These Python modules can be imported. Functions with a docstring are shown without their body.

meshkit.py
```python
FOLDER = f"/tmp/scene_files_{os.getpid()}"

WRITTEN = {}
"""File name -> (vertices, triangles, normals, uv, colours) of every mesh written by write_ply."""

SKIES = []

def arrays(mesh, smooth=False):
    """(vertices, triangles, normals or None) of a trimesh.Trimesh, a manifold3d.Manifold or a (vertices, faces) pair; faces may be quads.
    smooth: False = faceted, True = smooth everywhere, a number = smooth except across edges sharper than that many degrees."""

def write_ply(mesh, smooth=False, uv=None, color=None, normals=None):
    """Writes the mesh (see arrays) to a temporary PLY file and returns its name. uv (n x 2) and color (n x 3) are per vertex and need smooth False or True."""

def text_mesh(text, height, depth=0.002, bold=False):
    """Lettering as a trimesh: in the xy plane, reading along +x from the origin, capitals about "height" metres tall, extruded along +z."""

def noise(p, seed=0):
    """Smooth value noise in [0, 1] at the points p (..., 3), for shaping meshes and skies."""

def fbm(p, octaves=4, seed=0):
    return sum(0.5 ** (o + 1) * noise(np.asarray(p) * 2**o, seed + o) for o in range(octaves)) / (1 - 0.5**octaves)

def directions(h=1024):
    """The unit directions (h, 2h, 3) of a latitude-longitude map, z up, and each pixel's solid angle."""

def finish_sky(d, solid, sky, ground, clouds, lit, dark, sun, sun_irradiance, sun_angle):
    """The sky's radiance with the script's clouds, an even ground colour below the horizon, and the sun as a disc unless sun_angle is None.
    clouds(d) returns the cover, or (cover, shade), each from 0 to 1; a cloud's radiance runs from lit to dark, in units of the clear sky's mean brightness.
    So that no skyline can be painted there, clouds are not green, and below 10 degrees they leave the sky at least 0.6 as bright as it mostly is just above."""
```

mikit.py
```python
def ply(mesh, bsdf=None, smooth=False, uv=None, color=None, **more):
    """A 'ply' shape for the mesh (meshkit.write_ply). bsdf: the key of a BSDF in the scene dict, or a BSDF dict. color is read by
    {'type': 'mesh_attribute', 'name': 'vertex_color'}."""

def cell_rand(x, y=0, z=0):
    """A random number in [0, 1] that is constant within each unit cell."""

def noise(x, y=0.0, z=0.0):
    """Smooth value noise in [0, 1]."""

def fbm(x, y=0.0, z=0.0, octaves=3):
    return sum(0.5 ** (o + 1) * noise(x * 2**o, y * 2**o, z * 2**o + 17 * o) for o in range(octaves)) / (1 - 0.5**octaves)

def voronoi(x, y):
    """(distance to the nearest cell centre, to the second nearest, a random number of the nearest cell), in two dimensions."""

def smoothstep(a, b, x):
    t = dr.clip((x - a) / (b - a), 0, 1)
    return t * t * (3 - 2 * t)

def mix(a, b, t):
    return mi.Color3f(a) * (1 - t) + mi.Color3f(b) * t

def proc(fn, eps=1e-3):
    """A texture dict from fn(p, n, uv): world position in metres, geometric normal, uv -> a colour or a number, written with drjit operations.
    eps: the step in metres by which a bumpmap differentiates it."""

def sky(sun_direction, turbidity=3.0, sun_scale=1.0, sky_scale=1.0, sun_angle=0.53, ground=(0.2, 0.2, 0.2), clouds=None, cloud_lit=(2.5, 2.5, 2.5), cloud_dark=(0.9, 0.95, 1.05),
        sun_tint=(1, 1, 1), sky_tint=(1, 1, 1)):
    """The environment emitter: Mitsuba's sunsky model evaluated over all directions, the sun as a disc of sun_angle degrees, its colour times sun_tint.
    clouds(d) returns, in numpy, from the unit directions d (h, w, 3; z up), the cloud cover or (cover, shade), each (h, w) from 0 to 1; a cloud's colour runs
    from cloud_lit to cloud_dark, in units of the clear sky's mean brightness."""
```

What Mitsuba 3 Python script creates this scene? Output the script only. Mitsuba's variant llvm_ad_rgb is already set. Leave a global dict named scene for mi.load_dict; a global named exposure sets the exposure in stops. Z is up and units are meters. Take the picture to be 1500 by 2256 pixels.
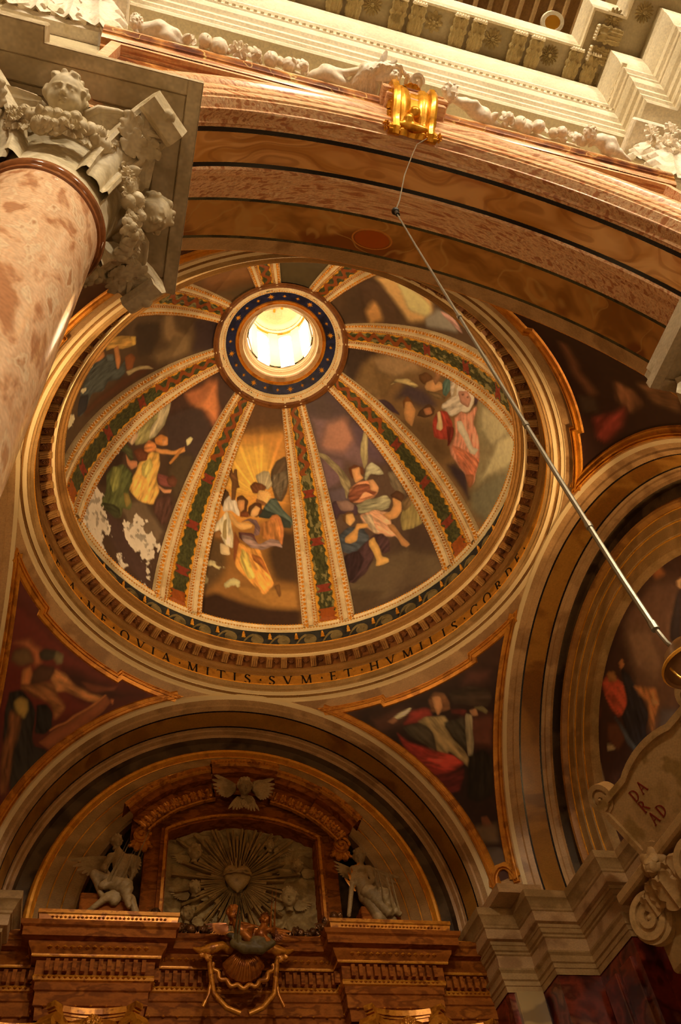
import math, random, numpy as np, trimesh, mitsuba as mi, drjit as dr, manifold3d as m3d
import mikit, meshkit
from mikit import fbm, noise, smoothstep, mix, cell_rand, voronoi, proc
from shapely.geometry import Polygon, LineString, Point, MultiPolygon
from shapely import affinity, union_all

# ---------------------------------------------------------------- camera, light, exposure
# The building is drawn in units of the dome's cornice radius: 1 unit = S metres, dome axis at x = y = 0,
# cornice lip at z = 0, x along the nave, y into the chapel. G brings it to metres with the floor at z = 0.
T = mi.ScalarTransform4f
S, ZL = 3.3, 11.876
G = T().translate([0, 0, ZL]) @ T().scale([S, S, S])
scene, labels = {}, {}
exposure = 2.0
CAM = dict(f=1812.7623, yaw=0.3871, pitch=0.9494, roll=-0.1766, c=(-0.60, -1.9346, -3.0988))


def camera():
    cy, sy, cp, sp = math.cos(CAM['yaw']), math.sin(CAM['yaw']), math.cos(CAM['pitch']), math.sin(CAM['pitch'])
    fwd, right = np.array([sy * cp, cy * cp, sp]), np.array([cy, -sy, 0])
    up = np.cross(right, fwd)
    up = -right * math.sin(CAM['roll']) + up * math.cos(CAM['roll'])
    c = np.array(CAM['c']) * S + [0, 0, ZL]
    return {'type': 'perspective', 'fov_axis': 'x', 'fov': 2 * math.degrees(math.atan(750 / CAM['f'])), 'near_clip': 0.05, 'far_clip': 200.0,
            'to_world': T().look_at(origin=c.tolist(), target=(c + fwd).tolist(), up=up.tolist())}


scene['camera'] = camera()
DAY = (1.0, 0.90, 0.70)            # daylight in the lantern
WARM = (1.0, 0.60, 0.25)           # unseen lamps of the chapel
NAVE = (1.0, 0.83, 0.58)           # unseen lamps and added fill globes of the nave
LANTERN_W, CHAPEL_W, SPOT_W, NAVE_W, FILL_GLOBE_W = 0.9, 16.0, 24.0, 100.0, 4.2  # the last one drives the added fill globes
# ---------------------------------------------------------------- helpers
def add(key, mesh, bsdf, smooth=35, label=None, cat=None, group=None, kind=None, M=None, color=None, **more):
    d = mikit.ply(mesh, bsdf, smooth=True if color is not None and smooth else smooth, color=color, **more)
    return put(key, d, M, label, cat, group, kind)


def put(key, d, M=None, label=None, cat=None, group=None, kind=None):
    k, n = key, 0
    while k in scene:
        n += 1
        k = f'{key}_{n:03d}'
    scene[k] = {**d, 'to_world': G if M is None else G @ M}
    tag(k, label, cat, group, kind)
    return k


def tag(k, label=None, cat=None, group=None, kind=None):
    p = {a: b for a, b in (('label', label), ('category', cat), ('group', group), ('kind', kind)) if b}
    if p:
        labels[k] = {**labels.get(k, {}), **p}


USED = set()


def thing(name, label, cat, group=None, kind=None):
    k, n = name, 0
    while k in USED or k in scene:
        n += 1
        k = f'{name}_{n:03d}'
    USED.add(k)
    tag(k, label, cat, group, kind)
    return k


def cat_(*ms):
    ms = [m for m in ms if m is not None]
    vs, fs, o = [], [], 0
    for m in ms:
        v, f = (np.asarray(m.vertices), np.asarray(m.faces)) if hasattr(m, 'vertices') else m
        f = np.asarray(f)
        if f.shape[1] == 4:
            f = np.vstack([f[:, [0, 1, 2]], f[:, [0, 2, 3]]])
        vs.append(np.asarray(v, float)); fs.append(f + o); o += len(v)
    return trimesh.Trimesh(np.vstack(vs), np.vstack(fs), process=False)


def xf(m, M):
    M = np.array(M.matrix if hasattr(M, 'matrix') else M, float)
    v = np.asarray(m.vertices) @ M[:3, :3].T + M[:3, 3]
    f = np.asarray(m.faces)
    return trimesh.Trimesh(v, f[:, ::-1] if np.linalg.det(M[:3, :3]) < 0 else f, process=False)


def frame(o, x, y, z):
    m = np.eye(4); m[:3, 0], m[:3, 1], m[:3, 2], m[:3, 3] = x, y, z, o
    return T(m)


def unit(v):
    v = np.asarray(v, float)
    return v / np.linalg.norm(v, axis=-1, keepdims=True)


def aim(o, z, up=(0, 0, 1), s=1.0):
    """A placement whose local z looks along z and whose local y is as near to up as it can be."""
    z = unit(z); x = unit(np.cross(up, z)); y = np.cross(z, x)
    return frame(o, x * s, y * s, z * s)


def grid(P, flip=False, closed=False):
    """A surface through the (n, m, 3) array of points."""
    n, m = P.shape[:2]
    i, j = np.meshgrid(np.arange(n - 1), np.arange(m if closed else m - 1), indexing='ij')
    j2 = (j + 1) % m
    q = np.stack([i * m + j, (i + 1) * m + j, (i + 1) * m + j2, i * m + j2], -1).reshape(-1, 4)
    if flip:
        q = q[:, ::-1]
    return trimesh.Trimesh(P.reshape(-1, 3), np.vstack([q[:, [0, 1, 2]], q[:, [0, 2, 3]]]), process=False)


def lathe(prof, n=192, a0=0.0, a1=2 * math.pi, flip=False):
    """(r, z) turned about z; seen from inside the ring when the profile runs upwards."""
    prof = np.asarray(prof, float)
    a = np.linspace(a0, a1, n + 1)
    P = np.stack([prof[:, None, 0] * np.cos(a), prof[:, None, 0] * np.sin(a), prof[:, None, 1] + 0 * a], -1)
    return grid(P, flip)


ZC = -1.27


def arch(prof, n=96, a0=0.0, a1=math.pi, side='far', flip=False, zc=None):
    """(depth, r) turned about the level line at the springing: an arch. far: y = depth; right: x = depth; left: x = -depth."""
    prof = np.asarray(prof, float)
    a = np.linspace(a0, a1, n + 1)
    c, s = prof[:, None, 1] * np.cos(a), (ZC if zc is None else zc) + prof[:, None, 1] * np.sin(a)
    d = prof[:, None, 0] + 0 * a
    P = {'far': (c, d, s), 'near': (c, d, s), 'right': (d, -c, s), 'left': (-d, c, s)}[side]
    return grid(np.stack(P, -1), flip)


def sweep(path, prof, closed=False, flip=False):
    """(out, z) carried along a plan path with mitred corners; out is to the path's right."""
    p = np.asarray(path, float); n = len(p)
    d = unit(np.roll(p, -1, 0) - p) if closed else unit(np.diff(p, axis=0))
    nr = np.stack([d[:, 1], -d[:, 0]], -1)
    M = []
    for i in range(n):
        if not closed and i in (0, n - 1):
            M.append(nr[0] if i == 0 else nr[-1]); continue
        a, b = nr[i - 1], nr[i % len(nr)]
        m = a + b
        M.append(m / max(1e-6, (m @ m) / 2) if abs(m @ m) > 1e-9 else a)
    M = np.array(M)
    if closed:
        p, M = np.vstack([p, p[:1]]), np.vstack([M, M[:1]])
    prof = np.asarray(prof, float)
    P = np.concatenate([p[None] + M[None] * prof[:, None, :1], np.broadcast_to(prof[:, None, 1:], (len(prof), len(p), 1))], -1)
    return grid(P, flip)


def tube(pts, rad, k=8, closed=False, cap=True):
    p = np.asarray(pts, float); n = len(p)
    t = unit((np.roll(p, -1, 0) - np.roll(p, 1, 0)) if closed else np.gradient(p, axis=0))
    a = np.cross(t[0], [0, 0, 1.0] if abs(t[0][2]) < 0.9 else [1.0, 0, 0]); a /= np.linalg.norm(a)
    A = []
    for i in range(n):
        a = a - t[i] * (a @ t[i]); a = a / np.linalg.norm(a); A.append(a)
    A = np.array(A); B = np.cross(t, A)
    ang = np.arange(k) * 2 * math.pi / k
    r = np.broadcast_to(rad, (n,))[:, None, None]
    P = p[:, None] + r * (np.cos(ang)[None, :, None] * A[:, None] + np.sin(ang)[None, :, None] * B[:, None])
    if closed:
        P = np.concatenate([P, P[:1]], 0)
    m = grid(P, True, True)
    if cap and not closed:
        v = np.vstack([m.vertices, p[0], p[-1]]); j = np.arange(k); o = (n - 1) * k
        f = np.vstack([m.faces, np.stack([(j + 1) % k, j, 0 * j + n * k], -1), np.stack([o + j, o + (j + 1) % k, 0 * j + n * k + 1], -1)])
        m = trimesh.Trimesh(v, f, process=False)
    return m


def box(lo, hi, b=0.0):
    """A box, its edges bevelled by b."""
    lo, hi = np.minimum(lo, hi).astype(float), np.maximum(lo, hi).astype(float)
    if b <= 0:
        m = trimesh.creation.box(hi - lo); m.apply_translation((lo + hi) / 2); return m
    pts = []
    for k in range(3):
        e = np.full(3, b); e[k] = 0
        for s in np.ndindex(2, 2, 2):
            pts.append([lo[i] + e[i] if s[i] == 0 else hi[i] - e[i] for i in range(3)])
    return trimesh.Trimesh(*hull(pts), process=False)


def hull(pts):
    m = m3d.Manifold.hull_points(np.asarray(pts, float)).to_mesh()
    return m.vert_properties[:, :3], m.tri_verts


def extrude(poly, h, z0=0.0):
    ms = [trimesh.creation.extrude_polygon(g, h, engine='earcut') for g in (poly.geoms if hasattr(poly, 'geoms') else [poly]) if g.area > 1e-12]
    m = cat_(*ms); m.vertices[:, 2] += z0
    return m


def ico(sub=2, r=1.0):
    return trimesh.creation.icosphere(sub, r)


# ---- solids given by a distance function, meshed by surface nets
def smin(a, b, k):
    h = np.clip(0.5 + 0.5 * (b - a) / k, 0, 1)
    return b + (a - b) * h - k * h * (1 - h)


def d_ball(p, c, r):
    r = np.broadcast_to(r, (3,)); q = (p - np.asarray(c, float)) / r
    l = np.linalg.norm(q, axis=-1)
    return (l - 1) * r.min() if np.ptp(r) < 1e-9 else (l - 1) * l / np.maximum(np.linalg.norm(q / r, axis=-1), 1e-6)


def d_cone(p, a, b, ra, rb):
    a, b = np.asarray(a, float), np.asarray(b, float); ab = b - a
    h = np.clip((p - a) @ ab / (ab @ ab), 0, 1)
    return np.linalg.norm(p - a - h[..., None] * ab, axis=-1) - (ra + (rb - ra) * h)


def nets(fn, lo, hi, h):
    lo, hi = np.asarray(lo, float), np.asarray(hi, float)
    n = np.maximum(4, np.ceil((hi - lo) / h).astype(int)) + 1
    ax = [lo[k] + h * np.arange(n[k]) for k in range(3)]
    D = fn(np.stack(np.meshgrid(*ax, indexing='ij'), -1))
    D[0], D[-1], D[:, 0], D[:, -1], D[:, :, 0], D[:, :, -1] = (h,) * 6 if False else (np.maximum(D[0], h / 2), np.maximum(D[-1], h / 2), np.maximum(D[:, 0], h / 2), np.maximum(D[:, -1], h / 2), np.maximum(D[:, :, 0], h / 2), np.maximum(D[:, :, -1], h / 2))
    ins = D < 0
    c = n - 1
    tot = np.zeros(c, int)
    for s in np.ndindex(2, 2, 2):
        tot += ins[s[0]:s[0] + c[0], s[1]:s[1] + c[1], s[2]:s[2] + c[2]]
    act = (tot > 0) & (tot < 8)
    idx = -np.ones(c, int); idx[act] = np.arange(act.sum())
    ii = np.argwhere(act)
    acc, cnt = np.zeros((len(ii), 3)), np.zeros(len(ii))
    for k in range(3):
        o1, o2 = [x for x in range(3) if x != k]
        for s in np.ndindex(2, 2):
            b0 = ii.copy(); b0[:, o1] += s[0]; b0[:, o2] += s[1]
            b1 = b0.copy(); b1[:, k] += 1
            d0, d1 = D[tuple(b0.T)], D[tuple(b1.T)]
            x = (d0 < 0) != (d1 < 0)
            t = np.where(x, d0 / np.where(x, d0 - d1, 1), 0)
            q = b0.astype(float); q[:, k] += t
            acc[x] += q[x]; cnt[x] += 1
    V = lo + h * acc / cnt[:, None]
    F = []
    for k in range(3):
        o1, o2 = (k + 1) % 3, (k + 2) % 3
        sl = [slice(None)] * 3; sl[k] = slice(0, -1)
        s2 = [slice(None)] * 3; s2[k] = slice(1, None)
        a, b = ins[tuple(sl)], ins[tuple(s2)]
        e = np.argwhere(a != b)
        e = e[(e[:, o1] > 0) & (e[:, o2] > 0) & (e[:, o1] < n[o1] - 1) & (e[:, o2] < n[o2] - 1)]
        up = a[tuple(e.T)]
        Q = []
        for s in ((-1, -1), (0, -1), (0, 0), (-1, 0)):
            q = e.copy(); q[:, o1] += s[0]; q[:, o2] += s[1]
            Q.append(idx[tuple(q.T)])
        Q = np.stack(Q, -1)
        Q[~up] = Q[~up][:, ::-1]
        F.append(Q)
    F = np.vstack(F)
    return trimesh.Trimesh(V, np.vstack([F[:, [0, 1, 2]], F[:, [0, 2, 3]]]), process=False)


def relax(m, it=6, f=0.5):
    m = trimesh.Trimesh(m.vertices, m.faces, process=True)
    trimesh.smoothing.filter_taubin(m, lamb=f, nu=f + 0.03, iterations=it)
    return m
# ---------------------------------------------------------------- materials
def srgb(h):
    c = np.array([int(h[i:i + 2], 16) for i in (0, 2, 4)]) / 255
    return np.where(c < 0.04045, c / 12.92, ((c + 0.055) / 1.055) ** 2.4)


def C3(h):
    return mi.Color3f(*[float(x) for x in srgb(h)])


def plastic(name, color, rough=0.35, spec=0.5, bump=None, scale=1.0, **k):
    b = {'type': 'principled', 'base_color': color if isinstance(color, dict) else {'type': 'rgb', 'value': [float(x) for x in (srgb(color) if isinstance(color, str) else color)]}, 'roughness': rough, 'specular': spec, **k}
    if bump:
        b = {'type': 'bumpmap', 'tex': bump, 'scale': scale, 'inner': b}
    scene[name] = {'type': 'twosided', 'bsdf': b}


def mottled(cols, f=1.0, thr=None, vein=None, stretch=(1, 1, 1), seed=0.0, warp=0.5):
    """Blotches of the colours cols, by noise; vein: (colour, frequency, width)."""
    cs = [srgb(c) for c in cols]

    def fn(p, n, uv):
        x, y, z = p.x * stretch[0] * f + seed, p.y * stretch[1] * f, p.z * stretch[2] * f
        w = fbm(x * 0.7 + 3, y * 0.7, z * 0.7, 2) - 0.5
        x, y, z = x + w * warp, y + w * warp, z - w * warp
        t = fbm(x, y, z, 4)
        c = mi.Color3f(*map(float, cs[0]))
        lo, hi = 0.30, 0.70
        for i in range(1, len(cs)):
            a = lo + (hi - lo) * (i - 0.75) / (len(cs) - 1)
            c = mix(c, mi.Color3f(*map(float, cs[i])), smoothstep(a, a + 0.12, t))
        if vein:
            v = dr.abs(fbm(x * vein[1] + 9, y * vein[1] + 4, z * vein[1], 3) - 0.5)
            c = mix(C3(vein[0]), c, smoothstep(0.0, vein[2], v))
        return c * (0.88 + 0.24 * noise(p.x * 60, p.y * 60, p.z * 60))
    return proc(fn)


plastic('stucco_white', mottled(['d8ccb0', 'e2d8be', 'dacfb4'], 1.2), 0.6, 0.3)
plastic('statue_white', mottled(['ddd2bd', 'e6dccb', 'd6c9b0'], 5.0), 0.45, 0.4)
plastic('wall_drab', mottled(['a89a78', 'b3a585', '9d8f6e'], 0.8), 0.8, 0.2)
plastic('cap_stone', mottled(['c0b192', 'ccbfa2', 'b4a482', 'c6b898'], 4.0), 0.55, 0.35)
plastic('block_stone', mottled(['b4a284', 'bdac8e', 'a89676', 'c2b294'], 3.0), 0.5, 0.35)
plastic('column_marble', mottled(['b07c58', 'ceA27c', 'dcb996', 'd2aa86', 'e2c8a6', 'ba8a64'], 13.0, stretch=(1.0, 1.0, 0.35), warp=0.9), 0.12, 0.6)
plastic('arch_marble', mottled(['b27650', 'd0a076', 'e0bc94', 'd4a880', 'c08660', 'e4c8a4'], 4.5, stretch=(0.5, 7.0, 6.0), warp=0.6), 0.22, 0.55)
plastic('brown_marble', mottled(['5f2f17', '8f5427', 'b47a40', '7a4420', '4d2412'], 2.6, vein=('d0b070', 1.2, 0.012), warp=1.2), 0.25, 0.5)
plastic('red_marble', mottled(['3d1209', '5f1e10', '7a2c16', '4d180c', '7c4a2c'], 3.0, warp=1.2), 0.3, 0.5)


def onyx(p, n, uv):
    w = fbm(p.x * 0.8, p.y * 2.0, p.z * 0.8, 3)
    g = fbm(p.x * 0.9 + 3.0 * w, p.y * 15.0 + w * 16.0, p.z * 2.0, 3)
    s = dr.sin((p.y * 3.0 + w * 7.0) * 9.0)
    c = mix(C3('b87a36'), C3('d8a262'), smoothstep(0.30, 0.70, g))
    c = mix(c, C3('a0622a'), 0.5 * smoothstep(0.6, 1.0, s))
    return mix(c, C3('a8602c'), 0.6 * smoothstep(0.56, 0.72, fbm(p.x * 1.6 + 5, p.y * 3, p.z * 1.6, 3)))


plastic('onyx', proc(onyx), 0.25, 0.5)


def amber(p, n, uv):
    w = fbm(p.x * 1.4, p.y * 1.8, p.z * 1.4, 3)
    g = fbm(p.x * 2.5 + 4 * w, p.y * 5.0 + 5 * w, p.z * 2.5, 4)
    v = dr.abs(fbm(p.x * 1.1 + 2 * w, p.y * 1.8 + 2 * w, p.z * 1.1, 3) - 0.5)
    c = mix(C3('8e5c26'), C3('b98344'), smoothstep(0.32, 0.68, g))
    c = mix(c, C3('80481e'), smoothstep(0.54, 0.66, fbm(p.x * 1.5 + 7, p.y * 2.1, p.z * 1.5, 3)))
    c = mix(C3('c29a5c'), c, smoothstep(0.0, 0.02, v) * 0.5 + 0.5)
    # the round inlay at the crown
    d = dr.sqrt(dr.square((p.x + 0.06) / 0.24) + dr.square((p.y + 3.99) / 0.13))
    c = mix(C3('a5501c'), c, smoothstep(0.80, 0.86, d))
    return mix(C3('c98038'), c, smoothstep(0.0, 0.07, dr.abs(d - 0.93)))


plastic('amber', proc(amber), 0.3, 0.45)
plastic('stucco_beige', mottled(['9a7a4c', 'a68556', '8d6e42', 'a9885a'], 1.6), 0.55, 0.35)
plastic('border_stone', mottled(['a07e55', 'b08d62', '936f48'], 2.0), 0.45, 0.4)
plastic('white_fillet', 'd8c49a', 0.45, 0.4)
plastic('dome_white', mottled(['d6c8a8', 'e0d4b6', 'cebf9c'], 2.0), 0.55, 0.3)
plastic('soffit_brown', mottled(['7d5a2e', '896436', '704e26'], 1.6), 0.6, 0.3)
plastic('carved_brown', mottled(['6d4322', '7a4d28', '5d381b'], 2.6), 0.55, 0.35)
plastic('black_strip', '17120f', 0.3, 0.5)
plastic('green_strip', mottled(['2c2a1c', '4a4630', '3a3826'], 6.0), 0.35, 0.5)
plastic('dark_reveal', mottled(['4a3a28', '5c4a34', '3c2e20'], 2.2), 0.5, 0.3)
plastic('gold', mottled(['d8982e', 'e4a83c', 'c88620'], 6.0), 0.3, 0.5, metallic=0.4)
plastic('gold_dull', mottled(['b87420', 'c8862a', 'a46618'], 5.0), 0.38, 0.45, metallic=0.35)
plastic('gold_roll', mottled(['e8a030', 'f0ac3c', 'd89024'], 5.0), 0.35, 0.5, metallic=0.3)
plastic('gilt_flat', 'e0a83a', 0.35, 0.5, metallic=0.4)
plastic('altar_wood', mottled(['7e4212', '8e4e18', '6c360c', '96561c'], 4.0, stretch=(1, 2, 2)), 0.6, 0.08)
plastic('altar_gilt', mottled(['a86414', 'c07c22', '8e5010'], 8.0), 0.35, 0.5, metallic=0.4)
plastic('chapel_statue', mottled(['8c744c', '9a8158', '7d6640'], 4.0), 0.55, 0.35)
plastic('relief', mottled(['927a4e', 'a0885a', '846c42'], 4.0), 0.6, 0.12)
plastic('bronze', mottled(['4a2c12', '6a431c', '38200d'], 6.0), 0.35, 0.5, metallic=0.5)
plastic('alabaster', proc(lambda p, n, uv: mix(C3('7d6442'), C3('a08558'), smoothstep(-0.3, 0.6, dr.sin(p.z * 14.0 + fbm(p.x * 2, p.y * 2, p.z * 3, 3) * 9.0)))), 0.3, 0.5)
plastic('frieze_blue', mottled(['23262c', '2e3236', '1c1e22'], 5.0), 0.6, 0.3)
plastic('blue', mottled(['131a3c', '1b2450', '10142e'], 5.0), 0.5, 0.3)
plastic('letter_black', '120c08', 0.5, 0.3)
plastic('iron', '2a2622', 0.45, 0.5, metallic=0.5)
plastic('rod_metal', '8b8474', 0.35, 0.5, metallic=0.6)
plastic('floor_stone', mottled(['b8a58a', 'c4b298', 'a8957a'], 0.6), 0.35, 0.4)
plastic('plaster', mottled(['8f774c', '9a8256', '866e44'], 0.8), 0.8, 0.2)
plastic('lantern_white', 'e8dcc0', 0.7, 0.2)
scene['paint'] = {'type': 'twosided', 'bsdf': {'type': 'principled', 'base_color': {'type': 'mesh_attribute', 'name': 'vertex_color'}, 'roughness': 0.55, 'specular': 0.3}}
plastic('gilt_frieze', mottled(['a9742a', 'b98234', '9a6822'], 4.0), 0.45, 0.4, metallic=0.2)
plastic('bracket_brown', mottled(['8a6234', '96703f', '7c562b'], 2.6), 0.5, 0.35)
plastic('scroll_grey', mottled(['6d6242', '7a6e4c', '5c5236'], 5.0), 0.6, 0.3)
# ---------------------------------------------------------------- the shell: floor, walls, ceiling
ZF = -ZL / S
XN, YN, ZN = 4.2, -5.4, 1.5     # half length, far wall and vault height of the nave
YW = -1.569                     # the nave's wall face


def struct(key, mesh, bsdf, label, smooth=False):
    return add(key, mesh, bsdf, smooth, label, None, None, 'structure')


struct('floor', box([-XN, YN, ZF - 0.05], [XN, 1.8, ZF]), 'floor_stone', 'stone floor of the church')
hole = union_all([Point(0, ZC).buffer(0.885, 64), Polygon([(-1.13, ZF), (1.13, ZF), (1.13, -1.142), (-1.13, -1.142)])])
wf = extrude(Polygon([(-XN, ZF), (XN, ZF), (XN, ZN), (-XN, ZN)]).difference(hole), 0.06)
wf.vertices = np.stack([wf.vertices[:, 0], YW + 0.06 - wf.vertices[:, 2], wf.vertices[:, 1]], -1)
struct('wall_front', wf, 'wall_drab', 'drab nave wall above and beside the chapel arch')
struct('wall_back', box([-XN, YN - 0.05, ZF], [XN, YN, ZN]), 'plaster', 'opposite wall of the nave')
struct('wall_left', box([-XN - 0.05, YN, ZF], [-XN, YW, ZN]), 'plaster', 'left end wall of the nave')
struct('wall_right', box([XN, YN, ZF], [XN + 0.05, YW, ZN]), 'plaster', 'right end wall of the nave')
# the lower walls of the chapel: one plan, closed on three sides, from the floor to the springing
PIER = [(1.13, -1.56), (1.13, -1.25), (1.0, -1.25), (1.0, -1.13), (1.13, -1.13), (1.13, -1.03), (1.36, -1.03), (1.36, -0.70), (1.44, -0.70)]
plan = PIER + [(1.44, 0.76), (1.36, 0.76), (1.36, 1.05), (1.175, 1.05), (1.175, 1.195), (1.02, 1.195), (1.02, 1.40), (0.70, 1.40), (0.70, 1.62)]
plan = plan + [(-x, y) for x, y in plan[::-1]]
struct('wall_chapel', sweep(plan, [(0, ZF), (0, ZC + 0.02)], flip=True), 'red_marble', 'dark red marble lower walls of the chapel')

# ---------------------------------------------------------------- the dome
HR, HZ, Z0 = 1.09, 1.376, 0.2
PHI1 = math.acos(0.352 / HR)


def dome_pt(az, ph, h=0.0):
    """The point of the dome at azimuth az and climb ph, h inwards."""
    n = np.stack([np.cos(az) * np.cos(ph) / HR, np.sin(az) * np.cos(ph) / HR, np.sin(ph) / HZ + 0 * az], -1)
    n = n / np.linalg.norm(n, axis=-1, keepdims=True)
    return np.stack([HR * np.cos(az) * np.cos(ph), HR * np.sin(az) * np.cos(ph), Z0 + HZ * np.sin(ph) + 0 * az], -1) - n * np.asarray(h)[..., None]


def rib_w(ph):
    return 0.5 * (0.066 + 0.211 * HR * np.cos(ph)) / (HR * np.cos(ph))


dome = thing('dome', 'ribbed dome painted with angels, a round opening at its top', 'dome')
RIBS = [math.radians(22.5 + 45 * k) for k in range(8)]

# ribs: a garland on gold between two mouldings of white and gold
phs = np.linspace(0, PHI1, 72)


def rib_strip(az, prof, n=None):
    """prof: (across, height) in half widths; a strip along the rib."""
    p = np.asarray(prof, float); w = rib_w(phs)
    A = az + p[:, None, 0] * w[None]
    H = p[:, None, 1] * (0.45 + 0.55 * np.cos(phs))[None]
    return grid(dome_pt(A, np.broadcast_to(phs, A.shape), H))


def rib_pt(az, x, ph, h):
    return dome_pt(az + x * rib_w(ph), ph, h * (0.45 + 0.55 * np.cos(ph)))


egg_v, egg_f = (np.array([[1, 0, 0], [-1, 0, 0], [0, 1, 0], [0, -1, 0], [0, 0, 1.0]]), np.array([[0, 2, 4], [2, 1, 4], [1, 3, 4], [3, 0, 4]]))


def beads(pos, tang, nrm, r):
    """Small half beads at the points, lying on the surface."""
    b = np.cross(nrm, tang)
    r = np.broadcast_to(r, (len(pos),))[:, None]
    V = np.concatenate([pos + tang * r, pos - tang * r, pos + b * r * .8, pos - b * r * .8, pos + nrm * r], 0).reshape(5, -1, 3).transpose(1, 0, 2)
    F = egg_f[None] + 5 * np.arange(len(pos))[:, None, None]
    return trimesh.Trimesh(V.reshape(-1, 3), F.reshape(-1, 3), process=False)


def row(az, x, h, step, rr):
    ph = [0.01]
    while ph[-1] < PHI1 - 0.02:
        ph.append(ph[-1] + step * (0.55 + 0.45 * math.cos(ph[-1])) / HZ)
    ph = np.array(ph); P = rib_pt(az, x, ph, h + 0 * ph)
    Q = rib_pt(az, x, ph + 0.004, h + 0 * ph); O = rib_pt(az, x, ph, h + 0.01 + 0 * ph)
    return beads(P, unit(Q - P), unit(O - P), rr * (0.5 + 0.5 * np.cos(ph)))


GOLDC, GREEN1, GREEN2, REDC = srgb('d8a440'), srgb('373c24'), srgb('525634'), srgb('84382a')


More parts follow.
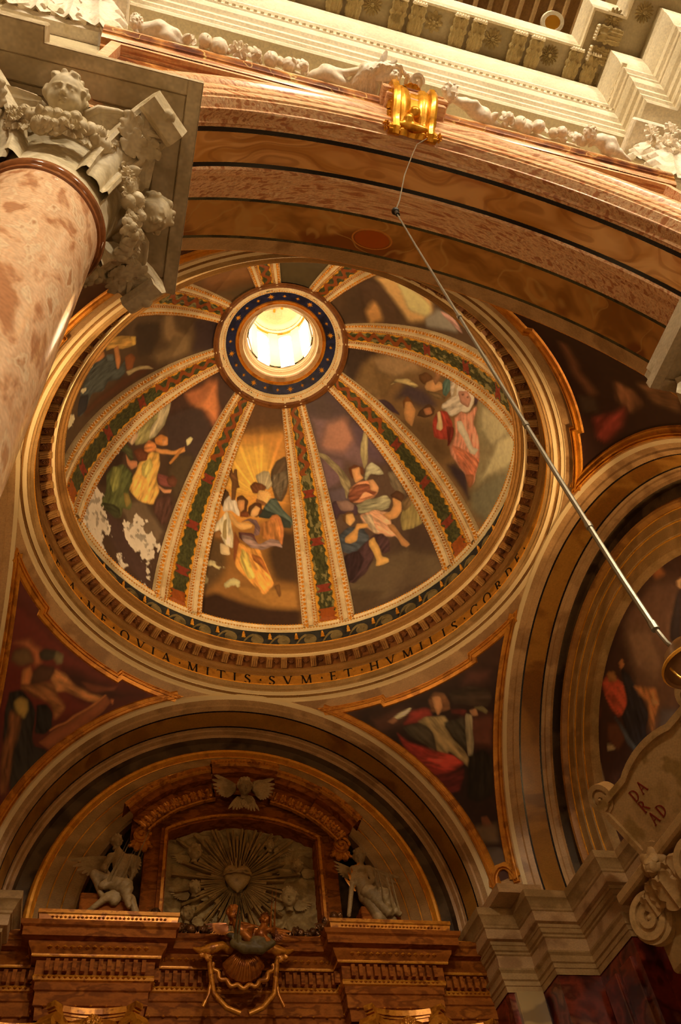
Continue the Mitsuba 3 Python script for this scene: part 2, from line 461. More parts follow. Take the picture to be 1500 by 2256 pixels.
def garland_colors(az, k):
    n, m = 300, 26
    ph = np.linspace(0.0, PHI1, n); xs = np.linspace(-0.40, 0.40, m)
    L = np.linspace(0, 1, n)[:, None] * 1.75; X = np.broadcast_to(xs, (n, m)) / 0.40
    q = np.stack([X * 3.0 + 11 * k, np.broadcast_to(L * 26, X.shape), 0 * X + k], -1)
    nz, n2 = meshkit.fbm(q, 3, 3), meshkit.fbm(q * 2.7, 2, 5)
    seg = (L + 0.10) % 0.36 / 0.36
    lobes = 0.74 + 0.10 * np.sin(L * 95 + 3 * np.sign(X)) + 0.25 * (nz - 0.5)
    col = np.empty((n, m, 3)); col[:] = GOLDC * (0.8 + 0.4 * n2[..., None])
    leaf = (np.abs(X) < lobes) & (L > 0.05)
    g = GREEN1 + (GREEN2 - GREEN1) * np.clip((n2 - 0.35) * 3, 0, 1)[..., None]
    g = np.where(((nz > 0.6) & (k % 3 == 1))[..., None], srgb('7d7a55'), g)
    col = np.where(leaf[..., None], g * (0.7 + 0.6 * nz[..., None]), col)
    red = (np.abs(X) < 0.62 + 0.2 * np.cos(seg * 40)) & (seg < 0.16) & (L > 0.05) & (L < 1.3)
    col = np.where(red[..., None], REDC * (0.7 + 0.6 * n2[..., None]), col)
    tip = (np.abs(X) < 0.75 + 0.15 * np.sin(L * 160)) & (L > 0.035) & (L < 0.13)
    col = np.where(tip[..., None], srgb('9a5220') * (0.75 + 0.5 * n2[..., None]), col)
    top = (L >= 1.15) & (np.abs(X) < 0.9)
    col = np.where((top & (np.abs(X - 0.5 * np.sin(L * 55)) < 0.42))[..., None], srgb('8a4a22'), col)
    P = rib_pt(az, X * 0.40, ph[:, None] + 0 * X, 0.012 + 0.010 * np.where(leaf, 0.4 + nz, 0))
    return grid(P.transpose(1, 0, 2)), col.transpose(1, 0, 2).reshape(-1, 3)


for k, az in enumerate(RIBS):
    r = thing(f'{dome}__rib', None, None) if k == 0 else thing(f'{dome}__rib', None, None)
    m, c = garland_colors(az, k)
    add(f'{r}__garland_strip', m, 'paint', True, 'strip of green garland and red ribbon on gold', color=c)
    for s in (1, -1):
        pr = np.array([(0.40, 0.010), (0.42, 0.022), (0.45, 0.024), (0.46, 0.016), (0.50, 0.017), (0.58, 0.026), (0.60, 0.032), (0.74, 0.033), (0.75, 0.024), (0.77, 0.019), (0.89, 0.019), (0.91, 0.026), (0.96, 0.025), (1.0, 0.010), (1.0, -0.004)])
        pr[:, 0] *= s
        add(f'{r}__moulding', rib_strip(az, pr[::-1] if s > 0 else pr), 'dome_white', 25)
        add(f'{r}__gold_eggs', cat_(row(az, s * 0.83, 0.019, 0.034, 0.0135)), 'gold', False, 'row of gilded eggs', kind='stuff')
        add(f'{r}__gold_beads', cat_(row(az, s * 0.935, 0.025, 0.022, 0.0075), row(az, s * 0.435, 0.023, 0.018, 0.006), row(az, s * 0.53, 0.02, 0.024, 0.009)), 'gold_dull', False, 'row of small gilded beads', kind='stuff')

# the eye of the dome
rg = thing(f'{dome}__eye_ring', None, None)
add(f'{rg}__outer_wreath', lathe([(0.400, 1.462), (0.392, 1.455), (0.384, 1.467), (0.374, 1.462), (0.366, 1.478)]), 'carved_brown', 30, 'dark carved wreath')
add(f'{rg}__outer_moulding', lathe([(0.366, 1.478), (0.356, 1.478), (0.350, 1.490), (0.342, 1.492), (0.335, 1.502), (0.328, 1.512)]), 'dome_white', 30)
add(f'{rg}__blue_band', lathe([(0.328, 1.5135), (0.272, 1.534)]), 'blue', False, 'dark blue band')
add(f'{rg}__inner_moulding', lathe([(0.272, 1.534), (0.268, 1.524), (0.262, 1.528), (0.256, 1.536), (0.250, 1.530)]), 'gold_dull', 30, 'gilded moulding')
add(f'{rg}__collar', lathe([(0.250, 1.530), (0.244, 1.536), (0.228, 1.545), (0.226, 1.56)]), 'border_stone', 30, 'pale stone collar')
a = np.arange(150) * 2 * math.pi / 150
ring = lambda r, z: np.stack([r * np.cos(a), r * np.sin(a), z + 0 * a], -1)
tng = np.stack([-np.sin(a), np.cos(a), 0 * a], -1); inn = np.stack([-0.5 * np.cos(a), -0.5 * np.sin(a), -0.86 + 0 * a], -1)
add(f'{rg}__gold_beads', cat_(beads(ring(0.341, 1.4935), tng, inn, 0.0055)), 'gold', False, 'ring of gilded beads', kind='stuff')


def star(R, r, h, n=8):
    v = [[0, 0, h], [0, 0, -0.002]]
    for i in range(2 * n):
        q = R * (1.0 if i % 4 == 0 else 0.82) if i % 2 == 0 else r
        v.append([q * math.cos(math.pi * i / n), q * math.sin(math.pi * i / n), 0])
    f = []
    for i in range(2 * n):
        a_, b_ = 2 + i, 2 + (i + 1) % (2 * n)
        f += [[0, a_, b_], [1, b_, a_]]
    return trimesh.Trimesh(np.array(v), np.array(f), process=False)


big, small = mikit.ply(star(0.024, 0.0085, 0.006), 'gold', smooth=False), mikit.ply(star(0.0145, 0.005, 0.004), 'gold', smooth=False)
for i in range(24):
    az = math.radians(22.5 + 15 * i)
    rd = np.array([math.cos(az), math.sin(az), 0.0])
    nz_ = unit([-0.345 * rd[0], -0.345 * rd[1], -0.94])
    put(f'{rg}__star', big if i % 3 == 0 else small, aim([0.300 * rd[0], 0.300 * rd[1], 1.5225], nz_, up=rd))

# the lantern over it
lan = thing('lantern', 'sunlit white lantern with arched windows over the eye of the dome', 'lantern')
add(f'{lan}__lower_rings', lathe([(0.226, 1.56), (0.226, 1.585), (0.214, 1.59), (0.214, 1.605), (0.206, 1.61), (0.206, 1.625), (0.200, 1.63)]), 'lantern_white', 30)
dr_ = []
WAZ = [math.radians(22.5 + 45 * k - 3) for k in range(8)]
hw = math.radians(12.5)
for az in WAZ:
    # the wall of one bay round its arched window
    t = np.linspace(0, math.pi, 13)
    inner = [(az - hw, 1.655)] + [(az - hw * math.cos(u), 2.06 + hw * 0.2 * 1.15 * math.sin(u)) for u in t] + [(az + hw, 1.655)]
    lo, hi = az - math.radians(22.5), az + math.radians(22.5)
    outer = [(lo, 1.63)] + [(lo + (hi - lo) * i / 12, 2.15) for i in range(13)] + [(hi, 1.63)]
    wallP = lambda q, r: [r * math.cos(q[0]), r * math.sin(q[0]), q[1]]
    P = np.array([[wallP(q, 0.2) for q in outer], [wallP(q, 0.2) for q in inner], [wallP(q, 0.215) for q in inner]])
    dr_.append(grid(P))
    dr_.append(grid(np.array([[wallP((lo, 1.63), .2), wallP((az - hw, 1.655), .2), wallP((az + hw, 1.655), .2), wallP((hi, 1.63), .2)]] * 1 + [[wallP((lo, 1.63), .2), wallP((lo, 1.63), .2), wallP((hi, 1.63), .2), wallP((hi, 1.63), .2)]])))
    pane = trimesh.Trimesh(np.array([wallP((az, 1.86), 0.212)] + [wallP(q, 0.213) for q in inner]), np.array([[0, i + 1, i + 2] for i in range(len(inner) - 1)] + [[0, len(inner), 1]]), process=False)
    n = pane.face_normals.mean(0)
    if n @ np.array([-math.cos(az), -math.sin(az), 0]) < 0:
        pane = trimesh.Trimesh(pane.vertices, pane.faces[:, ::-1], process=False)
    add(f'{lan}__window_pane', pane, 'lantern_white', False, 'bright daylit window', emitter={'type': 'area', 'radiance': {'type': 'rgb', 'value': [LANTERN_W * c for c in DAY]}})
add(f'{lan}__drum', cat_(*dr_), 'lantern_white', 30)
for az in WAZ:
    b = az + math.radians(22.5)
    A = np.array([-0.032, -0.032, 0.032, 0.032]) / 0.2 + b
    R = np.array([0.2, 0.194, 0.194, 0.2])
    add(f'{lan}__pilaster', grid(np.stack([np.stack([R * np.cos(A), R * np.sin(A), z + 0 * A], -1) for z in (1.63, 2.14)], 0), True), 'lantern_white', False)
add(f'{lan}__cornice', lathe([(0.2, 2.14), (0.192, 2.15), (0.192, 2.17), (0.184, 2.18), (0.184, 2.22), (0.174, 2.235), (0.172, 2.26), (0.18, 2.27)]), 'lantern_white', 30)
for pr in ([(0.2, 2.136), (0.1905, 2.149), (0.191, 2.153)], [(0.184, 2.178), (0.1825, 2.182), (0.184, 2.188)], [(0.212, 1.589), (0.2115, 1.592), (0.214, 1.595)]):
    add(f'{lan}__gilt_line', lathe(pr), 'gold_dull', False, 'thin gilded line')
t = np.linspace(0, math.pi / 2, 12)
add(f'{lan}__cap', lathe(np.stack([0.18 * np.cos(t), 2.27 + 0.16 * np.sin(t)], -1), 64), 'dome_white', True, 'small inner dome')
rays = []
rng = np.random.default_rng(4)
for i in range(26):
    az = 2 * math.pi * i / 26; L = 0.11 * (0.75 + 0.5 * rng.random()); w = 0.008
    A = np.array([math.cos(az), math.sin(az), 0]); B = np.array([-A[1], A[0], 0])
    r0 = np.array([0, 0, 2.405]); r1 = A * L + [0, 0, 2.27 + 0.16 * math.sqrt(1 - (L / 0.18) ** 2) - 0.02]
    ms = hull([r0 + A * .03 + B * .004, r0 + A * .03 - B * .004, r1 + B * w, r1 - B * w, r0 + A * .03 + [0, 0, -.008], r1 + [0, 0, -.01]])
    add(f'{lan}__gilded_ray', trimesh.Trimesh(*ms, process=False), 'gold', False)
add(f'{lan}__sun_disc', lathe([(0.05, 2.40), (0.045, 2.39), (0.0, 2.385)], 32), 'gold', False)

# ---------------------------------------------------------------- the ring under the dome
rc = thing('dome_cornice', 'round cornice under the painted dome with rosettes and a lettered frieze', 'cornice')
add(f'{rc}__dome_foot', lathe([(1.078, 0.232), (1.066, 0.222), (1.074, 0.208), (1.070, 0.196), (1.088, 0.186)]), 'dome_white', 30)
add(f'{rc}__scroll_frieze', lathe([(1.090, 0.186), (1.094, 0.01)]), 'frieze_blue', False, 'dark blue frieze')
add(f'{rc}__upper_cornice', lathe([(1.094, 0.010), (1.010, 0.008)]), 'soffit_brown', 30)
add(f'{rc}__gilded_lip', lathe([(1.010, 0.008), (1.002, 0.007), (0.998, 0.002), (0.9985, -0.003)]), 'gold_roll', 30, 'thin gilded lip')
add(f'{rc}__upper_cornice', lathe([(0.9985, -0.003), (1.001, -0.008), (1.008, -0.010), (1.012, -0.018), (1.022, -0.021), (1.024, -0.030), (1.030, -0.034)]), 'soffit_brown', 30)
add(f'{rc}__drip_fillet', lathe([(1.030, -0.034), (1.030, -0.045), (1.042, -0.047), (1.043, -0.043)]), 'white_fillet', 20, 'pale fillet')
add(f'{rc}__soffit', lathe([(1.043, -0.043), (1.096, -0.046), (1.098, -0.078)]), 'carved_brown', 20)
add(f'{rc}__bed_moulding', lathe([(1.098, -0.078), (1.088, -0.082), (1.088, -0.092), (1.096, -0.098), (1.097, -0.106), (1.106, -0.110), (1.108, -0.116)]), 'soffit_brown', 30)
add(f'{rc}__lettered_frieze', lathe([(1.108, -0.116), (1.110, -0.190)]), 'gilt_frieze', False, 'golden brown frieze')
add(f'{rc}__gilded_rim', lathe([(1.110, -0.190), (1.086, -0.192), (1.081, -0.196), (1.083, -0.201)]), 'gold_roll', 30, 'gilded rim')
add(f'{rc}__architrave', lathe([(1.083, -0.201), (1.092, -0.207), (1.096, -0.211), (1.096, -0.216), (1.104, -0.219), (1.106, -0.224)]), 'stucco_beige', 30)
add(f'{rc}__white_band', lathe([(1.106, -0.224), (1.119, -0.231), (1.121, -0.2345)]), 'white_fillet', 20, 'pale band')
add(f'{rc}__groove', lathe([(1.121, -0.2345), (1.125, -0.2325), (1.130, -0.236), (1.131, -0.241)]), 'soffit_brown', 20)
add(f'{rc}__white_band', lathe([(1.131, -0.241), (1.142, -0.248), (1.144, -0.255), (1.152, -0.262)]), 'white_fillet', 20, 'pale band')
ring2 = lambda r, z, a: np.stack([r * np.cos(a), r * np.sin(a), z + 0 * a], -1)
a = np.arange(420) * 2 * math.pi / 420
tng = np.stack([-np.sin(a), np.cos(a), 0 * a], -1); inn = np.stack([-0.8 * np.cos(a), -0.8 * np.sin(a), -0.6 + 0 * a], -1)
add(f'{rc}__gold_beads', cat_(beads(ring2(1.066, 0.222, a), tng, inn, 0.0065), beads(ring2(1.0705, 0.197, a), tng, inn, 0.006)), 'gold', False, 'rows of gilded beads', kind='stuff')
# ---------------------------------------------------------------- brackets, rosettes, scrolls and letters of the ring
NB, LETTER_AZ = 88, 77.1


def rosette(R, petals=8, h=0.25, layers=2, seg=None):
    """A flower lying in the xy plane, facing +z."""
    ms = []
    for l in range(layers):
        r1, r0 = R * (1 - 0.42 * l), R * 0.12
        for i in range(petals):
            a = 2 * math.pi * (i + 0.5 * l) / petals
            w = r1 * math.sin(math.pi / petals) * 1.02
            c, s = math.cos(a), math.sin(a)
            pts = [(r0, 0, .10 + .1 * l), (r1 * .62, w * .8, .02 + .22 * l), (r1 * .62, -w * .8, .02 + .22 * l), (r1, w * .35, .10 + .2 * l), (r1, -w * .35, .10 + .2 * l), (r1 * .75, 0, .22 + .2 * l)]
            v = np.array([(x * c - y * s, x * s + y * c, z * R * h / .25) for x, y, z in pts])
            ms.append((v, np.array([[0, 2, 5], [0, 5, 1], [1, 5, 3], [2, 4, 5], [3, 5, 4]])))
    b = ico(1, R * 0.2); b.vertices[:, 2] = b.vertices[:, 2] * 0.8 + R * 0.3
    return cat_(*ms, b)


bk = cat_(box([-0.0145, -0.030, 0], [0.0145, 0.022, 0.0]), ) if False else cat_(
    box([-0.0150, -0.026, -0.004], [0.0150, 0.030, 0.010], 0.002), box([-0.0135, -0.024, 0.010], [-0.0075, 0.026, 0.0155], 0.001), box([-0.003, -0.024, 0.010], [0.003, 0.026, 0.0155], 0.001), box([0.0075, -0.024, 0.010], [0.0135, 0.026, 0.0155], 0.001),
    box([-0.0165, 0.020, -0.004], [0.0165, 0.030, 0.0165], 0.002))
BR = mikit.ply(bk, 'bracket_brown', smooth=False)
RO = mikit.ply(rosette(0.0165, 6), 'carved_brown', smooth=False)
BX = mikit.ply(cat_(*[box(*q, 0.0012) for q in (([-0.022, -0.024, 0], [0.022, -0.021, 0.005]), ([-0.022, 0.021, 0], [0.022, 0.024, 0.005]), ([-0.022, -0.024, 0], [-0.019, 0.024, 0.005]), ([0.019, -0.024, 0], [0.022, 0.024, 0.005]))]), 'carved_brown', smooth=False)
for i in range(NB):
    for o, d, nm in ((0, BR, 'bracket'), (0.5, RO, 'rosette')):
        az = 2 * math.pi * (i + o) / NB + 0.063
        rd = np.array([math.cos(az), math.sin(az), 0.0])
        nrm = unit([-0.5 * rd[0], -0.5 * rd[1], -0.87]) if nm == 'bracket' else np.array([0, 0, -1.0])
        p = rd * 1.072; p[2] = -0.056 if nm == 'bracket' else -0.046
        put(f'{rc}__{nm}', d, aim(p, nrm, up=-rd))

# running scrolls of the blue frieze
tt = np.linspace(0, 2.6 * math.pi, 34)
sp = np.stack([(0.012 + 0.0032 * tt) * np.cos(tt), (0.012 + 0.0032 * tt) * np.sin(tt), 0 * tt], -1)
tail = np.stack([np.linspace(sp[-1, 0], -0.075, 10)[1:], sp[-1, 1] + (0.052 - sp[-1, 1]) * 0 + np.linspace(0, -0.066, 10)[1:] * np.linspace(0, 1, 10)[1:], np.zeros(9)], -1)
disc = trimesh.creation.cylinder(0.031, 0.006, sections=20)
SCW = mikit.ply(cat_(disc, tube(np.vstack([sp, tail]), np.r_[np.full(34, 0.0055), np.linspace(0.008, 0.004, 9)], 6)), 'scroll_grey', smooth=40)
PIN = mikit.ply(cat_(trimesh.creation.icosphere(1, 0.012).apply_scale([0.8, 1.5, 0.6]), trimesh.creation.icosphere(1, 0.006).apply_translation([0, 0.02, 0]), box([-0.011, -0.02, -0.004], [0.011, -0.014, 0.006], 0.002)), 'gold', smooth=True)
NS = 48
for i in range(NS):
    az = 2 * math.pi * i / NS + 0.105
    rd = np.array([math.cos(az), math.sin(az), 0.0])
    put(f'{rc}__scroll', SCW, aim([*(rd * 1.089)[:2], 0.122], -rd))
    az += 2 * math.pi * 0.5 / NS
    rd = np.array([math.cos(az), math.sin(az), 0.0])
    put(f'{rc}__pine_cone', PIN, aim([*(rd * 1.086)[:2], 0.150], -rd))


# Roman capitals drawn from strokes: thick and thin lines with serifs on a height of 1
def stroke(a, b, w):
    return LineString([a, b]).buffer(w / 2, cap_style=2)


def serif(x, y, w=0.30, up=True):
    d = 0.055 if up else -0.055
    return Polygon([(x - w / 2, y), (x + w / 2, y), (x + 0.05, y + d), (x - 0.05, y + d)])


TK, TN = 0.13, 0.055


def bowl(cx, cy, rx, ry, a0=0.0, a1=360.0):
    o = affinity.scale(Point(cx, cy).buffer(1, 24), rx, ry)
    i = affinity.scale(Point(cx, cy).buffer(1, 24), max(rx - TK, .02), ry - TN)
    s = o.difference(i)
    if a1 - a0 < 360:
        a = np.radians(np.linspace(a0, a1, 24))
        s = s.intersection(Polygon([(cx, cy)] + [(cx + 3 * math.cos(x), cy + 3 * math.sin(x)) for x in a]))
    return s


def glyph(c):
    st = lambda x: [stroke((x, 0), (x, 1), TK), serif(x, 0), serif(x, 1, up=False)]
    if c == 'I': p, w = st(.16), .32
    elif c == 'L': p, w = st(.16) + [Polygon([(.16, 0), (.62, 0), (.66, .24), (.60, .06), (.16, .06)])], .68
    elif c == 'E': p, w = st(.16) + [Polygon([(.16, 0), (.58, 0), (.62, .22), (.56, .06), (.16, .06)]), Polygon([(.16, 1), (.56, 1), (.58, .8), (.54, .94), (.16, .94)]), Polygon([(.16, .49), (.46, .49), (.50, .40), (.50, .64), (.46, .55), (.16, .55)])], .64
    elif c == 'T': p, w = [stroke((.38, 0), (.38, 1), TK), serif(.38, 0), Polygon([(.02, 1), (.74, 1), (.78, .78), (.70, .94), (.06, .94), (-.02, .78)])], .76
    elif c == 'H': p, w = st(.16) + st(.74) + [stroke((.16, .53), (.74, .53), TN)], .90
    elif c == 'M': p, w = [stroke((.16, 0), (.20, 1), TN), stroke((.20, 1), (.52, .02), TK), stroke((.52, .02), (.86, 1), TN), stroke((.86, 1), (.90, 0), TK), serif(.16, 0), serif(.90, 0), serif(.16, 1, .2, False), serif(.88, 1, .2, False)], 1.05
    elif c == 'A': p, w = [stroke((.10, 0), (.42, 1), TN), stroke((.42, 1), (.76, 0), TK), stroke((.24, .36), (.64, .36), TN), serif(.10, 0, .26), serif(.76, 0, .28)], .86
    elif c == 'V': p, w = [stroke((.10, 1), (.44, 0), TK), stroke((.44, 0), (.76, 1), TN), serif(.10, 1, .28, False), serif(.76, 1, .26, False)], .86
    elif c in 'OQ':
        p, w = [bowl(.5, .5, .46, .52)], 1.0
        if c == 'Q': p += [Polygon([(.46, .04), (.62, .04), (1.05, -.22), (1.15, -.24), (.98, -.26)])]
    elif c == 'C': p, w = [bowl(.5, .5, .46, .52, 42, 318), Polygon([(.80, .72), (.90, .70), (.88, 1.0), (.84, .92)])], .90
    elif c == 'D': p, w = st(.16) + [bowl(.22, .5, .58, .5, -90, 90)], .86
    elif c == 'R': p, w = st(.16) + [bowl(.22, .74, .40, .26, -90, 90), Polygon([(.30, .50), (.44, .50), (.86, 0), (.66, 0)])], .82
    elif c == 'S': p, w = [bowl(.30, .75, .24, .26, 40, 262), bowl(.30, .26, .26, .27, -140, 92), stroke((.16, .66), (.44, .38), TK), Polygon([(.48, .80), (.54, .80), (.54, 1.0), (.48, .93)]), Polygon([(.06, .20), (.11, .20), (.11, .04), (.05, 0)])], .60
    else: p, w = [Polygon([(.10, .42), (.26, .42), (.20, .60), (.16, .60)])], .36
    return union_all([q.buffer(0) for q in p]), w


def bend(m, R, az0, z0, sgn):
    """Wraps lettering (x along, y up, z out) on the inside of a cylinder, reading left to right for one inside."""
    v = m.vertices; a = az0 - v[:, 0] / R
    r = R - v[:, 2]
    return trimesh.Trimesh(np.stack([r * np.cos(a), r * np.sin(a), z0 + v[:, 1]], -1), m.faces, process=False)


lh, gap = 0.058, 0.0395
words = 'DISCITE.A.ME.QVIA.MITIS.SVM.ET.HVMILIS.CORDE.'
xs, x = [], 0.0
for c in words:
    g, w = glyph(c)
    xs.append((c, g, x, w)); x += w * lh + gap * (0.75 if c == '.' else 1.0)
x_ref = [q[2] for q in xs if q[0] == 'M'][2]     # the M of SVM stands at a known azimuth
for c, g, x, w in xs:
    m = extrude(affinity.scale(g, lh, lh, origin=(0, 0)), 0.004)
    m = trimesh.Trimesh(*trimesh.remesh.subdivide_to_size(m.vertices, m.faces, 0.03), process=False) if False else m
    m.vertices[:, 0] += x - x_ref
    add(f'{rc}__{"stop" if c == "." else "letter"}', bend(m, 1.110, math.radians(LETTER_AZ), -0.174, 1), 'letter_black', False)
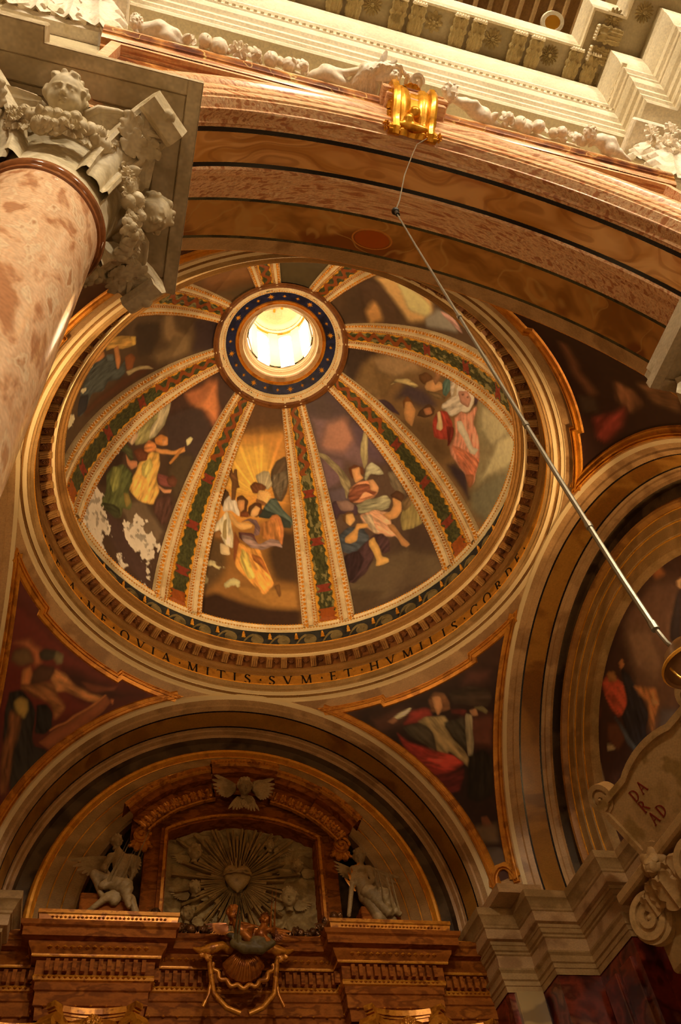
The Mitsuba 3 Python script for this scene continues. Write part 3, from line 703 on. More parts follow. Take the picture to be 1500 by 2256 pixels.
# ---------------------------------------------------------------- the paintings: patches of colour in the coordinates of their surfaces
PAINT = {
 'A': [
  ('4a2a10', 0.0272, [(59.29,58.42),(-35.73,74.32),(-25.24,62.96),(42.85,51.82)], ''),
  ('b5741a', 0.0726, [(28.55,56.51),(-15.83,62.26),(-13.85,36.68),(15.33,28.06),(17.35,43.23)], ''),
  ('cf9020', 0.0545, [(16.88,54.14),(-2.13,57.42),(-5.77,45.31),(3.13,40.97),(13.63,41.05)], ''),
  ('2e170c', 0.0272, [(16.78,6.59),(10.78,9.82),(0.38,7.92),(-14.66,6.92),(-14.59,0.11),(17.56,-4.67)], ''),
  ('8a5a1c', 0.0318, [(5.27,13.71),(-14.19,13.58),(-14.41,6.94),(-4.66,7.85),(4.07,11.32)], ''),
  ('3a2414', 0.0363, [(-7.75,31.68),(-15.47,30.23),(-15.07,14.56),(-7.46,16.34),(-4.76,23.94)], ''),
  ('4a3218', 0.0318, [(17.91,25.94),(9.52,25.73),(8.27,16.99),(15.25,7.13),(16.57,9.33)], ''),
  ('4a3522', 0.0054, [(-5.55,48.86),(-8.0,52.0),(-13.57,53.91),(-14.41,49.39),(-13.36,43.06),(-10.61,39.81),(-7.77,40.3),(-5.38,45.29)], ''),
  ('5a4a36', 0.0036, [(-6.04,47.61),(-13.98,49.41),(-14.16,45.32),(-11.51,43.35),(-9.91,40.32),(-6.2,44.31)], 'f'),
  ('8a7a5a', 0.0045, [(1.63,47.04),(-1.79,48.77),(-4.74,48.57),(-6.37,44.82),(-3.99,43.19),(0.04,44.9)], ''),
  ('3a2412', 0.0045, [(16.12,41.45),(12.23,40.34),(11.4,38.97),(12.68,35.03),(16.11,37.76)], ''),
  ('5a3414', 0.0027, [(14.42,46.65),(13.37,47.16),(12.07,46.13),(12.2,47.42),(10.77,47.58),(9.11,43.6),(8.0,42.51),(9.19,42.03),(8.86,38.99),(9.83,34.67),(11.68,43.07),(13.74,44.7)], ''),
  ('c9b890', 0.0036, [(13.11,37.52),(11.56,39.45),(10.43,38.15),(8.39,38.57),(6.42,35.34),(6.33,34.08),(9.63,35.22),(12.07,34.14),(12.85,34.47)], 'f'),
  ('c2b084', 0.0036, [(11.18,34.62),(9.47,33.2),(7.6,28.72),(6.86,23.99),(9.93,24.61),(11.91,26.95),(15.37,27.01),(13.83,30.84)], 'f'),
  ('8a7444', 0.0027, [(11.74,31.64),(10.62,32.43),(9.57,25.98),(11.22,26.61)], ''),
  ('b59a70', 0.0036, [(11.79,24.91),(8.41,24.44),(7.48,22.07),(10.88,21.53)], ''),
  ('7c4e22', 0.0027, [(14.78,27.19),(12.57,28.46),(11.43,27.59),(12.39,26.31),(13.9,26.15)], ''),
  ('4a2810', 0.0027, [(8.41,39.34),(6.33,40.49),(3.51,39.13),(3.29,35.85),(5.5,34.99),(7.12,36.24)], ''),
  ('b5763a', 0.0027, [(7.64,38.45),(4.95,39.17),(4.41,36.44),(5.93,35.43),(7.18,36.49)], ''),
  ('6a3010', 0.0027, [(6.25,35.37),(2.67,36.19),(2.41,34.44),(5.99,34.01)], ''),
  ('5a2e12', 0.0036, [(3.64,43.46),(1.67,45.24),(-1.5,45.04),(-3.53,44.17),(-2.26,41.8),(1.78,41.65)], ''),
  ('c48a44', 0.0027, [(-0.63,42.93),(-4.01,42.93),(-5.93,41.76),(-5.34,38.69),(-2.19,38.74),(0.11,40.31)], ''),
  ('7a4820', 0.0027, [(0.11,40.31),(-2.8,39.81),(-5.34,38.69),(-2.21,38.49),(0.33,39.27)], ''),
  ('3c4a40', 0.0045, [(-5.61,40.73),(-8.13,41.06),(-10.85,37.53),(-14.63,34.36),(-14.09,32.1),(-10.37,34.24),(-6.45,35.19),(-2.72,36.5),(-3.27,38.32)], 'f'),
  ('27302a', 0.0045, [(-1.62,37.43),(-6.08,36.95),(-13.61,33.9),(-13.73,31.61),(-10.59,31.95),(-9.43,35.51),(-4.49,34.59),(-1.18,34.85)], ''),
  ('4a2410', 0.0027, [(2.86,37.44),(0.68,39.23),(-2.17,39.0),(-2.72,36.5),(-0.85,34.82),(2.15,34.98)], ''),
  ('c8884a', 0.0027, [(2.24,36.75),(0.19,38.14),(-1.96,37.46),(-1.11,35.61),(0.78,34.64),(2.19,35.23)], ''),
  ('4a2a14', 0.0027, [(2.82,37.19),(1.31,38.65),(0.17,38.02),(1.66,36.32),(2.09,34.48),(2.96,35.89)], ''),
  ('9a5a1e', 0.0045, [(-2.3,33.05),(-5.16,34.12),(-6.44,35.83),(-8.78,36.01),(-10.64,32.97),(-10.8,29.66),(-9.44,26.11),(-6.5,27.59),(-3.17,28.42),(-2.12,30.88)], 'f'),
  ('b8662a', 0.0023, [(-5.47,34.9),(-7.77,35.99),(-9.75,35.0),(-10.9,31.69),(-10.21,26.87),(-9.63,27.13),(-9.95,31.7),(-8.42,34.74),(-6.46,34.18)], ''),
  ('6a4a4a', 0.0036, [(5.38,32.46),(2.38,34.19),(-0.6,34.03),(-2.37,31.91),(-1.9,29.33),(0.23,29.12),(-0.44,32.24),(2.6,33.4)], 'f'),
  ('c08a44', 0.0027, [(10.86,34.69),(9.07,34.32),(6.33,32.29),(2.5,32.65),(0.53,32.39),(1.06,31.31),(4.68,30.02),(6.68,30.69),(9.67,32.64)], ''),
  ('5a3030', 0.0036, [(5.52,29.37),(0.3,29.87),(-1.76,26.52),(0.53,25.26),(3.01,26.46),(5.3,27.87)], 'f'),
  ('8a6a62', 0.0036, [(4.5,28.77),(0.82,28.79),(-2.05,26.55),(-5.89,28.58),(-9.22,28.4),(-10.31,25.85),(-7.68,26.6),(-3.58,25.14),(0.53,25.26),(3.65,26.87)], 'f'),
  ('7a3a12', 0.0036, [(7.12,29.58),(4.84,26.67),(3.6,20.48),(5.16,19.18),(6.6,21.99)], ''),
  ('c87a1e', 0.0045, [(5.1,26.37),(2.3,25.29),(-2.4,25.31),(-3.93,21.85),(-5.33,18.85),(-7.15,14.78),(-3.95,11.24),(-0.54,14.33),(3.36,17.42),(5.44,19.12),(5.53,22.71)], 'f'),
  ('e09a34', 0.0064, [(4.01,24.77),(1.55,23.34),(0.18,19.42),(-1.02,16.46),(1.11,15.94),(2.93,19.04),(4.27,21.65)], 'f'),
  ('8e4a12', 0.0045, [(0.41,23.49),(-2.77,23.04),(-4.79,19.34),(-5.6,17.58),(-2.85,19.72),(-0.28,21.52)], 'f'),
  ('6a4018', 0.0027, [(-6.87,14.25),(-8.75,15.06),(-8.99,11.67),(-8.31,10.88),(-7.6,12.44)], ''),
  ('b0a070', 0.0045, [(16.28,17.86),(11.89,18.93),(9.2,17.81),(10.72,16.65),(14.44,17.15)], 's'),
  ('a89a64', 0.0054, [(8.42,13.05),(6.75,15.5),(3.73,14.77),(3.89,12.92),(6.52,12.68),(8.26,11.25)], 's'),
  ('8a7a50', 0.0045, [(15.93,14.31),(13.74,14.49),(14.32,10.62),(15.8,9.6)], 's'),
 ],
 'B': [
  ('3c2a30', 0.0455, [(-1.66,79.38),(-37.56,68.26),(-16.9,51.92),(-8.56,53.72),(0.51,62.3),(15.46,63.26)], ''),
  ('6a4a52', 0.0512, [(12.75,64.62),(-4.66,59.74),(-14.02,52.12),(-15.81,41.55),(-3.93,42.9),(13.2,53.43)], ''),
  ('8e5a48', 0.0398, [(2.87,60.31),(-9.06,58.64),(-7.93,52.04),(1.03,49.73),(9.34,52.66),(11.52,55.15)], ''),
  ('4a3440', 0.0341, [(-11.11,56.65),(-15.64,52.15),(-13.86,46.58),(-13.71,39.63),(-7.5,44.29),(-6.43,50.74)], ''),
  ('5c4048', 0.0341, [(13.54,52.82),(2.38,48.03),(6.16,42.26),(14.62,41.06),(14.46,46.32)], ''),
  ('4c3c44', 0.0341, [(14.95,41.46),(5.09,40.57),(7.09,35.76),(13.25,36.13),(14.78,38.13)], ''),
  ('3a2820', 0.0512, [(-8.47,20.52),(-16.85,15.01),(-15.37,1.41),(-0.73,12.04),(-1.81,18.81)], ''),
  ('57452e', 0.0455, [(16.25,12.08),(5.13,16.77),(-5.75,14.97),(-14.48,7.19),(-15.68,1.17),(-1.58,3.13),(15.21,3.25)], ''),
  ('43301f', 0.0341, [(15.6,10.21),(4.61,6.21),(8.78,2.73),(15.32,2.58)], ''),
  ('7a6a48', 0.0046, [(15.61,53.51),(10.11,51.46),(6.55,47.86),(4.76,44.59),(4.25,40.29),(7.76,36.3),(7.67,41.34),(7.85,44.79),(11.33,49.35),(15.51,52.49)], 'f'),
  ('8a7a50', 0.0046, [(-13.33,51.64),(-15.47,51.0),(-6.53,43.24),(-3.5,42.35),(-5.48,46.65),(-8.41,49.17)], 'f'),
  ('8f8a6c', 0.0046, [(-4.77,42.54),(-8.43,42.74),(-10.12,40.79),(-10.58,37.56),(-8.06,38.48),(-5.11,40.22),(-2.07,39.01),(-2.05,40.08)], 'f'),
  ('6a5a44', 0.0057, [(-12.16,37.45),(-14.75,35.95),(-15.07,32.7),(-13.91,28.15),(-11.82,28.7),(-10.24,33.29)], 'f'),
  ('5c2a12', 0.0028, [(2.39,44.88),(-1.13,45.07),(-3.51,43.07),(-2.65,41.26),(0.27,41.69),(3.13,41.3)], ''),
  ('c48048', 0.0028, [(1.04,44.43),(-2.45,43.85),(-1.4,41.76),(-1.84,40.16),(2.4,40.01),(1.97,42.3)], ''),
  ('b87048', 0.0046, [(5.74,39.4),(0.38,39.97),(-3.47,38.77),(-5.42,36.46),(-4.66,33.95),(-1.91,33.43),(3.69,34.27),(6.18,34.79)], 'f'),
  ('7a3c26', 0.0034, [(6.64,37.65),(2.57,39.72),(-2.49,38.12),(-4.85,34.22),(-2.63,33.82),(-0.25,36.23),(4.18,35.13),(6.71,34.62)], 'f'),
  ('c08250', 0.0034, [(-3.07,38.95),(-5.26,38.34),(-5.98,35.12),(-4.66,33.95),(-2.37,35.7)], ''),
  ('8a8464', 0.0046, [(5.29,33.81),(1.07,33.97),(-7.24,31.96),(-7.59,29.62),(-5.69,28.1),(-0.22,29.62),(5.23,31.08)], 'f'),
  ('c28460', 0.0057, [(4.99,30.65),(-1.25,29.87),(-5.74,26.65),(-3.79,23.06),(-5.22,17.39),(-3.9,19.85),(-2.44,20.24),(2.61,23.59),(5.04,27.61)], 'f'),
  ('d09a78', 0.0046, [(4.38,30.09),(0.8,29.36),(1.42,24.46),(0.29,23.27),(2.61,23.59),(3.85,26.48)], 'f'),
  ('4a2a18', 0.0028, [(-8.32,31.4),(-11.58,31.05),(-13.57,28.36),(-11.42,27.46),(-9.18,29.12),(-8.3,29.96)], ''),
  ('b87c40', 0.0034, [(-8.48,30.22),(-11.07,27.67),(-9.5,25.31),(-7.01,24.2),(-3.98,25.08),(-2.78,27.77),(-5.9,26.93),(-7.6,28.18)], ''),
  ('86743e', 0.0057, [(-9.33,25.05),(-15.21,26.57),(-15.67,22.52),(-14.29,18.29),(-10.13,18.8),(-6.9,19.99),(-7.56,22.82)], 'f'),
  ('6a5030', 0.0057, [(-11.07,27.67),(-15.6,27.06),(-13.73,24.56),(-10.01,24.65)], 'f'),
  ('3a2430', 0.0046, [(14.89,36.51),(12.38,37.24),(7.63,35.59),(4.66,33.25),(5.87,30.62),(12.14,33.2),(14.02,31.37)], ''),
  ('7a5a50', 0.0046, [(12.38,37.24),(7.76,36.3),(5.68,33.94),(6.73,32.61),(11.13,33.6)], ''),
  ('5a3a1c', 0.0028, [(11.58,32.39),(9.17,33.04),(6.99,32.02),(7.36,30.12),(10.54,29.44),(11.73,30.77)], ''),
  ('c08a4a', 0.0028, [(10.3,32.37),(7.5,31.84),(7.11,29.7),(9.65,28.5),(10.81,29.85)], ''),
  ('343c44', 0.0057, [(14.48,27.21),(10.49,28.42),(5.28,27.02),(4.58,23.7),(6.33,19.97),(10.28,19.34),(14.74,21.99),(15.35,25.45)], 'f'),
  ('b8803a', 0.0034, [(12.57,25.71),(8.51,27.14),(7.1,28.68),(3.47,27.36),(3.98,26.19),(6.96,26.95),(8.86,23.9),(11.35,23.36),(12.93,24.48)], ''),
  ('3e2428', 0.0057, [(8.86,21.55),(3.54,23.29),(-0.26,22.68),(-1.73,19.55),(-0.42,16.37),(1.76,16.7),(2.98,20.67),(5.13,16.77),(9.0,13.5),(12.98,11.46),(15.74,12.94),(14.59,16.64)], 'f'),
  ('2c181c', 0.0068, [(15.05,20.75),(9.05,20.94),(7.78,17.8),(12.69,12.72),(15.87,12.31)], 'f'),
  ('c88a3c', 0.0034, [(5.03,22.52),(3.03,22.57),(2.31,20.38),(2.3,16.25),(0.56,14.76),(0.88,13.87),(5.24,14.09),(4.24,16.07),(4.75,19.01),(5.24,20.9)], ''),
  ('a06a38', 0.0034, [(-2.71,24.3),(-4.76,23.27),(-5.88,18.79),(-7.41,15.07),(-6.07,14.79),(-4.71,16.25),(-4.43,19.22),(-3.04,22.39)], ''),
 ],
 'C': [
  ('33221a', 0.0371, [(-37.44,71.62),(-29.89,41.36),(-14.04,54.38),(-2.9,63.32),(16.32,63.56),(13.98,68.47)], ''),
  ('6a4c28', 0.0247, [(12.9,62.69),(-0.48,63.05),(-10.04,60.38),(-15.7,53.63),(-16.53,44.58),(-14.61,40.45),(-7.14,45.92),(-0.53,52.23),(9.51,52.73),(14.28,57.0)], ''),
  ('8a6a44', 0.0371, [(-7.52,60.62),(-14.04,54.38),(-14.88,45.75),(-10.65,44.69),(-2.24,52.53),(-1.06,57.18)], ''),
  ('3a2a30', 0.0371, [(7.59,49.8),(-2.41,48.46),(-4.46,42.13),(-1.9,36.25),(1.46,37.93),(3.53,42.67),(4.7,47.61)], ''),
  ('4a3018', 0.0494, [(13.06,44.49),(4.82,33.81),(8.86,25.43),(14.12,27.28),(13.91,36.59)], ''),
  ('7d7452', 0.0556, [(-15.08,23.16),(-17.23,9.43),(-10.84,3.8),(-1.93,-0.54),(11.03,0.69),(14.86,11.22),(2.76,16.32),(-5.24,21.42)], ''),
  ('9a8e68', 0.0371, [(-12.68,20.84),(-15.22,10.34),(-13.11,7.35),(-4.21,12.57),(-4.94,18.64)], ''),
  ('a3976e', 0.0309, [(1.6,12.16),(-8.12,11.3),(-14.71,5.09),(-8.73,2.01),(-3.24,5.36),(3.05,9.73),(7.26,12.2)], ''),
  ('5e5a44', 0.0371, [(12.15,12.87),(3.05,9.73),(-4.33,3.12),(3.6,1.58),(11.24,1.32),(13.95,6.96)], ''),
  ('2a1c24', 0.0247, [(12.65,24.97),(9.74,22.56),(8.98,17.17),(13.58,11.27),(13.49,19.45)], ''),
  ('3a2430', 0.0062, [(14.72,55.03),(10.93,52.72),(10.45,48.83),(12.57,45.66),(13.74,49.86)], ''),
  ('a08a58', 0.0049, [(2.68,52.82),(-2.25,51.72),(-5.05,48.08),(-4.76,43.88),(-2.7,45.17),(-1.83,49.18),(0.28,51.66)], 'f'),
  ('5a3416', 0.0037, [(-9.15,44.53),(-11.8,42.33),(-11.34,39.36),(-8.57,39.86),(-5.84,42.39),(-6.95,43.83)], ''),
  ('b07c48', 0.0037, [(-7.29,41.78),(-10.43,39.26),(-11.26,36.37),(-9.23,35.22),(-6.81,37.42),(-3.78,40.27),(-5.19,41.84)], ''),
  ('8a5a34', 0.0037, [(-14.39,40.85),(-16.57,36.76),(-12.33,36.92),(-8.71,38.17),(-9.98,39.21),(-13.18,38.69)], ''),
  ('37564c', 0.0049, [(-11.08,35.92),(-15.09,33.69),(-9.97,32.68),(-6.91,33.9),(-6.91,35.24)], 'f'),
  ('6a5030', 0.0049, [(-3.83,41.57),(-6.39,37.33),(-6.91,33.9),(-5.18,34.4),(-3.61,38.48)], 'f'),
  ('6a3a14', 0.0037, [(6.11,47.18),(2.92,46.38),(3.61,43.98),(6.78,44.27),(8.49,45.92)], ''),
  ('b0763c', 0.0037, [(5.9,46.36),(3.8,44.81),(5.55,42.44),(9.13,41.49),(12.5,40.88),(12.37,43.37),(10.22,45.25)], ''),
  ('4a2c18', 0.0037, [(4.26,41.07),(0.04,39.28),(-0.13,36.62),(2.1,36.33),(6.14,38.51),(7.66,41.17)], ''),
  ('a8663c', 0.0037, [(2.9,40.18),(0.67,38.19),(2.02,36.82),(4.67,38.63)], ''),
  ('c8bca0', 0.0049, [(-14.67,33.66),(-16.67,29.35),(-16.28,23.75),(-11.64,23.64),(-7.71,24.72),(-4.76,28.25),(-1.6,30.1),(-1.89,34.42),(-3.72,34.49),(-7.49,31.76),(-10.77,32.81)], 'f'),
  ('a08a6a', 0.0037, [(-3.72,34.49),(-9.46,30.79),(-13.76,30.04),(-13.81,31.39),(-8.92,31.6)], ''),
  ('a8705a', 0.0031, [(-11.15,30.16),(-13.65,26.81),(-12.15,24.7),(-8.46,25.4),(-7.92,28.62)], ''),
  ('7a4a38', 0.0019, [(-11.18,28.79),(-11.9,27.97),(-11.34,27.88),(-10.66,28.61)], ''),
  ('7a4a38', 0.0019, [(-11.96,26.58),(-12.27,25.77),(-11.5,26.03),(-11.27,26.7)], ''),
  ('8e1e14', 0.0062, [(3.91,36.11),(0.13,35.16),(-2.3,32.7),(-0.17,29.08),(3.74,27.85),(7.77,27.21),(5.95,28.77),(7.88,30.81),(8.86,33.33)], 'f'),
  ('6a120e', 0.0049, [(2.33,31.0),(0.86,28.17),(3.74,27.33),(8.09,27.55),(4.68,29.42)], 'f'),
  ('c89a6a', 0.0031, [(0.81,35.39),(-0.46,34.43),(3.95,31.76),(5.42,32.07),(6.02,33.51)], ''),
  ('c2745a', 0.0062, [(-1.84,29.22),(-5.05,27.86),(-7.66,24.21),(-11.17,22.56),(-10.43,21.91),(-5.27,22.47),(-3.41,19.1),(1.84,15.72),(10.18,13.5),(9.64,17.86),(9.14,25.25),(7.15,27.05),(2.49,26.92)], 'f'),
  ('b05a3a', 0.0062, [(5.91,26.7),(4.22,22.84),(2.68,18.14),(1.84,15.72),(7.69,14.45),(9.22,16.97),(9.09,21.89)], 'f'),
  ('d8b48c', 0.0031, [(-1.75,28.22),(-2.94,26.68),(-1.22,23.47),(1.07,19.65),(0.02,17.4),(2.08,17.92),(3.1,19.6),(1.54,23.22),(0.6,26.77)], ''),
  ('8a4a2a', 0.0049, [(9.64,17.86),(6.99,15.05),(10.18,13.5),(10.85,14.19)], ''),
  ('3a2634', 0.0087, [(-15.91,23.72),(-16.85,20.86),(-12.15,22.25),(-10.59,23.44)], ''),
 ],
 'D': [
  ('3a2018', 0.0371, [(19.74,50.94),(12.45,74.58),(-26.75,58.56),(-17.61,48.17),(4.62,44.85)], ''),
  ('8e4a24', 0.0247, [(12.62,55.55),(9.59,61.34),(10.81,64.27),(6.52,66.77),(-4.26,62.79),(-11.26,60.96),(-14.28,55.71),(-5.89,56.55),(-1.09,57.45),(3.83,55.15)], ''),
  ('b0602c', 0.0185, [(0.94,60.35),(6.36,64.49),(4.09,65.69),(-5.99,62.56),(-13.61,57.54),(-6.21,58.05),(2.88,55.72)], ''),
  ('352420', 0.0371, [(9.97,46.65),(4.29,54.86),(-2.62,57.75),(-13.71,55.5),(-15.2,43.32),(-11.91,35.98),(-1.74,40.25)], ''),
  ('40301e', 0.0309, [(-3.81,41.53),(-13.24,45.61),(-14.96,35.56),(-14.21,30.67),(-6.77,35.12)], ''),
  ('2e1a14', 0.0247, [(17.7,16.87),(15.96,29.16),(13.83,32.26),(8.84,23.54),(12.04,16.32)], ''),
  ('5a4632', 0.0309, [(4.24,18.08),(-3.17,24.91),(-14.12,20.95),(-13.33,16.08),(-4.21,14.07)], ''),
  ('3c2622', 0.0371, [(8.06,12.74),(1.06,14.74),(-5.42,11.14),(-12.37,8.14),(-13.67,1.84),(-5.93,3.96),(1.1,6.24)], ''),
  ('7a7040', 0.0074, [(15.59,37.42),(18.83,44.46),(18.23,50.55),(13.28,50.35),(7.23,45.79),(6.47,40.64),(8.3,36.37),(10.56,33.47)], 'f'),
  ('9a8a68', 0.0062, [(18.25,47.45),(16.18,51.28),(12.36,50.01),(7.24,45.29),(6.47,40.64),(8.07,38.42),(10.68,41.0),(11.44,44.38)], 'f'),
  ('9a7c5c', 0.0049, [(16.3,33.67),(17.62,36.36),(15.6,37.93),(11.94,35.98),(11.27,32.82),(13.83,32.26)], 'f'),
  ('b0661e', 0.0031, [(6.2,39.92),(5.21,42.54),(1.82,43.59),(-0.4,41.96),(1.62,40.61),(4.57,39.36)], ''),
  ('c07a3c', 0.0031, [(3.5,41.96),(1.37,43.0),(0.01,41.69),(1.62,40.61)], ''),
  ('b8682a', 0.0049, [(7.7,35.96),(7.76,38.21),(4.57,39.36),(2.39,38.3),(3.73,36.43),(5.97,34.68)], 'f'),
  ('c07a34', 0.0031, [(4.04,38.41),(1.12,39.63),(-4.5,42.79),(-6.69,45.26),(-8.29,44.45),(-6.21,42.5),(-0.02,38.69),(2.49,37.79)], ''),
  ('d8b070', 0.0025, [(-5.29,47.04),(-6.16,48.79),(-8.0,48.87),(-8.07,47.23),(-7.29,46.0)], ''),
  ('a8641e', 0.0025, [(-6.84,45.76),(-6.48,42.24),(-5.63,38.48),(-4.76,38.37),(-5.22,42.78)], ''),
  ('c68a30', 0.0062, [(5.29,31.73),(4.02,36.65),(1.05,38.38),(-2.02,36.23),(-3.69,32.41),(-6.93,29.7),(-7.19,25.22),(-1.16,23.1),(3.09,23.45),(4.18,25.44),(4.17,28.79)], 'f'),
  ('dca040', 0.0074, [(4.05,31.85),(3.01,35.23),(0.3,34.64),(-1.25,30.36),(1.65,29.49)], 'f'),
  ('3a3c20', 0.0049, [(16.3,28.81),(14.22,31.4),(10.12,32.03),(7.61,30.66),(8.52,29.0),(11.67,29.69),(14.29,28.06)], 'f'),
  ('a8643c', 0.0031, [(11.4,29.49),(8.42,29.52),(6.01,31.13),(4.76,30.0),(6.08,28.07),(8.97,28.16)], ''),
  ('5a2814', 0.0031, [(9.49,32.14),(8.34,34.73),(4.67,35.71),(3.34,33.69),(5.65,31.43)], ''),
  ('454a22', 0.0062, [(12.55,23.06),(10.03,27.2),(5.02,27.67),(3.25,25.78),(3.45,23.17),(-0.25,21.24),(-0.55,19.11),(1.94,17.97),(1.37,15.28),(3.02,13.56),(6.12,13.28),(9.65,12.47),(10.02,17.01),(12.7,19.88)], 'f'),
  ('6a6a2e', 0.0049, [(12.44,23.61),(9.4,26.03),(6.71,21.25),(7.5,18.5),(10.57,19.82)], 'f'),
  ('2c2e18', 0.0049, [(9.63,13.3),(5.68,16.06),(3.01,17.1),(1.52,15.55),(3.02,13.56),(6.64,13.22)], 'f'),
  ('7c6428', 0.0037, [(4.29,21.26),(2.86,22.42),(0.29,21.23),(0.86,18.81),(2.62,19.8)], ''),
  ('6a302a', 0.0049, [(-3.17,33.69),(-6.77,35.12),(-10.26,35.12),(-10.46,33.29),(-7.49,31.99),(-4.93,31.61)], 'f'),
  ('5a2c1c', 0.0031, [(-6.81,34.35),(-8.57,36.55),(-11.29,36.05),(-11.67,33.93),(-8.87,33.18)], ''),
  ('b8764a', 0.0031, [(-4.95,31.22),(-8.48,31.4),(-10.84,32.72),(-11.01,31.66),(-8.66,30.34),(-5.76,30.54)], ''),
  ('4a2a22', 0.0074, [(-6.9,27.35),(-10.61,31.45),(-13.52,29.19),(-13.83,23.75),(-12.37,21.85),(-7.85,24.1)], 'f'),
  ('e0c89a', 0.0031, [(17.54,15.31),(15.47,16.23),(13.12,15.25),(10.91,15.76),(8.91,13.97),(9.29,12.81),(6.89,11.8),(3.23,11.04),(2.04,8.54),(4.51,6.08),(4.69,4.0),(1.4,2.94),(0.31,0.77),(6.21,1.12),(11.5,0.82),(17.55,1.71),(18.57,7.47),(18.14,12.1)], 'p'),
  ('e2cca0', 0.0031, [(0.26,14.21),(-3.25,17.98),(-3.0,19.34),(-7.76,20.61),(-5.86,18.63),(-7.68,16.79),(-11.32,17.9),(-13.58,16.59),(-13.27,12.36),(-13.12,4.87),(-12.13,5.76),(-10.43,9.19),(-6.79,9.82),(-3.76,10.71),(-1.33,11.97)], 'p'),
  ('dcc496', 0.0025, [(-0.66,3.82),(-2.77,5.82),(-5.77,4.6),(-4.92,2.86),(-2.47,2.19)], 'p'),
  ('dcc496', 0.0025, [(-9.49,2.99),(-12.73,2.77),(-13.26,1.97),(-10.59,1.45)], 'p'),
  ('e0c89a', 0.0025, [(17.03,27.57),(16.64,28.45),(13.84,28.05),(13.82,27.15),(15.38,26.49)], ''),
 ],
 'E': [
  ('4a3420', 0.0371, [(13.82,32.61),(16.21,49.44),(16.05,70.14),(-18.2,69.99),(-11.28,48.95),(-0.62,40.61)], ''),
  ('7a5c38', 0.0309, [(13.86,49.35),(14.64,52.87),(5.6,55.24),(-0.02,60.15),(-9.75,60.05),(-10.26,56.95),(-3.77,54.19),(2.07,50.97)], ''),
  ('6a5030', 0.0309, [(1.08,55.02),(-1.65,60.64),(-11.54,59.23),(-11.19,49.77),(-5.95,48.29),(-4.56,53.04)], ''),
  ('2e1e1e', 0.0309, [(11.45,60.15),(16.05,70.14),(-15.74,69.74),(-11.33,61.55),(-0.45,62.47)], ''),
  ('33241a', 0.0247, [(9.95,39.45),(9.3,48.91),(1.22,49.87),(-5.58,47.48),(-3.69,43.33)], ''),
  ('4a2412', 0.0247, [(-10.08,37.63),(-9.02,44.97),(-12.89,48.83),(-14.24,35.72),(-12.64,21.01),(-10.72,20.34)], ''),
  ('a87a2c', 0.0049, [(7.62,29.24),(7.27,33.54),(6.31,37.79),(3.33,41.38),(1.33,40.4),(1.32,36.96),(3.51,32.59),(3.47,29.8)], 'f'),
  ('c09030', 0.0037, [(5.53,38.84),(4.83,41.12),(1.33,41.67),(1.33,40.4)], ''),
  ('b06a2c', 0.0037, [(1.9,24.21),(4.35,28.67),(1.99,29.6),(0.56,26.92)], ''),
  ('b06a30', 0.0037, [(3.31,33.08),(3.89,34.77),(-2.27,36.21),(-5.87,35.63),(-4.43,34.51),(-0.43,34.06)], ''),
  ('38403c', 0.0074, [(1.57,29.66),(0.66,33.49),(-6.06,35.18),(-3.01,37.78),(-8.59,38.18),(-9.66,35.44),(-7.34,31.47),(-9.71,29.36),(-7.6,24.06),(-11.04,20.27),(-10.92,17.98),(-5.09,18.8),(-1.3,22.02),(1.62,24.77)], 'f'),
  ('4a5654', 0.0049, [(2.19,30.04),(1.31,32.95),(-1.52,33.7),(-0.16,30.82)], ''),
  ('20242a', 0.0074, [(-5.09,18.8),(-6.99,23.07),(-11.06,21.39),(-10.51,16.87)], ''),
  ('7a3c14', 0.0049, [(-2.1,37.73),(-1.4,40.26),(-4.1,42.09),(-8.2,40.8),(-7.5,38.67)], ''),
  ('9a8458', 0.0049, [(-7.71,38.23),(-8.17,42.5),(-10.43,46.55),(-13.18,48.39),(-9.6,42.43),(-9.96,38.96)], 'f'),
  ('d8b87c', 0.0025, [(2.98,23.49),(1.36,24.55),(-0.67,23.53),(0.6,21.81)], 'p'),
  ('d8b87c', 0.0025, [(-2.99,19.38),(-3.97,22.92),(-5.97,22.61),(-6.08,20.98),(-4.05,19.39)], 'p'),
  ('d8b87c', 0.0025, [(-6.96,13.13),(-9.11,15.33),(-10.61,14.98),(-10.37,11.71),(-8.53,11.49)], 'p'),
 ],
 'F': [
  ('3a281c', 0.0488, [(-29.25,51.83),(-16.21,47.64),(10.59,61.98),(9.48,69.51)], ''),
  ('4a3020', 0.0488, [(-17.36,55.09),(-6.76,48.02),(13.73,50.18),(13.86,62.49)], ''),
  ('c09050', 0.0293, [(-12.72,49.13),(-9.66,40.67),(-3.01,35.74),(2.5,34.25),(9.61,37.9),(12.15,46.7),(0.59,48.83)], ''),
  ('d8ac68', 0.0244, [(-7.98,43.66),(-1.95,38.15),(3.63,35.65),(8.78,38.47),(6.56,45.18)], ''),
  ('a87438', 0.0244, [(4.62,59.94),(-1.09,54.91),(11.44,55.18),(14.08,60.24)], ''),
  ('7a7468', 0.0195, [(9.1,40.23),(4.12,33.25),(6.8,29.99),(12.01,28.32),(13.03,40.48)], ''),
  ('b08078', 0.0098, [(4.9,32.72),(6.22,27.94),(11.27,26.28),(9.95,29.42),(7.33,31.97)], 'f'),
 ],
 'G': [
  ('40321c', 0.0366, [(-12.4,47.55),(10.93,38.83),(37.52,62.06),(-11.01,74.44)], ''),
  ('5c4c28', 0.0488, [(-3.45,46.59),(12.36,41.35),(16.62,54.14),(2.51,57.18)], ''),
 ],
 'H': [
  ('5a3416', 0.0488, [(39.94,56.3),(51.91,76.14),(-30.54,55.25)], ''),
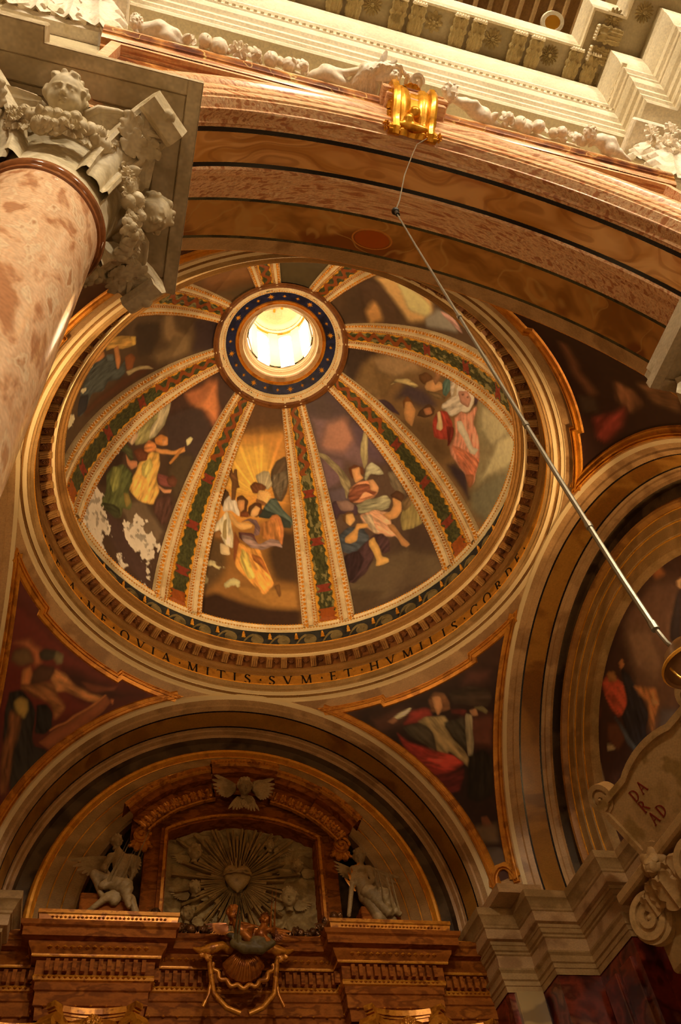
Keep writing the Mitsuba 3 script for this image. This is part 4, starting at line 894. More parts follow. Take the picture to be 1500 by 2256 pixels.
  ('7a4a20', 0.0488, [(1.29,45.16),(28.07,58.59),(18.22,66.36),(-14.31,57.89)], ''),
  ('40301c', 0.0488, [(-19.47,60.13),(46.62,71.23),(44.92,81.71)], ''),
 ],
 'P135': [
  ('4a0f08', 0.0332, [(20.14,-35.12),(-21.65,-31.38),(-10.31,-46.39),(3.58,-74.38),(10.24,-57.14)], ''),
  ('2a0a06', 0.0332, [(0.87,-38.93),(-20.51,-32.09),(-11.82,-42.85),(-4.79,-45.57)], ''),
  ('7a3a14', 0.0166, [(12.34,-46.3),(10.05,-41.11),(6.57,-40.14),(4.59,-43.82),(5.41,-45.89),(7.43,-43.26),(10.39,-45.01)], ''),
  ('4a3016', 0.0111, [(11.01,-47.93),(8.86,-43.06),(5.95,-44.82),(7.87,-49.57),(9.96,-50.99)], ''),
  ('2a2014', 0.0066, [(6.35,-41.69),(5.81,-38.59),(3.84,-36.85),(1.98,-36.72),(2.93,-39.75),(5.14,-42.75)], ''),
  ('5a4a2a', 0.0088, [(3.7,-37.11),(1.6,-36.25),(0.68,-38.69),(1.55,-40.67),(2.93,-39.75)], ''),
  ('3a1e10', 0.0088, [(5.24,-49.35),(4.59,-43.82),(1.52,-41.99),(0.55,-44.8),(2.01,-49.43),(3.99,-52.16)], ''),
  ('8a4a18', 0.0088, [(7.17,-50.36),(6.25,-46.66),(4.89,-48.84),(4.04,-52.69),(5.45,-54.74)], ''),
  ('8f5420', 0.0088, [(1.2,-42.04),(-1.41,-40.62),(-4.25,-42.66),(-8.11,-41.22),(-11.71,-40.82),(-10.9,-43.26),(-6.57,-44.52),(-3.18,-45.64),(-1.52,-48.5),(1.04,-46.34)], 'f'),
  ('6a3a14', 0.0111, [(5.45,-54.74),(0.42,-46.44),(-2.35,-49.27),(-5.17,-51.31),(-4.53,-57.35),(-1.76,-53.56),(2.62,-54.8),(4.85,-56.16)], 'f'),
  ('1a1612', 0.0077, [(6.85,-60.12),(4.85,-56.16),(2.04,-56.29),(-0.3,-59.92),(-2.83,-70.09),(-5.3,-68.86),(-6.16,-70.51),(-4.94,-80.79),(-2.86,-91.26),(0.42,-78.84),(3.25,-73.88),(5.65,-63.81)], 'f'),
  ('15120f', 0.0066, [(0.66,-57.14),(-1.03,-54.48),(-3.37,-56.06),(-4.57,-59.97),(-3.69,-63.69),(-2.26,-65.46),(-0.3,-59.92)], 'f'),
  ('7a5c20', 0.0088, [(4.68,-61.43),(4.03,-58.18),(2.46,-57.32),(1.26,-60.65),(1.23,-63.78),(2.48,-64.62)], ''),
  ('5a2e10', 0.0111, [(4.42,-64.26),(1.68,-63.95),(0.4,-72.1),(-1.37,-85.29),(-2.19,-92.11),(-1.19,-93.41),(0.93,-83.99),(2.57,-72.9)], 'f'),
  ('6a3010', 0.0044, [(-3.0,-68.1),(-11.29,-39.5),(-13.36,-41.07),(-12.41,-44.87),(-6.2,-66.93),(-5.83,-68.24)], ''),
  ('8a4a18', 0.0017, [(-4.21,-61.28),(-11.24,-39.34),(-11.66,-39.81),(-4.58,-61.73)], ''),
  ('5a2410', 0.0077, [(-4.95,-40.16),(-7.48,-37.98),(-10.73,-37.04),(-12.95,-33.89),(-12.85,-36.05),(-9.84,-39.98),(-6.97,-41.08)], ''),
  ('8a4418', 0.0033, [(-12.75,-39.91),(-13.68,-39.54),(-13.97,-41.4),(-13.26,-41.16)], ''),
 ],
 'P45': [
  ('1c0a08', 0.0371, [(21.8,-31.28),(-17.8,-35.63),(-5.93,-69.94),(-0.55,-117.19),(8.42,-67.13)], ''),
  ('3a1810', 0.0309, [(-9.05,-33.83),(-14.65,-38.81),(-12.04,-42.16),(-5.85,-38.36)], ''),
  ('4a2014', 0.0309, [(-2.95,-48.4),(-9.7,-53.87),(-6.28,-66.04),(-2.66,-61.14)], ''),
  ('3c1c12', 0.0309, [(16.78,-35.8),(9.61,-35.13),(5.89,-37.88),(10.08,-42.01),(14.36,-43.5)], ''),
  ('2a1a10', 0.0062, [(-3.09,-37.38),(-7.99,-39.41),(-11.58,-44.29),(-11.2,-48.11),(-9.21,-50.64),(-6.34,-46.53),(-2.65,-42.0)], 'f'),
  ('5c3418', 0.0049, [(2.1,-36.66),(-0.04,-35.37),(-2.01,-36.95),(-2.4,-40.78),(-1.62,-43.63),(-0.23,-43.45),(2.74,-41.58)], 'f'),
  ('9a6234', 0.0037, [(1.02,-36.5),(-0.93,-37.55),(-0.53,-41.19),(1.36,-44.14),(1.61,-40.47)], ''),
  ('6a100c', 0.0087, [(6.83,-38.24),(2.83,-39.55),(2.55,-43.21),(6.0,-43.65),(9.58,-42.3)], 'f'),
  ('520c0a', 0.0074, [(-1.62,-43.63),(-4.97,-47.25),(-3.96,-48.85),(-1.43,-45.48)], 'f'),
  ('7a6238', 0.0062, [(6.39,-42.89),(3.61,-42.9),(0.18,-45.11),(-0.14,-48.43),(1.17,-49.34),(-0.48,-59.05),(-1.48,-66.83),(-1.09,-70.14),(-0.2,-68.22),(2.16,-59.27),(3.01,-61.12),(4.38,-57.41),(3.86,-49.2)], 'f'),
  ('33281a', 0.0074, [(9.74,-43.18),(5.91,-43.22),(4.15,-47.97),(4.3,-56.97),(5.6,-58.5),(5.79,-53.78),(7.33,-50.65),(8.91,-47.61)], 'f'),
  ('2e261a', 0.0074, [(0.78,-47.64),(-3.96,-48.85),(-2.75,-55.99),(-1.24,-62.91),(-0.41,-56.9),(0.9,-50.59)], 'f'),
  ('7a6a4a', 0.0037, [(-4.41,-48.25),(-5.65,-50.0),(-2.35,-65.05),(-1.19,-64.44),(-2.53,-55.78)], 'f'),
  ('8a5a34', 0.0037, [(-5.42,-47.69),(-7.0,-48.26),(-6.76,-51.15),(-5.53,-50.41)], ''),
  ('5a4c2a', 0.0031, [(-6.67,-47.39),(-8.45,-49.28),(-9.07,-52.08),(-8.29,-52.8),(-7.21,-49.53)], ''),
  ('c8ae78', 0.0025, [(11.11,-38.55),(9.18,-37.27),(6.25,-36.93),(7.08,-38.08),(10.18,-39.55)], ''),
  ('7a4a2c', 0.0037, [(12.68,-39.6),(10.78,-38.26),(10.26,-39.98),(11.57,-41.15)], ''),
  ('7a0e0a', 0.0099, [(11.51,-44.07),(9.68,-49.08),(5.95,-54.67),(4.46,-57.86),(2.41,-60.6),(0.05,-66.92),(3.68,-67.82),(6.41,-66.6),(8.59,-58.32),(10.33,-53.14)], 'f'),
  ('a01c10', 0.0062, [(8.84,-56.64),(5.07,-58.4),(4.02,-58.22),(1.62,-61.82),(0.48,-66.52),(3.88,-66.08),(6.2,-62.13),(8.29,-59.56)], 'f'),
  ('46080a', 0.0099, [(6.85,-66.26),(2.75,-68.11),(0.38,-68.71),(2.75,-77.03),(4.97,-76.11),(6.11,-70.99)], 'f'),
  ('181008', 0.0087, [(-1.49,-64.2),(-4.41,-65.07),(-5.51,-69.48),(-2.9,-84.28),(0.42,-84.55),(1.88,-80.48),(-0.04,-69.11)], 'f'),
  ('5a2a14', 0.0049, [(0.66,-90.67),(-0.59,-91.42),(-0.94,-98.15),(-0.22,-100.06),(0.93,-97.29)], ''),
  ('4a3420', 0.0185, [(2.37,-93.23),(-1.66,-96.27),(-0.92,-104.49),(2.07,-100.9)], ''),
  ('3a2a1e', 0.0062, [(1.99,-103.62),(-1.24,-106.93),(-0.72,-115.81),(1.38,-114.17)], ''),
 ],
 'P-45': [
  ('1c0a06', 0.0488, [(-18.3,-27.96),(-2.16,-79.51),(13.7,-72.41),(21.71,-34.57),(6.28,-29.92)], ''),
  ('4a2410', 0.0171, [(-9.16,-39.26),(-8.04,-41.54),(-1.75,-40.38),(2.53,-44.01),(3.91,-39.6),(-1.63,-36.79)], ''),
  ('5a3016', 0.0171, [(-0.64,-52.87),(0.52,-59.27),(2.95,-61.05),(5.59,-54.6),(3.32,-50.6)], 'f'),
  ('4a2a12', 0.0171, [(-1.58,-62.2),(-2.27,-74.63),(-1.77,-82.1),(2.02,-78.34),(2.21,-66.39)], 'f'),
  ('5a120a', 0.0195, [(8.66,-37.96),(6.6,-46.78),(4.36,-53.54),(9.13,-49.14),(13.71,-41.42),(12.7,-38.23)], 'f'),
  ('2a1a10', 0.0171, [(3.78,-34.59),(3.75,-41.43),(7.17,-42.09),(8.06,-34.01)], ''),
 ],
 'L': [
  ('2e1812', 0.0285, [(61.24,-82.23),(-3.12,-47.91),(-40.81,-68.05),(11.33,-123.01),(66.23,-125.25)], ''),
  ('5a3a28', 0.0642, [(6.99,-59.18),(-20.8,-65.38),(-29.93,-79.51),(4.69,-116.01),(26.14,-110.91),(16.6,-84.41)], ''),
  ('6e4e34', 0.05, [(7.99,-64.79),(-4.36,-77.88),(-1.14,-94.15),(7.86,-96.28),(12.94,-80.38)], ''),
  ('7a4018', 0.0143, [(-20.7,-57.47),(-26.81,-64.12),(-26.43,-69.61),(-20.8,-65.38)], ''),
  ('2c2222', 0.0114, [(-22.83,-80.83),(-29.93,-79.51),(-13.7,-96.62),(-9.87,-89.75)], ''),
  ('b07a4a', 0.0043, [(-28.78,-75.73),(-32.09,-77.24),(-28.86,-80.64),(-27.51,-78.27)], ''),
  ('8a2a12', 0.0071, [(36.44,-68.77),(28.02,-70.43),(23.69,-82.23),(26.65,-88.4),(33.54,-90.27),(36.53,-87.67),(38.13,-81.84),(38.25,-75.68)], 'f'),
  ('7a4a1c', 0.0057, [(30.67,-68.68),(25.41,-72.15),(26.93,-76.92),(31.8,-73.13)], ''),
  ('1e1c20', 0.0086, [(21.74,-74.13),(18.59,-79.48),(17.45,-89.51),(19.18,-102.08),(25.39,-104.9),(27.54,-117.49),(32.3,-115.02),(34.44,-108.12),(36.03,-95.94),(34.65,-90.03),(27.37,-89.21)], 'f'),
  ('343c40', 0.0086, [(38.07,-84.86),(36.03,-95.94),(33.04,-107.93),(36.96,-105.43),(38.99,-94.86)], 'f'),
  ('8a5024', 0.0043, [(20.58,-71.33),(17.31,-72.19),(18.49,-75.73),(22.13,-75.31)], ''),
  ('8e5424', 0.01, [(18.78,-86.81),(14.77,-92.0),(8.21,-96.66),(10.51,-102.91),(17.28,-106.43),(23.42,-110.53),(21.62,-104.73),(16.33,-97.68),(19.25,-91.48)], 'f'),
  ('a8703c', 0.0057, [(13.96,-97.72),(11.08,-101.02),(11.2,-103.66),(15.41,-100.59)], ''),
  ('4a3c34', 0.0214, [(11.26,-104.96),(3.02,-114.24),(10.67,-122.31),(17.75,-121.52),(20.1,-111.97)], ''),
  ('6a2014', 0.0086, [(26.84,-114.22),(24.21,-118.86),(30.9,-123.59),(31.59,-119.35)], ''),
  ('6a4a34', 0.01, [(39.82,-105.81),(33.75,-107.36),(29.56,-112.04),(32.94,-120.81),(39.13,-119.86),(41.46,-111.75)], 'f'),
  ('8a7650', 0.0029, [(42.06,-90.86),(41.54,-96.24),(46.35,-97.18),(51.8,-94.18),(50.42,-91.06),(44.91,-95.57)], ''),
  ('8a7250', 0.0036, [(56.47,-87.57),(59.2,-93.92),(61.49,-105.14),(62.4,-112.97),(63.97,-112.49),(63.14,-103.92),(61.18,-93.77)], ''),
  ('4a2412', 0.0114, [(44.18,-83.99),(38.35,-89.71),(38.18,-98.32),(45.52,-99.23),(48.16,-90.07)], ''),
  ('3a1810', 0.01, [(53.7,-73.51),(41.88,-70.04),(43.58,-78.53),(54.38,-82.72)], 'f'),
  ('3a2018', 0.0428, [(61.66,-92.7),(41.46,-111.75),(38.01,-123.77),(55.51,-120.37),(63.04,-114.43)], ''),
  ('2a2422', 0.0143, [(66.53,-113.88),(60.19,-117.07),(63.51,-122.22),(67.88,-119.86)], ''),
 ],
}
# ---------------------------------------------------------------- frescoes
TINT = np.array([0.80, 0.64, 0.46]) * 0.62     # the lamps' colour, taken out of the colours as they look


def pcol(h):
    c = srgb(h) / TINT
    c = 0.78 * c + 0.22 * c.mean() * np.array([1.12, 1.0, 0.84])
    return np.clip(0.85 * c, 0.004, 0.82)


def poly_sd(q, P):
    """Signed distance of the points q (n, 2) to the closed polygon P, negative inside."""
    d = np.full(len(q), 1e9); ins = np.zeros(len(q), bool)
    for i in range(len(P)):
        a, b = P[i - 1], P[i]
        e, w = b - a, q - a
        t = np.clip((w @ e) / max(e @ e, 1e-12), 0, 1)
        d = np.minimum(d, ((w - t[:, None] * e) ** 2).sum(1))
        c = ((a[1] > q[:, 1]) != (b[1] > q[:, 1]))
        if abs(e[1]) > 1e-12:
            ins ^= c & (q[:, 0] < e[0] * (q[:, 1] - a[1]) / e[1] + a[0])
    return np.where(ins, -1, 1) * np.sqrt(d)


def paint(q, shapes, base, met, seed=0, gain=1.0):
    """Colours of the points q (n, 2), metric coordinates, after laying the shapes on the base colour one over another."""
    q3 = np.concatenate([q * 9, np.full((len(q), 1), seed * 3.1)], 1)
    n1, n2 = meshkit.fbm(q3, 4, seed), meshkit.fbm(q3 * 4.3, 3, seed + 9)
    n3 = meshkit.noise(q3 * np.array([9, 9, 1]), seed + 20)
    qw = q + 0.012 * (np.stack([meshkit.noise(q3 * 2.2, 31), meshkit.noise(q3 * 2.2, 47)], -1) - 0.5)
    col = np.empty((len(q), 3)); col[:] = base
    col *= (0.72 + 0.56 * n1)[:, None]
    for k, (c, soft, pts, fl) in enumerate(shapes):
        P = met(np.array(pts, float))
        for _ in range(2):          # round the corners
            P = np.stack([P * 0.88 + np.roll(P, -1, 0) * 0.12, P * 0.12 + np.roll(P, -1, 0) * 0.88], 1).reshape(-1, 2)
        rough = 0.05 if fl == 'p' else 0.035 if fl == 's' else 0
        lo, hi = P.min(0) - soft * 1.3 - rough - 0.01, P.max(0) + soft * 1.3 + rough + 0.01
        m = np.all((qw > lo) & (qw < hi), 1)
        if not m.any():
            continue
        s = max(soft, 0.004)
        sd = poly_sd(qw[m], P)
        if rough:
            sd = sd + rough * (n2[m] - 0.45) * 1.4
        a = np.clip(0.5 - sd / (2 * s), 0, 1); a = a * a * (3 - 2 * a)
        cc = np.empty((m.sum(), 3)); cc[:] = pcol(c)
        dx = (q[m] - P.mean(0)) / max(1e-6, np.ptp(P, axis=0).max())
        if fl == 'f':       # folds of cloth, feathers: streaks along the patch's long axis
            ev = np.linalg.eigh(np.cov((P - P.mean(0)).T))[1]
            u, v = (q[m] - P.mean(0)) @ ev[:, 1], (q[m] - P.mean(0)) @ ev[:, 0]
            uv_ = lambda a, b: np.stack([v * a, u * b, 0 * u + k], -1)
            st = meshkit.noise(uv_(70, 14), 5) - 0.5
            st2 = meshkit.noise(uv_(150, 30) + n1[m][:, None] * 3, 6) - 0.5
            cc *= (1.0 + 0.85 * st + 0.5 * st2)[:, None]
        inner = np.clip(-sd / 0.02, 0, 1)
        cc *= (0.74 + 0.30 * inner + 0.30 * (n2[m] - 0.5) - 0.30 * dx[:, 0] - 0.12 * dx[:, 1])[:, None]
        if fl == 'p':       # bare plaster where the paint has fallen off
            spots = np.clip((n2[m] - 0.60) * 14, 0, 1) * np.clip(1.2 - inner * 0.3, 0, 1)
            cc = pcol(c) * (0.86 + 0.28 * n1[m])[:, None] * (1 - 0.55 * spots)[:, None]
        elif s > 0.04:
            a = a * np.clip(0.62 + 0.9 * (n1[m] - 0.35), 0, 1)
        col[m] = col[m] * (1 - a[:, None]) + cc * a[:, None]
    return np.clip(gain * col * (0.93 + 0.14 * n3)[:, None], 0.003, 0.88)


dome_met = lambda P: np.stack([np.radians(P[:, 0]) * HR * np.cos(np.radians(P[:, 1])), np.radians(P[:, 1]) * 1.25], -1)
PANELS = {0: ('C', '6a4a28', 130, 260), 45: ('B', '4a3428', 130, 260), 90: ('A', '7a4c18', 130, 260), 135: ('D', '3e281c', 130, 260), 180: ('E', '46301e', 130, 240), 225: ('H', '5e3a1a', 60, 120), 270: ('G', '463820', 60, 120), 315: ('F', '4a3220', 90, 180)}
WHAT = {0: 'fresco of an angel holding up a white veil', 45: 'fresco of a seated angel in a pink robe', 90: 'fresco of angels with a cross before golden rays', 135: 'fresco of an angel with a torch, its lower corner bare plaster', 180: 'fresco of an angel in blue holding a crown', 225: 'fresco of orange and brown clouds', 270: 'fresco of dark clouds', 315: 'fresco of bright orange clouds'}
for azd, (key, base, nu, nv) in PANELS.items():
    ph = np.linspace(0.0, math.acos(0.395 / HR), nv)
    u = np.linspace(-1, 1, nu)
    half = math.radians(22.5) - rib_w(ph) * 0.985
    A = half[:, None] * u[None]
    q = dome_met(np.stack([np.degrees(A).ravel(), np.degrees(np.broadcast_to(ph[:, None], A.shape)).ravel()], -1))
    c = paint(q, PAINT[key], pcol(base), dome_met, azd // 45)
    if azd == 90:       # the golden rays
        s0 = dome_met(np.array([[-2.0, 41.0]]))[0]
        d = q - s0; ang = np.arctan2(d[:, 1], d[:, 0]); rr = np.hypot(d[:, 0], d[:, 1])
        k = np.clip(np.sin(ang * 19) * 0.6 + np.sin(ang * 43 + 1) * 0.5, 0, 1) * np.clip(1 - rr / 0.75, 0, 1) * np.clip((q[:, 1] - s0[1] + 0.12) / 0.25, 0, 1)
        c = c * (1 + 0.55 * k[:, None])
    P = dome_pt(math.radians(azd) + A, np.broadcast_to(ph[:, None], A.shape))
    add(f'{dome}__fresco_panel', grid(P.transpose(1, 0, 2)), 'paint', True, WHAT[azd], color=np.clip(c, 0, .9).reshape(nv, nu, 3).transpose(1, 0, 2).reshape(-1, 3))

# ---------------------------------------------------------------- arches of the chapel
FAR = [('white_fillet', 'border_fillet', [(1.128, 1.036), (1.128, 1.024), (1.142, 1.012)], 'pale fillet'),
       ('border_stone', 'border', [(1.142, 1.012), (1.165, 1.000), (1.168, 0.992), (1.190, 0.982)], None),
       ('black_strip', 'dark_line', [(1.190, 0.982), (1.1975, 0.980)], 'dark inlaid line'),
       ('amber_plain', 'marble_band', [(1.1975, 0.981), (1.286, 0.967)], 'amber marble band'),
       ('black_strip', 'dark_line', [(1.286, 0.966), (1.2935, 0.965)], 'dark inlaid line'),
       ('border_stone', 'inner_moulding', [(1.2935, 0.966), (1.309, 0.962), (1.311, 0.955), (1.331, 0.949), (1.336, 0.936)], None),
       ('dark_reveal', 'dark_reveal', [(1.336, 0.936), (1.366, 0.928), (1.374, 0.870)], 'dark marble reveal')]
FACE = [(1.362, 0.838), (1.364, 0.834), (1.364, 0.796), (1.368, 0.792)], [(1.372, 0.788), (1.374, 0.742), (1.378, 0.738)], [(1.382, 0.734), (1.384, 0.690), (1.39, 0.680), (1.43, 0.676)]
TOR = [(1.374, 0.872), (1.356, 0.872), (1.341, 0.867), (1.333, 0.857), (1.336, 0.847), (1.350, 0.840), (1.362, 0.838)]
plastic('amber_plain', mottled(['8a5c24', '9c6c2e', '7a4c1c'], 1.4, warp=1.5), 0.3, 0.45)
for side, lab in (('far', 'marble arch over the altar with a gilded inner moulding'), ('right', 'marble arch around the painted lunette on the right'), ('left', 'marble arch on the left, cut off by the photo edge')):
    ar = thing('chapel_arch', lab, 'arch')
    for mat, nm, pr, l in FAR:
        add(f'{ar}__{nm}', arch(pr, 120, -0.04, math.pi + 0.04, side), mat, 30, l)
    add(f'{ar}__roll_moulding', arch(TOR, 120, -0.06, math.pi + 0.06, side), 'gold_roll' if side == 'far' else 'gold_brown', 40, 'gilded roll moulding' if side == 'far' else None)
    for i, pr in enumerate(FACE):
        add(f'{ar}__fascia', arch(pr, 120, -0.06, math.pi + 0.06, side), 'stucco_beige', 25)
    for y, r in ((1.370, 0.790), (1.380, 0.736), (1.361, 0.836)):
        t = np.linspace(0, 2 * math.pi, 7)
        add(f'{ar}__gilt_line', arch(np.stack([y + 0.003 * np.cos(t), r + 0.003 * np.sin(t)], -1), 120, -0.06, math.pi + 0.06, side), 'gold' if side != 'left' else 'gold_brown', 40, 'thin gilded line')
plastic('gold_brown', mottled(['8a5c2a', '9a6a32', '784e22'], 3.0), 0.5, 0.4)


def half_disc(r, n=40, rings=2):
    t = np.linspace(0, math.pi, n)
    return np.concatenate([[(0, 0)], np.stack([r * np.cos(t), r * np.sin(t)], -1)])


# the niche behind the altar and the two painted lunettes
v = half_disc(0.70); f = np.array([[0, i, i + 1] for i in range(1, len(v) - 1)])
struct('wall_niche', trimesh.Trimesh(np.stack([v[:, 0], 1.60 + 0 * v[:, 0], ZC + v[:, 1]], -1), f, process=False), 'dark_reveal', 'dark back wall of the altar niche')
add(f'{scene and "wall_niche"}__vault', arch([(1.43, 0.676), (1.60, 0.676)], 60), 'dark_reveal', 30)
tag('wall_niche__vault', None)
labels.pop('wall_niche__vault', None)
for side, sx in (('right', 1), ('left', -1)):
    ln = thing('lunette_painting', 'dark painted lunette with robed figures under the right arch' if sx > 0 else 'dark painted lunette under the left arch', 'painting')
    nr_, na = (90, 180) if sx > 0 else (6, 24)
    R, A = np.meshgrid(np.linspace(0.0, 0.69, nr_), np.linspace(0, math.pi, na), indexing='ij')
    y, z = -R * np.cos(A) * 1.0, ZC + R * np.sin(A)
    met = lambda P: P / 100.0
    c = paint(np.stack([y.ravel(), z.ravel()], -1), PAINT['L'] if sx > 0 else [], pcol('33190f'), met, 12, 1.7)
    add(ln, grid(np.stack([sx * (1.42 + 0 * y), y, z], -1), sx < 0), 'paint', True, color=c)

# the deep arch towards the nave
na_ = thing('nave_arch', 'deep arch of ochre onyx and pink marble bands in the foreground above the chapel', 'arch')
NEAR = [('arch_marble', 'front_moulding', [(-1.553, 0.802), (-1.553, 0.796), (-1.545, 0.797), (-1.535, 0.803), (-1.524, 0.806), (-1.516, 0.803), (-1.512, 0.808), (-1.506, 0.808)], 'pink marble edge moulding'),
        ('black_strip', 'black_strip', [(-1.506, 0.808), (-1.494, 0.808)], 'black inlaid strip'),
        ('onyx', 'onyx_band', [(-1.494, 0.807), (-1.416, 0.807)], 'broad band of wavy ochre onyx'),
        ('black_strip', 'black_strip', [(-1.416, 0.808), (-1.404, 0.808)], 'black inlaid strip'),
        ('arch_marble', 'inner_moulding', [(-1.404, 0.808), (-1.396, 0.806), (-1.378, 0.820), (-1.368, 0.842), (-1.352, 0.850), (-1.345, 0.862), (-1.318, 0.880), (-1.290, 0.896)], 'brown marble step'),
        ('green_strip', 'speckled_strip', [(-1.290, 0.899), (-1.280, 0.902)], 'dark speckled strip'),
        ('amber', 'amber_band', [(-1.280, 0.902), (-1.155, 0.957)], 'amber marble band with a round inlay'),
        ('green_strip', 'speckled_strip', [(-1.155, 0.957), (-1.145, 0.962)], 'dark speckled strip'),
        ('border_stone', 'border', [(-1.145, 0.962), (-1.098, 0.994), (-1.092, 1.000)], 'plain stone border')]
for mat, nm, pr, l in NEAR:
    add(f'{na_}__{nm}', arch(pr, 140, -0.02, math.pi + 0.02, 'near', True), mat, 30, l)
add(f'{na_}__gilt_edge', arch([(-1.092, 1.000), (-1.088, 1.006), (-1.094, 1.014), (-1.10, 1.03), (-1.13, 1.034)], 140, -0.02, math.pi + 0.02, 'near', True), 'gold_dull', 30, 'gilded edge')
# the archivolt on the nave face
ARV = [(-1.553, 0.796), (-1.5555, 0.800), (-1.578, 0.806), (-1.580, 0.812), (-1.586, 0.813), (-1.588, 0.818), (-1.590, 0.836), (-1.594, 0.838), (-1.596, 0.842), (-1.598, 0.862), (-1.603, 0.866), (-1.610, 0.874), (-1.611, 0.880), (-1.613, 0.890), (-1.600, 0.893), (-1.585, 0.894)]
add(f'{na_}__archivolt', arch(ARV, 140, -0.02, math.pi + 0.02, 'near'), 'arch_marble', 25, 'stepped pink marble archivolt')

# ---------------------------------------------------------------- pendentives
RS = 1.53


def sph_pt(az, z, h=0.0):
    rho = np.sqrt(np.maximum(RS ** 2 - (z - ZC) ** 2, 0))
    k = 1 - np.asarray(h) / RS
    return np.stack([rho * np.cos(az) * k, rho * np.sin(az) * k, ZC + (z - ZC) * k], -1)


def phi0(z):
    return np.arccos(np.minimum(1, 1.13 / np.sqrt(RS ** 2 - (z - ZC) ** 2)))


def pend_loop():
    """The frame's outer edge: azimuth from the diagonal (radians) and height."""
    q = math.pi / 4
    top = [(a, -0.286) for a in np.linspace(math.radians(28.6), math.radians(11.8), 14)] + [(a, -0.303) for a in np.linspace(math.radians(11.3), math.radians(-11.3), 18)] + [(a, -0.286) for a in np.linspace(math.radians(-11.8), math.radians(-28.6), 14)]
    zs = np.linspace(-0.30, -1.235, 44)
    right = [(-(q - phi0(z)) + 0.004, z) for z in zs]
    left = [((q - phi0(z)) - 0.004, z) for z in zs[::-1]]
    w = right[-1][0]
    bump = [(w * 0.55 * math.cos(t), -1.235 + 0.075 * math.sin(t)) for t in np.linspace(0, math.pi, 12)]
    return np.array(top + right + bump + left)


LOOP = pend_loop()
met2 = lambda P: np.stack([np.radians(P[:, 0]) * 1.4, P[:, 1] / 100.0], -1)


def offset_loop(L, d):
    M = np.stack([L[:, 0] * np.sqrt(RS ** 2 - (L[:, 1] - ZC) ** 2), L[:, 1] * 1.35], -1)
    p = Polygon(M).buffer(0)
    t, t2 = M - np.roll(M, 1, 0), np.roll(M, -1, 0) - M
    t, t2 = t / (np.linalg.norm(t, axis=1, keepdims=True) + 1e-9), t2 / (np.linalg.norm(t2, axis=1, keepdims=True) + 1e-9)
    n1, n2 = np.stack([-t[:, 1], t[:, 0]], -1), np.stack([-t2[:, 1], t2[:, 0]], -1)
    m = n1 + n2; m = m / np.maximum(0.35, (m * n1).sum(1, keepdims=True))
    s = 1.0 if Polygon(M).exterior.is_ccw else -1.0
    Q = M + s * d * m
    return np.stack([Q[:, 0] / np.sqrt(RS ** 2 - (Q[:, 1] / 1.35 - ZC) ** 2), Q[:, 1] / 1.35], -1)


PEND = {45: ('P45', '2c120a', 'painting of a robed saint writing with a quill'), 135: ('P135', '3c100a', 'painting of a bearded man leaning on a slab'), -45: ('P-45', '240d07', 'dark painting of figures'), -135: (None, '2c120a', 'dark painting')}
LABP = {45: 'far right pendentive painted with a writing saint in a gilded frame', 135: 'far left pendentive painted with a bearded man in a gilded frame', -45: 'near right pendentive, dark painting between two arches', -135: 'near left pendentive, mostly hidden behind the column capital'}
for azd, (key, base, what) in PEND.items():
    pd = thing('pendentive', LABP[azd], 'pendentive'); c0 = math.radians(azd)
    zz = np.linspace(-0.255, ZC, 40); uu = np.linspace(-1, 1, 40)
    A = (math.pi / 4 - phi0(zz))[:, None] * uu[None]
    add(f'{pd}__ground', grid(sph_pt(c0 + A, zz[:, None] + 0 * A).transpose(1, 0, 2), True), 'border_stone', True, 'pale stone ground')
    st = []
    for d, h in ((0.0, 0.0), (0.002, 0.012), (0.006, 0.013), (0.008, 0.006), (0.012, 0.006), (0.015, 0.016), (0.020, 0.016), (0.022, 0.008), (0.040, 0.009), (0.043, 0.004), (0.046, 0.001)):
        L = offset_loop(LOOP, d); st.append(sph_pt(c0 + L[:, 0], L[:, 1], h))
    add(f'{pd}__gilded_frame', grid(np.array(st), True, True), 'gold_dull', 30, 'gilded frame')
    nu, nv = (150, 190) if key in ('P45', 'P135') else (60, 80)
    zz = np.linspace(-0.31, -1.20, nv); uu = np.linspace(-1, 1, nu)
    A = (math.pi / 4 - phi0(zz) - 0.014)[:, None] * uu[None]; Z = np.broadcast_to(zz[:, None], A.shape)
    q = met2(np.stack([np.degrees(A).ravel(), Z.ravel() * 100], -1))
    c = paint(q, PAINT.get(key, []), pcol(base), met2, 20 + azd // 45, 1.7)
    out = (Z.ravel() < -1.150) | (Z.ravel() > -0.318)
    add(f'{pd}__painting', grid(sph_pt(c0 + A, Z, 0.002).transpose(1, 0, 2), True), 'paint', True, what, color=c.reshape(nv, nu, 3).transpose(1, 0, 2).reshape(-1, 3))
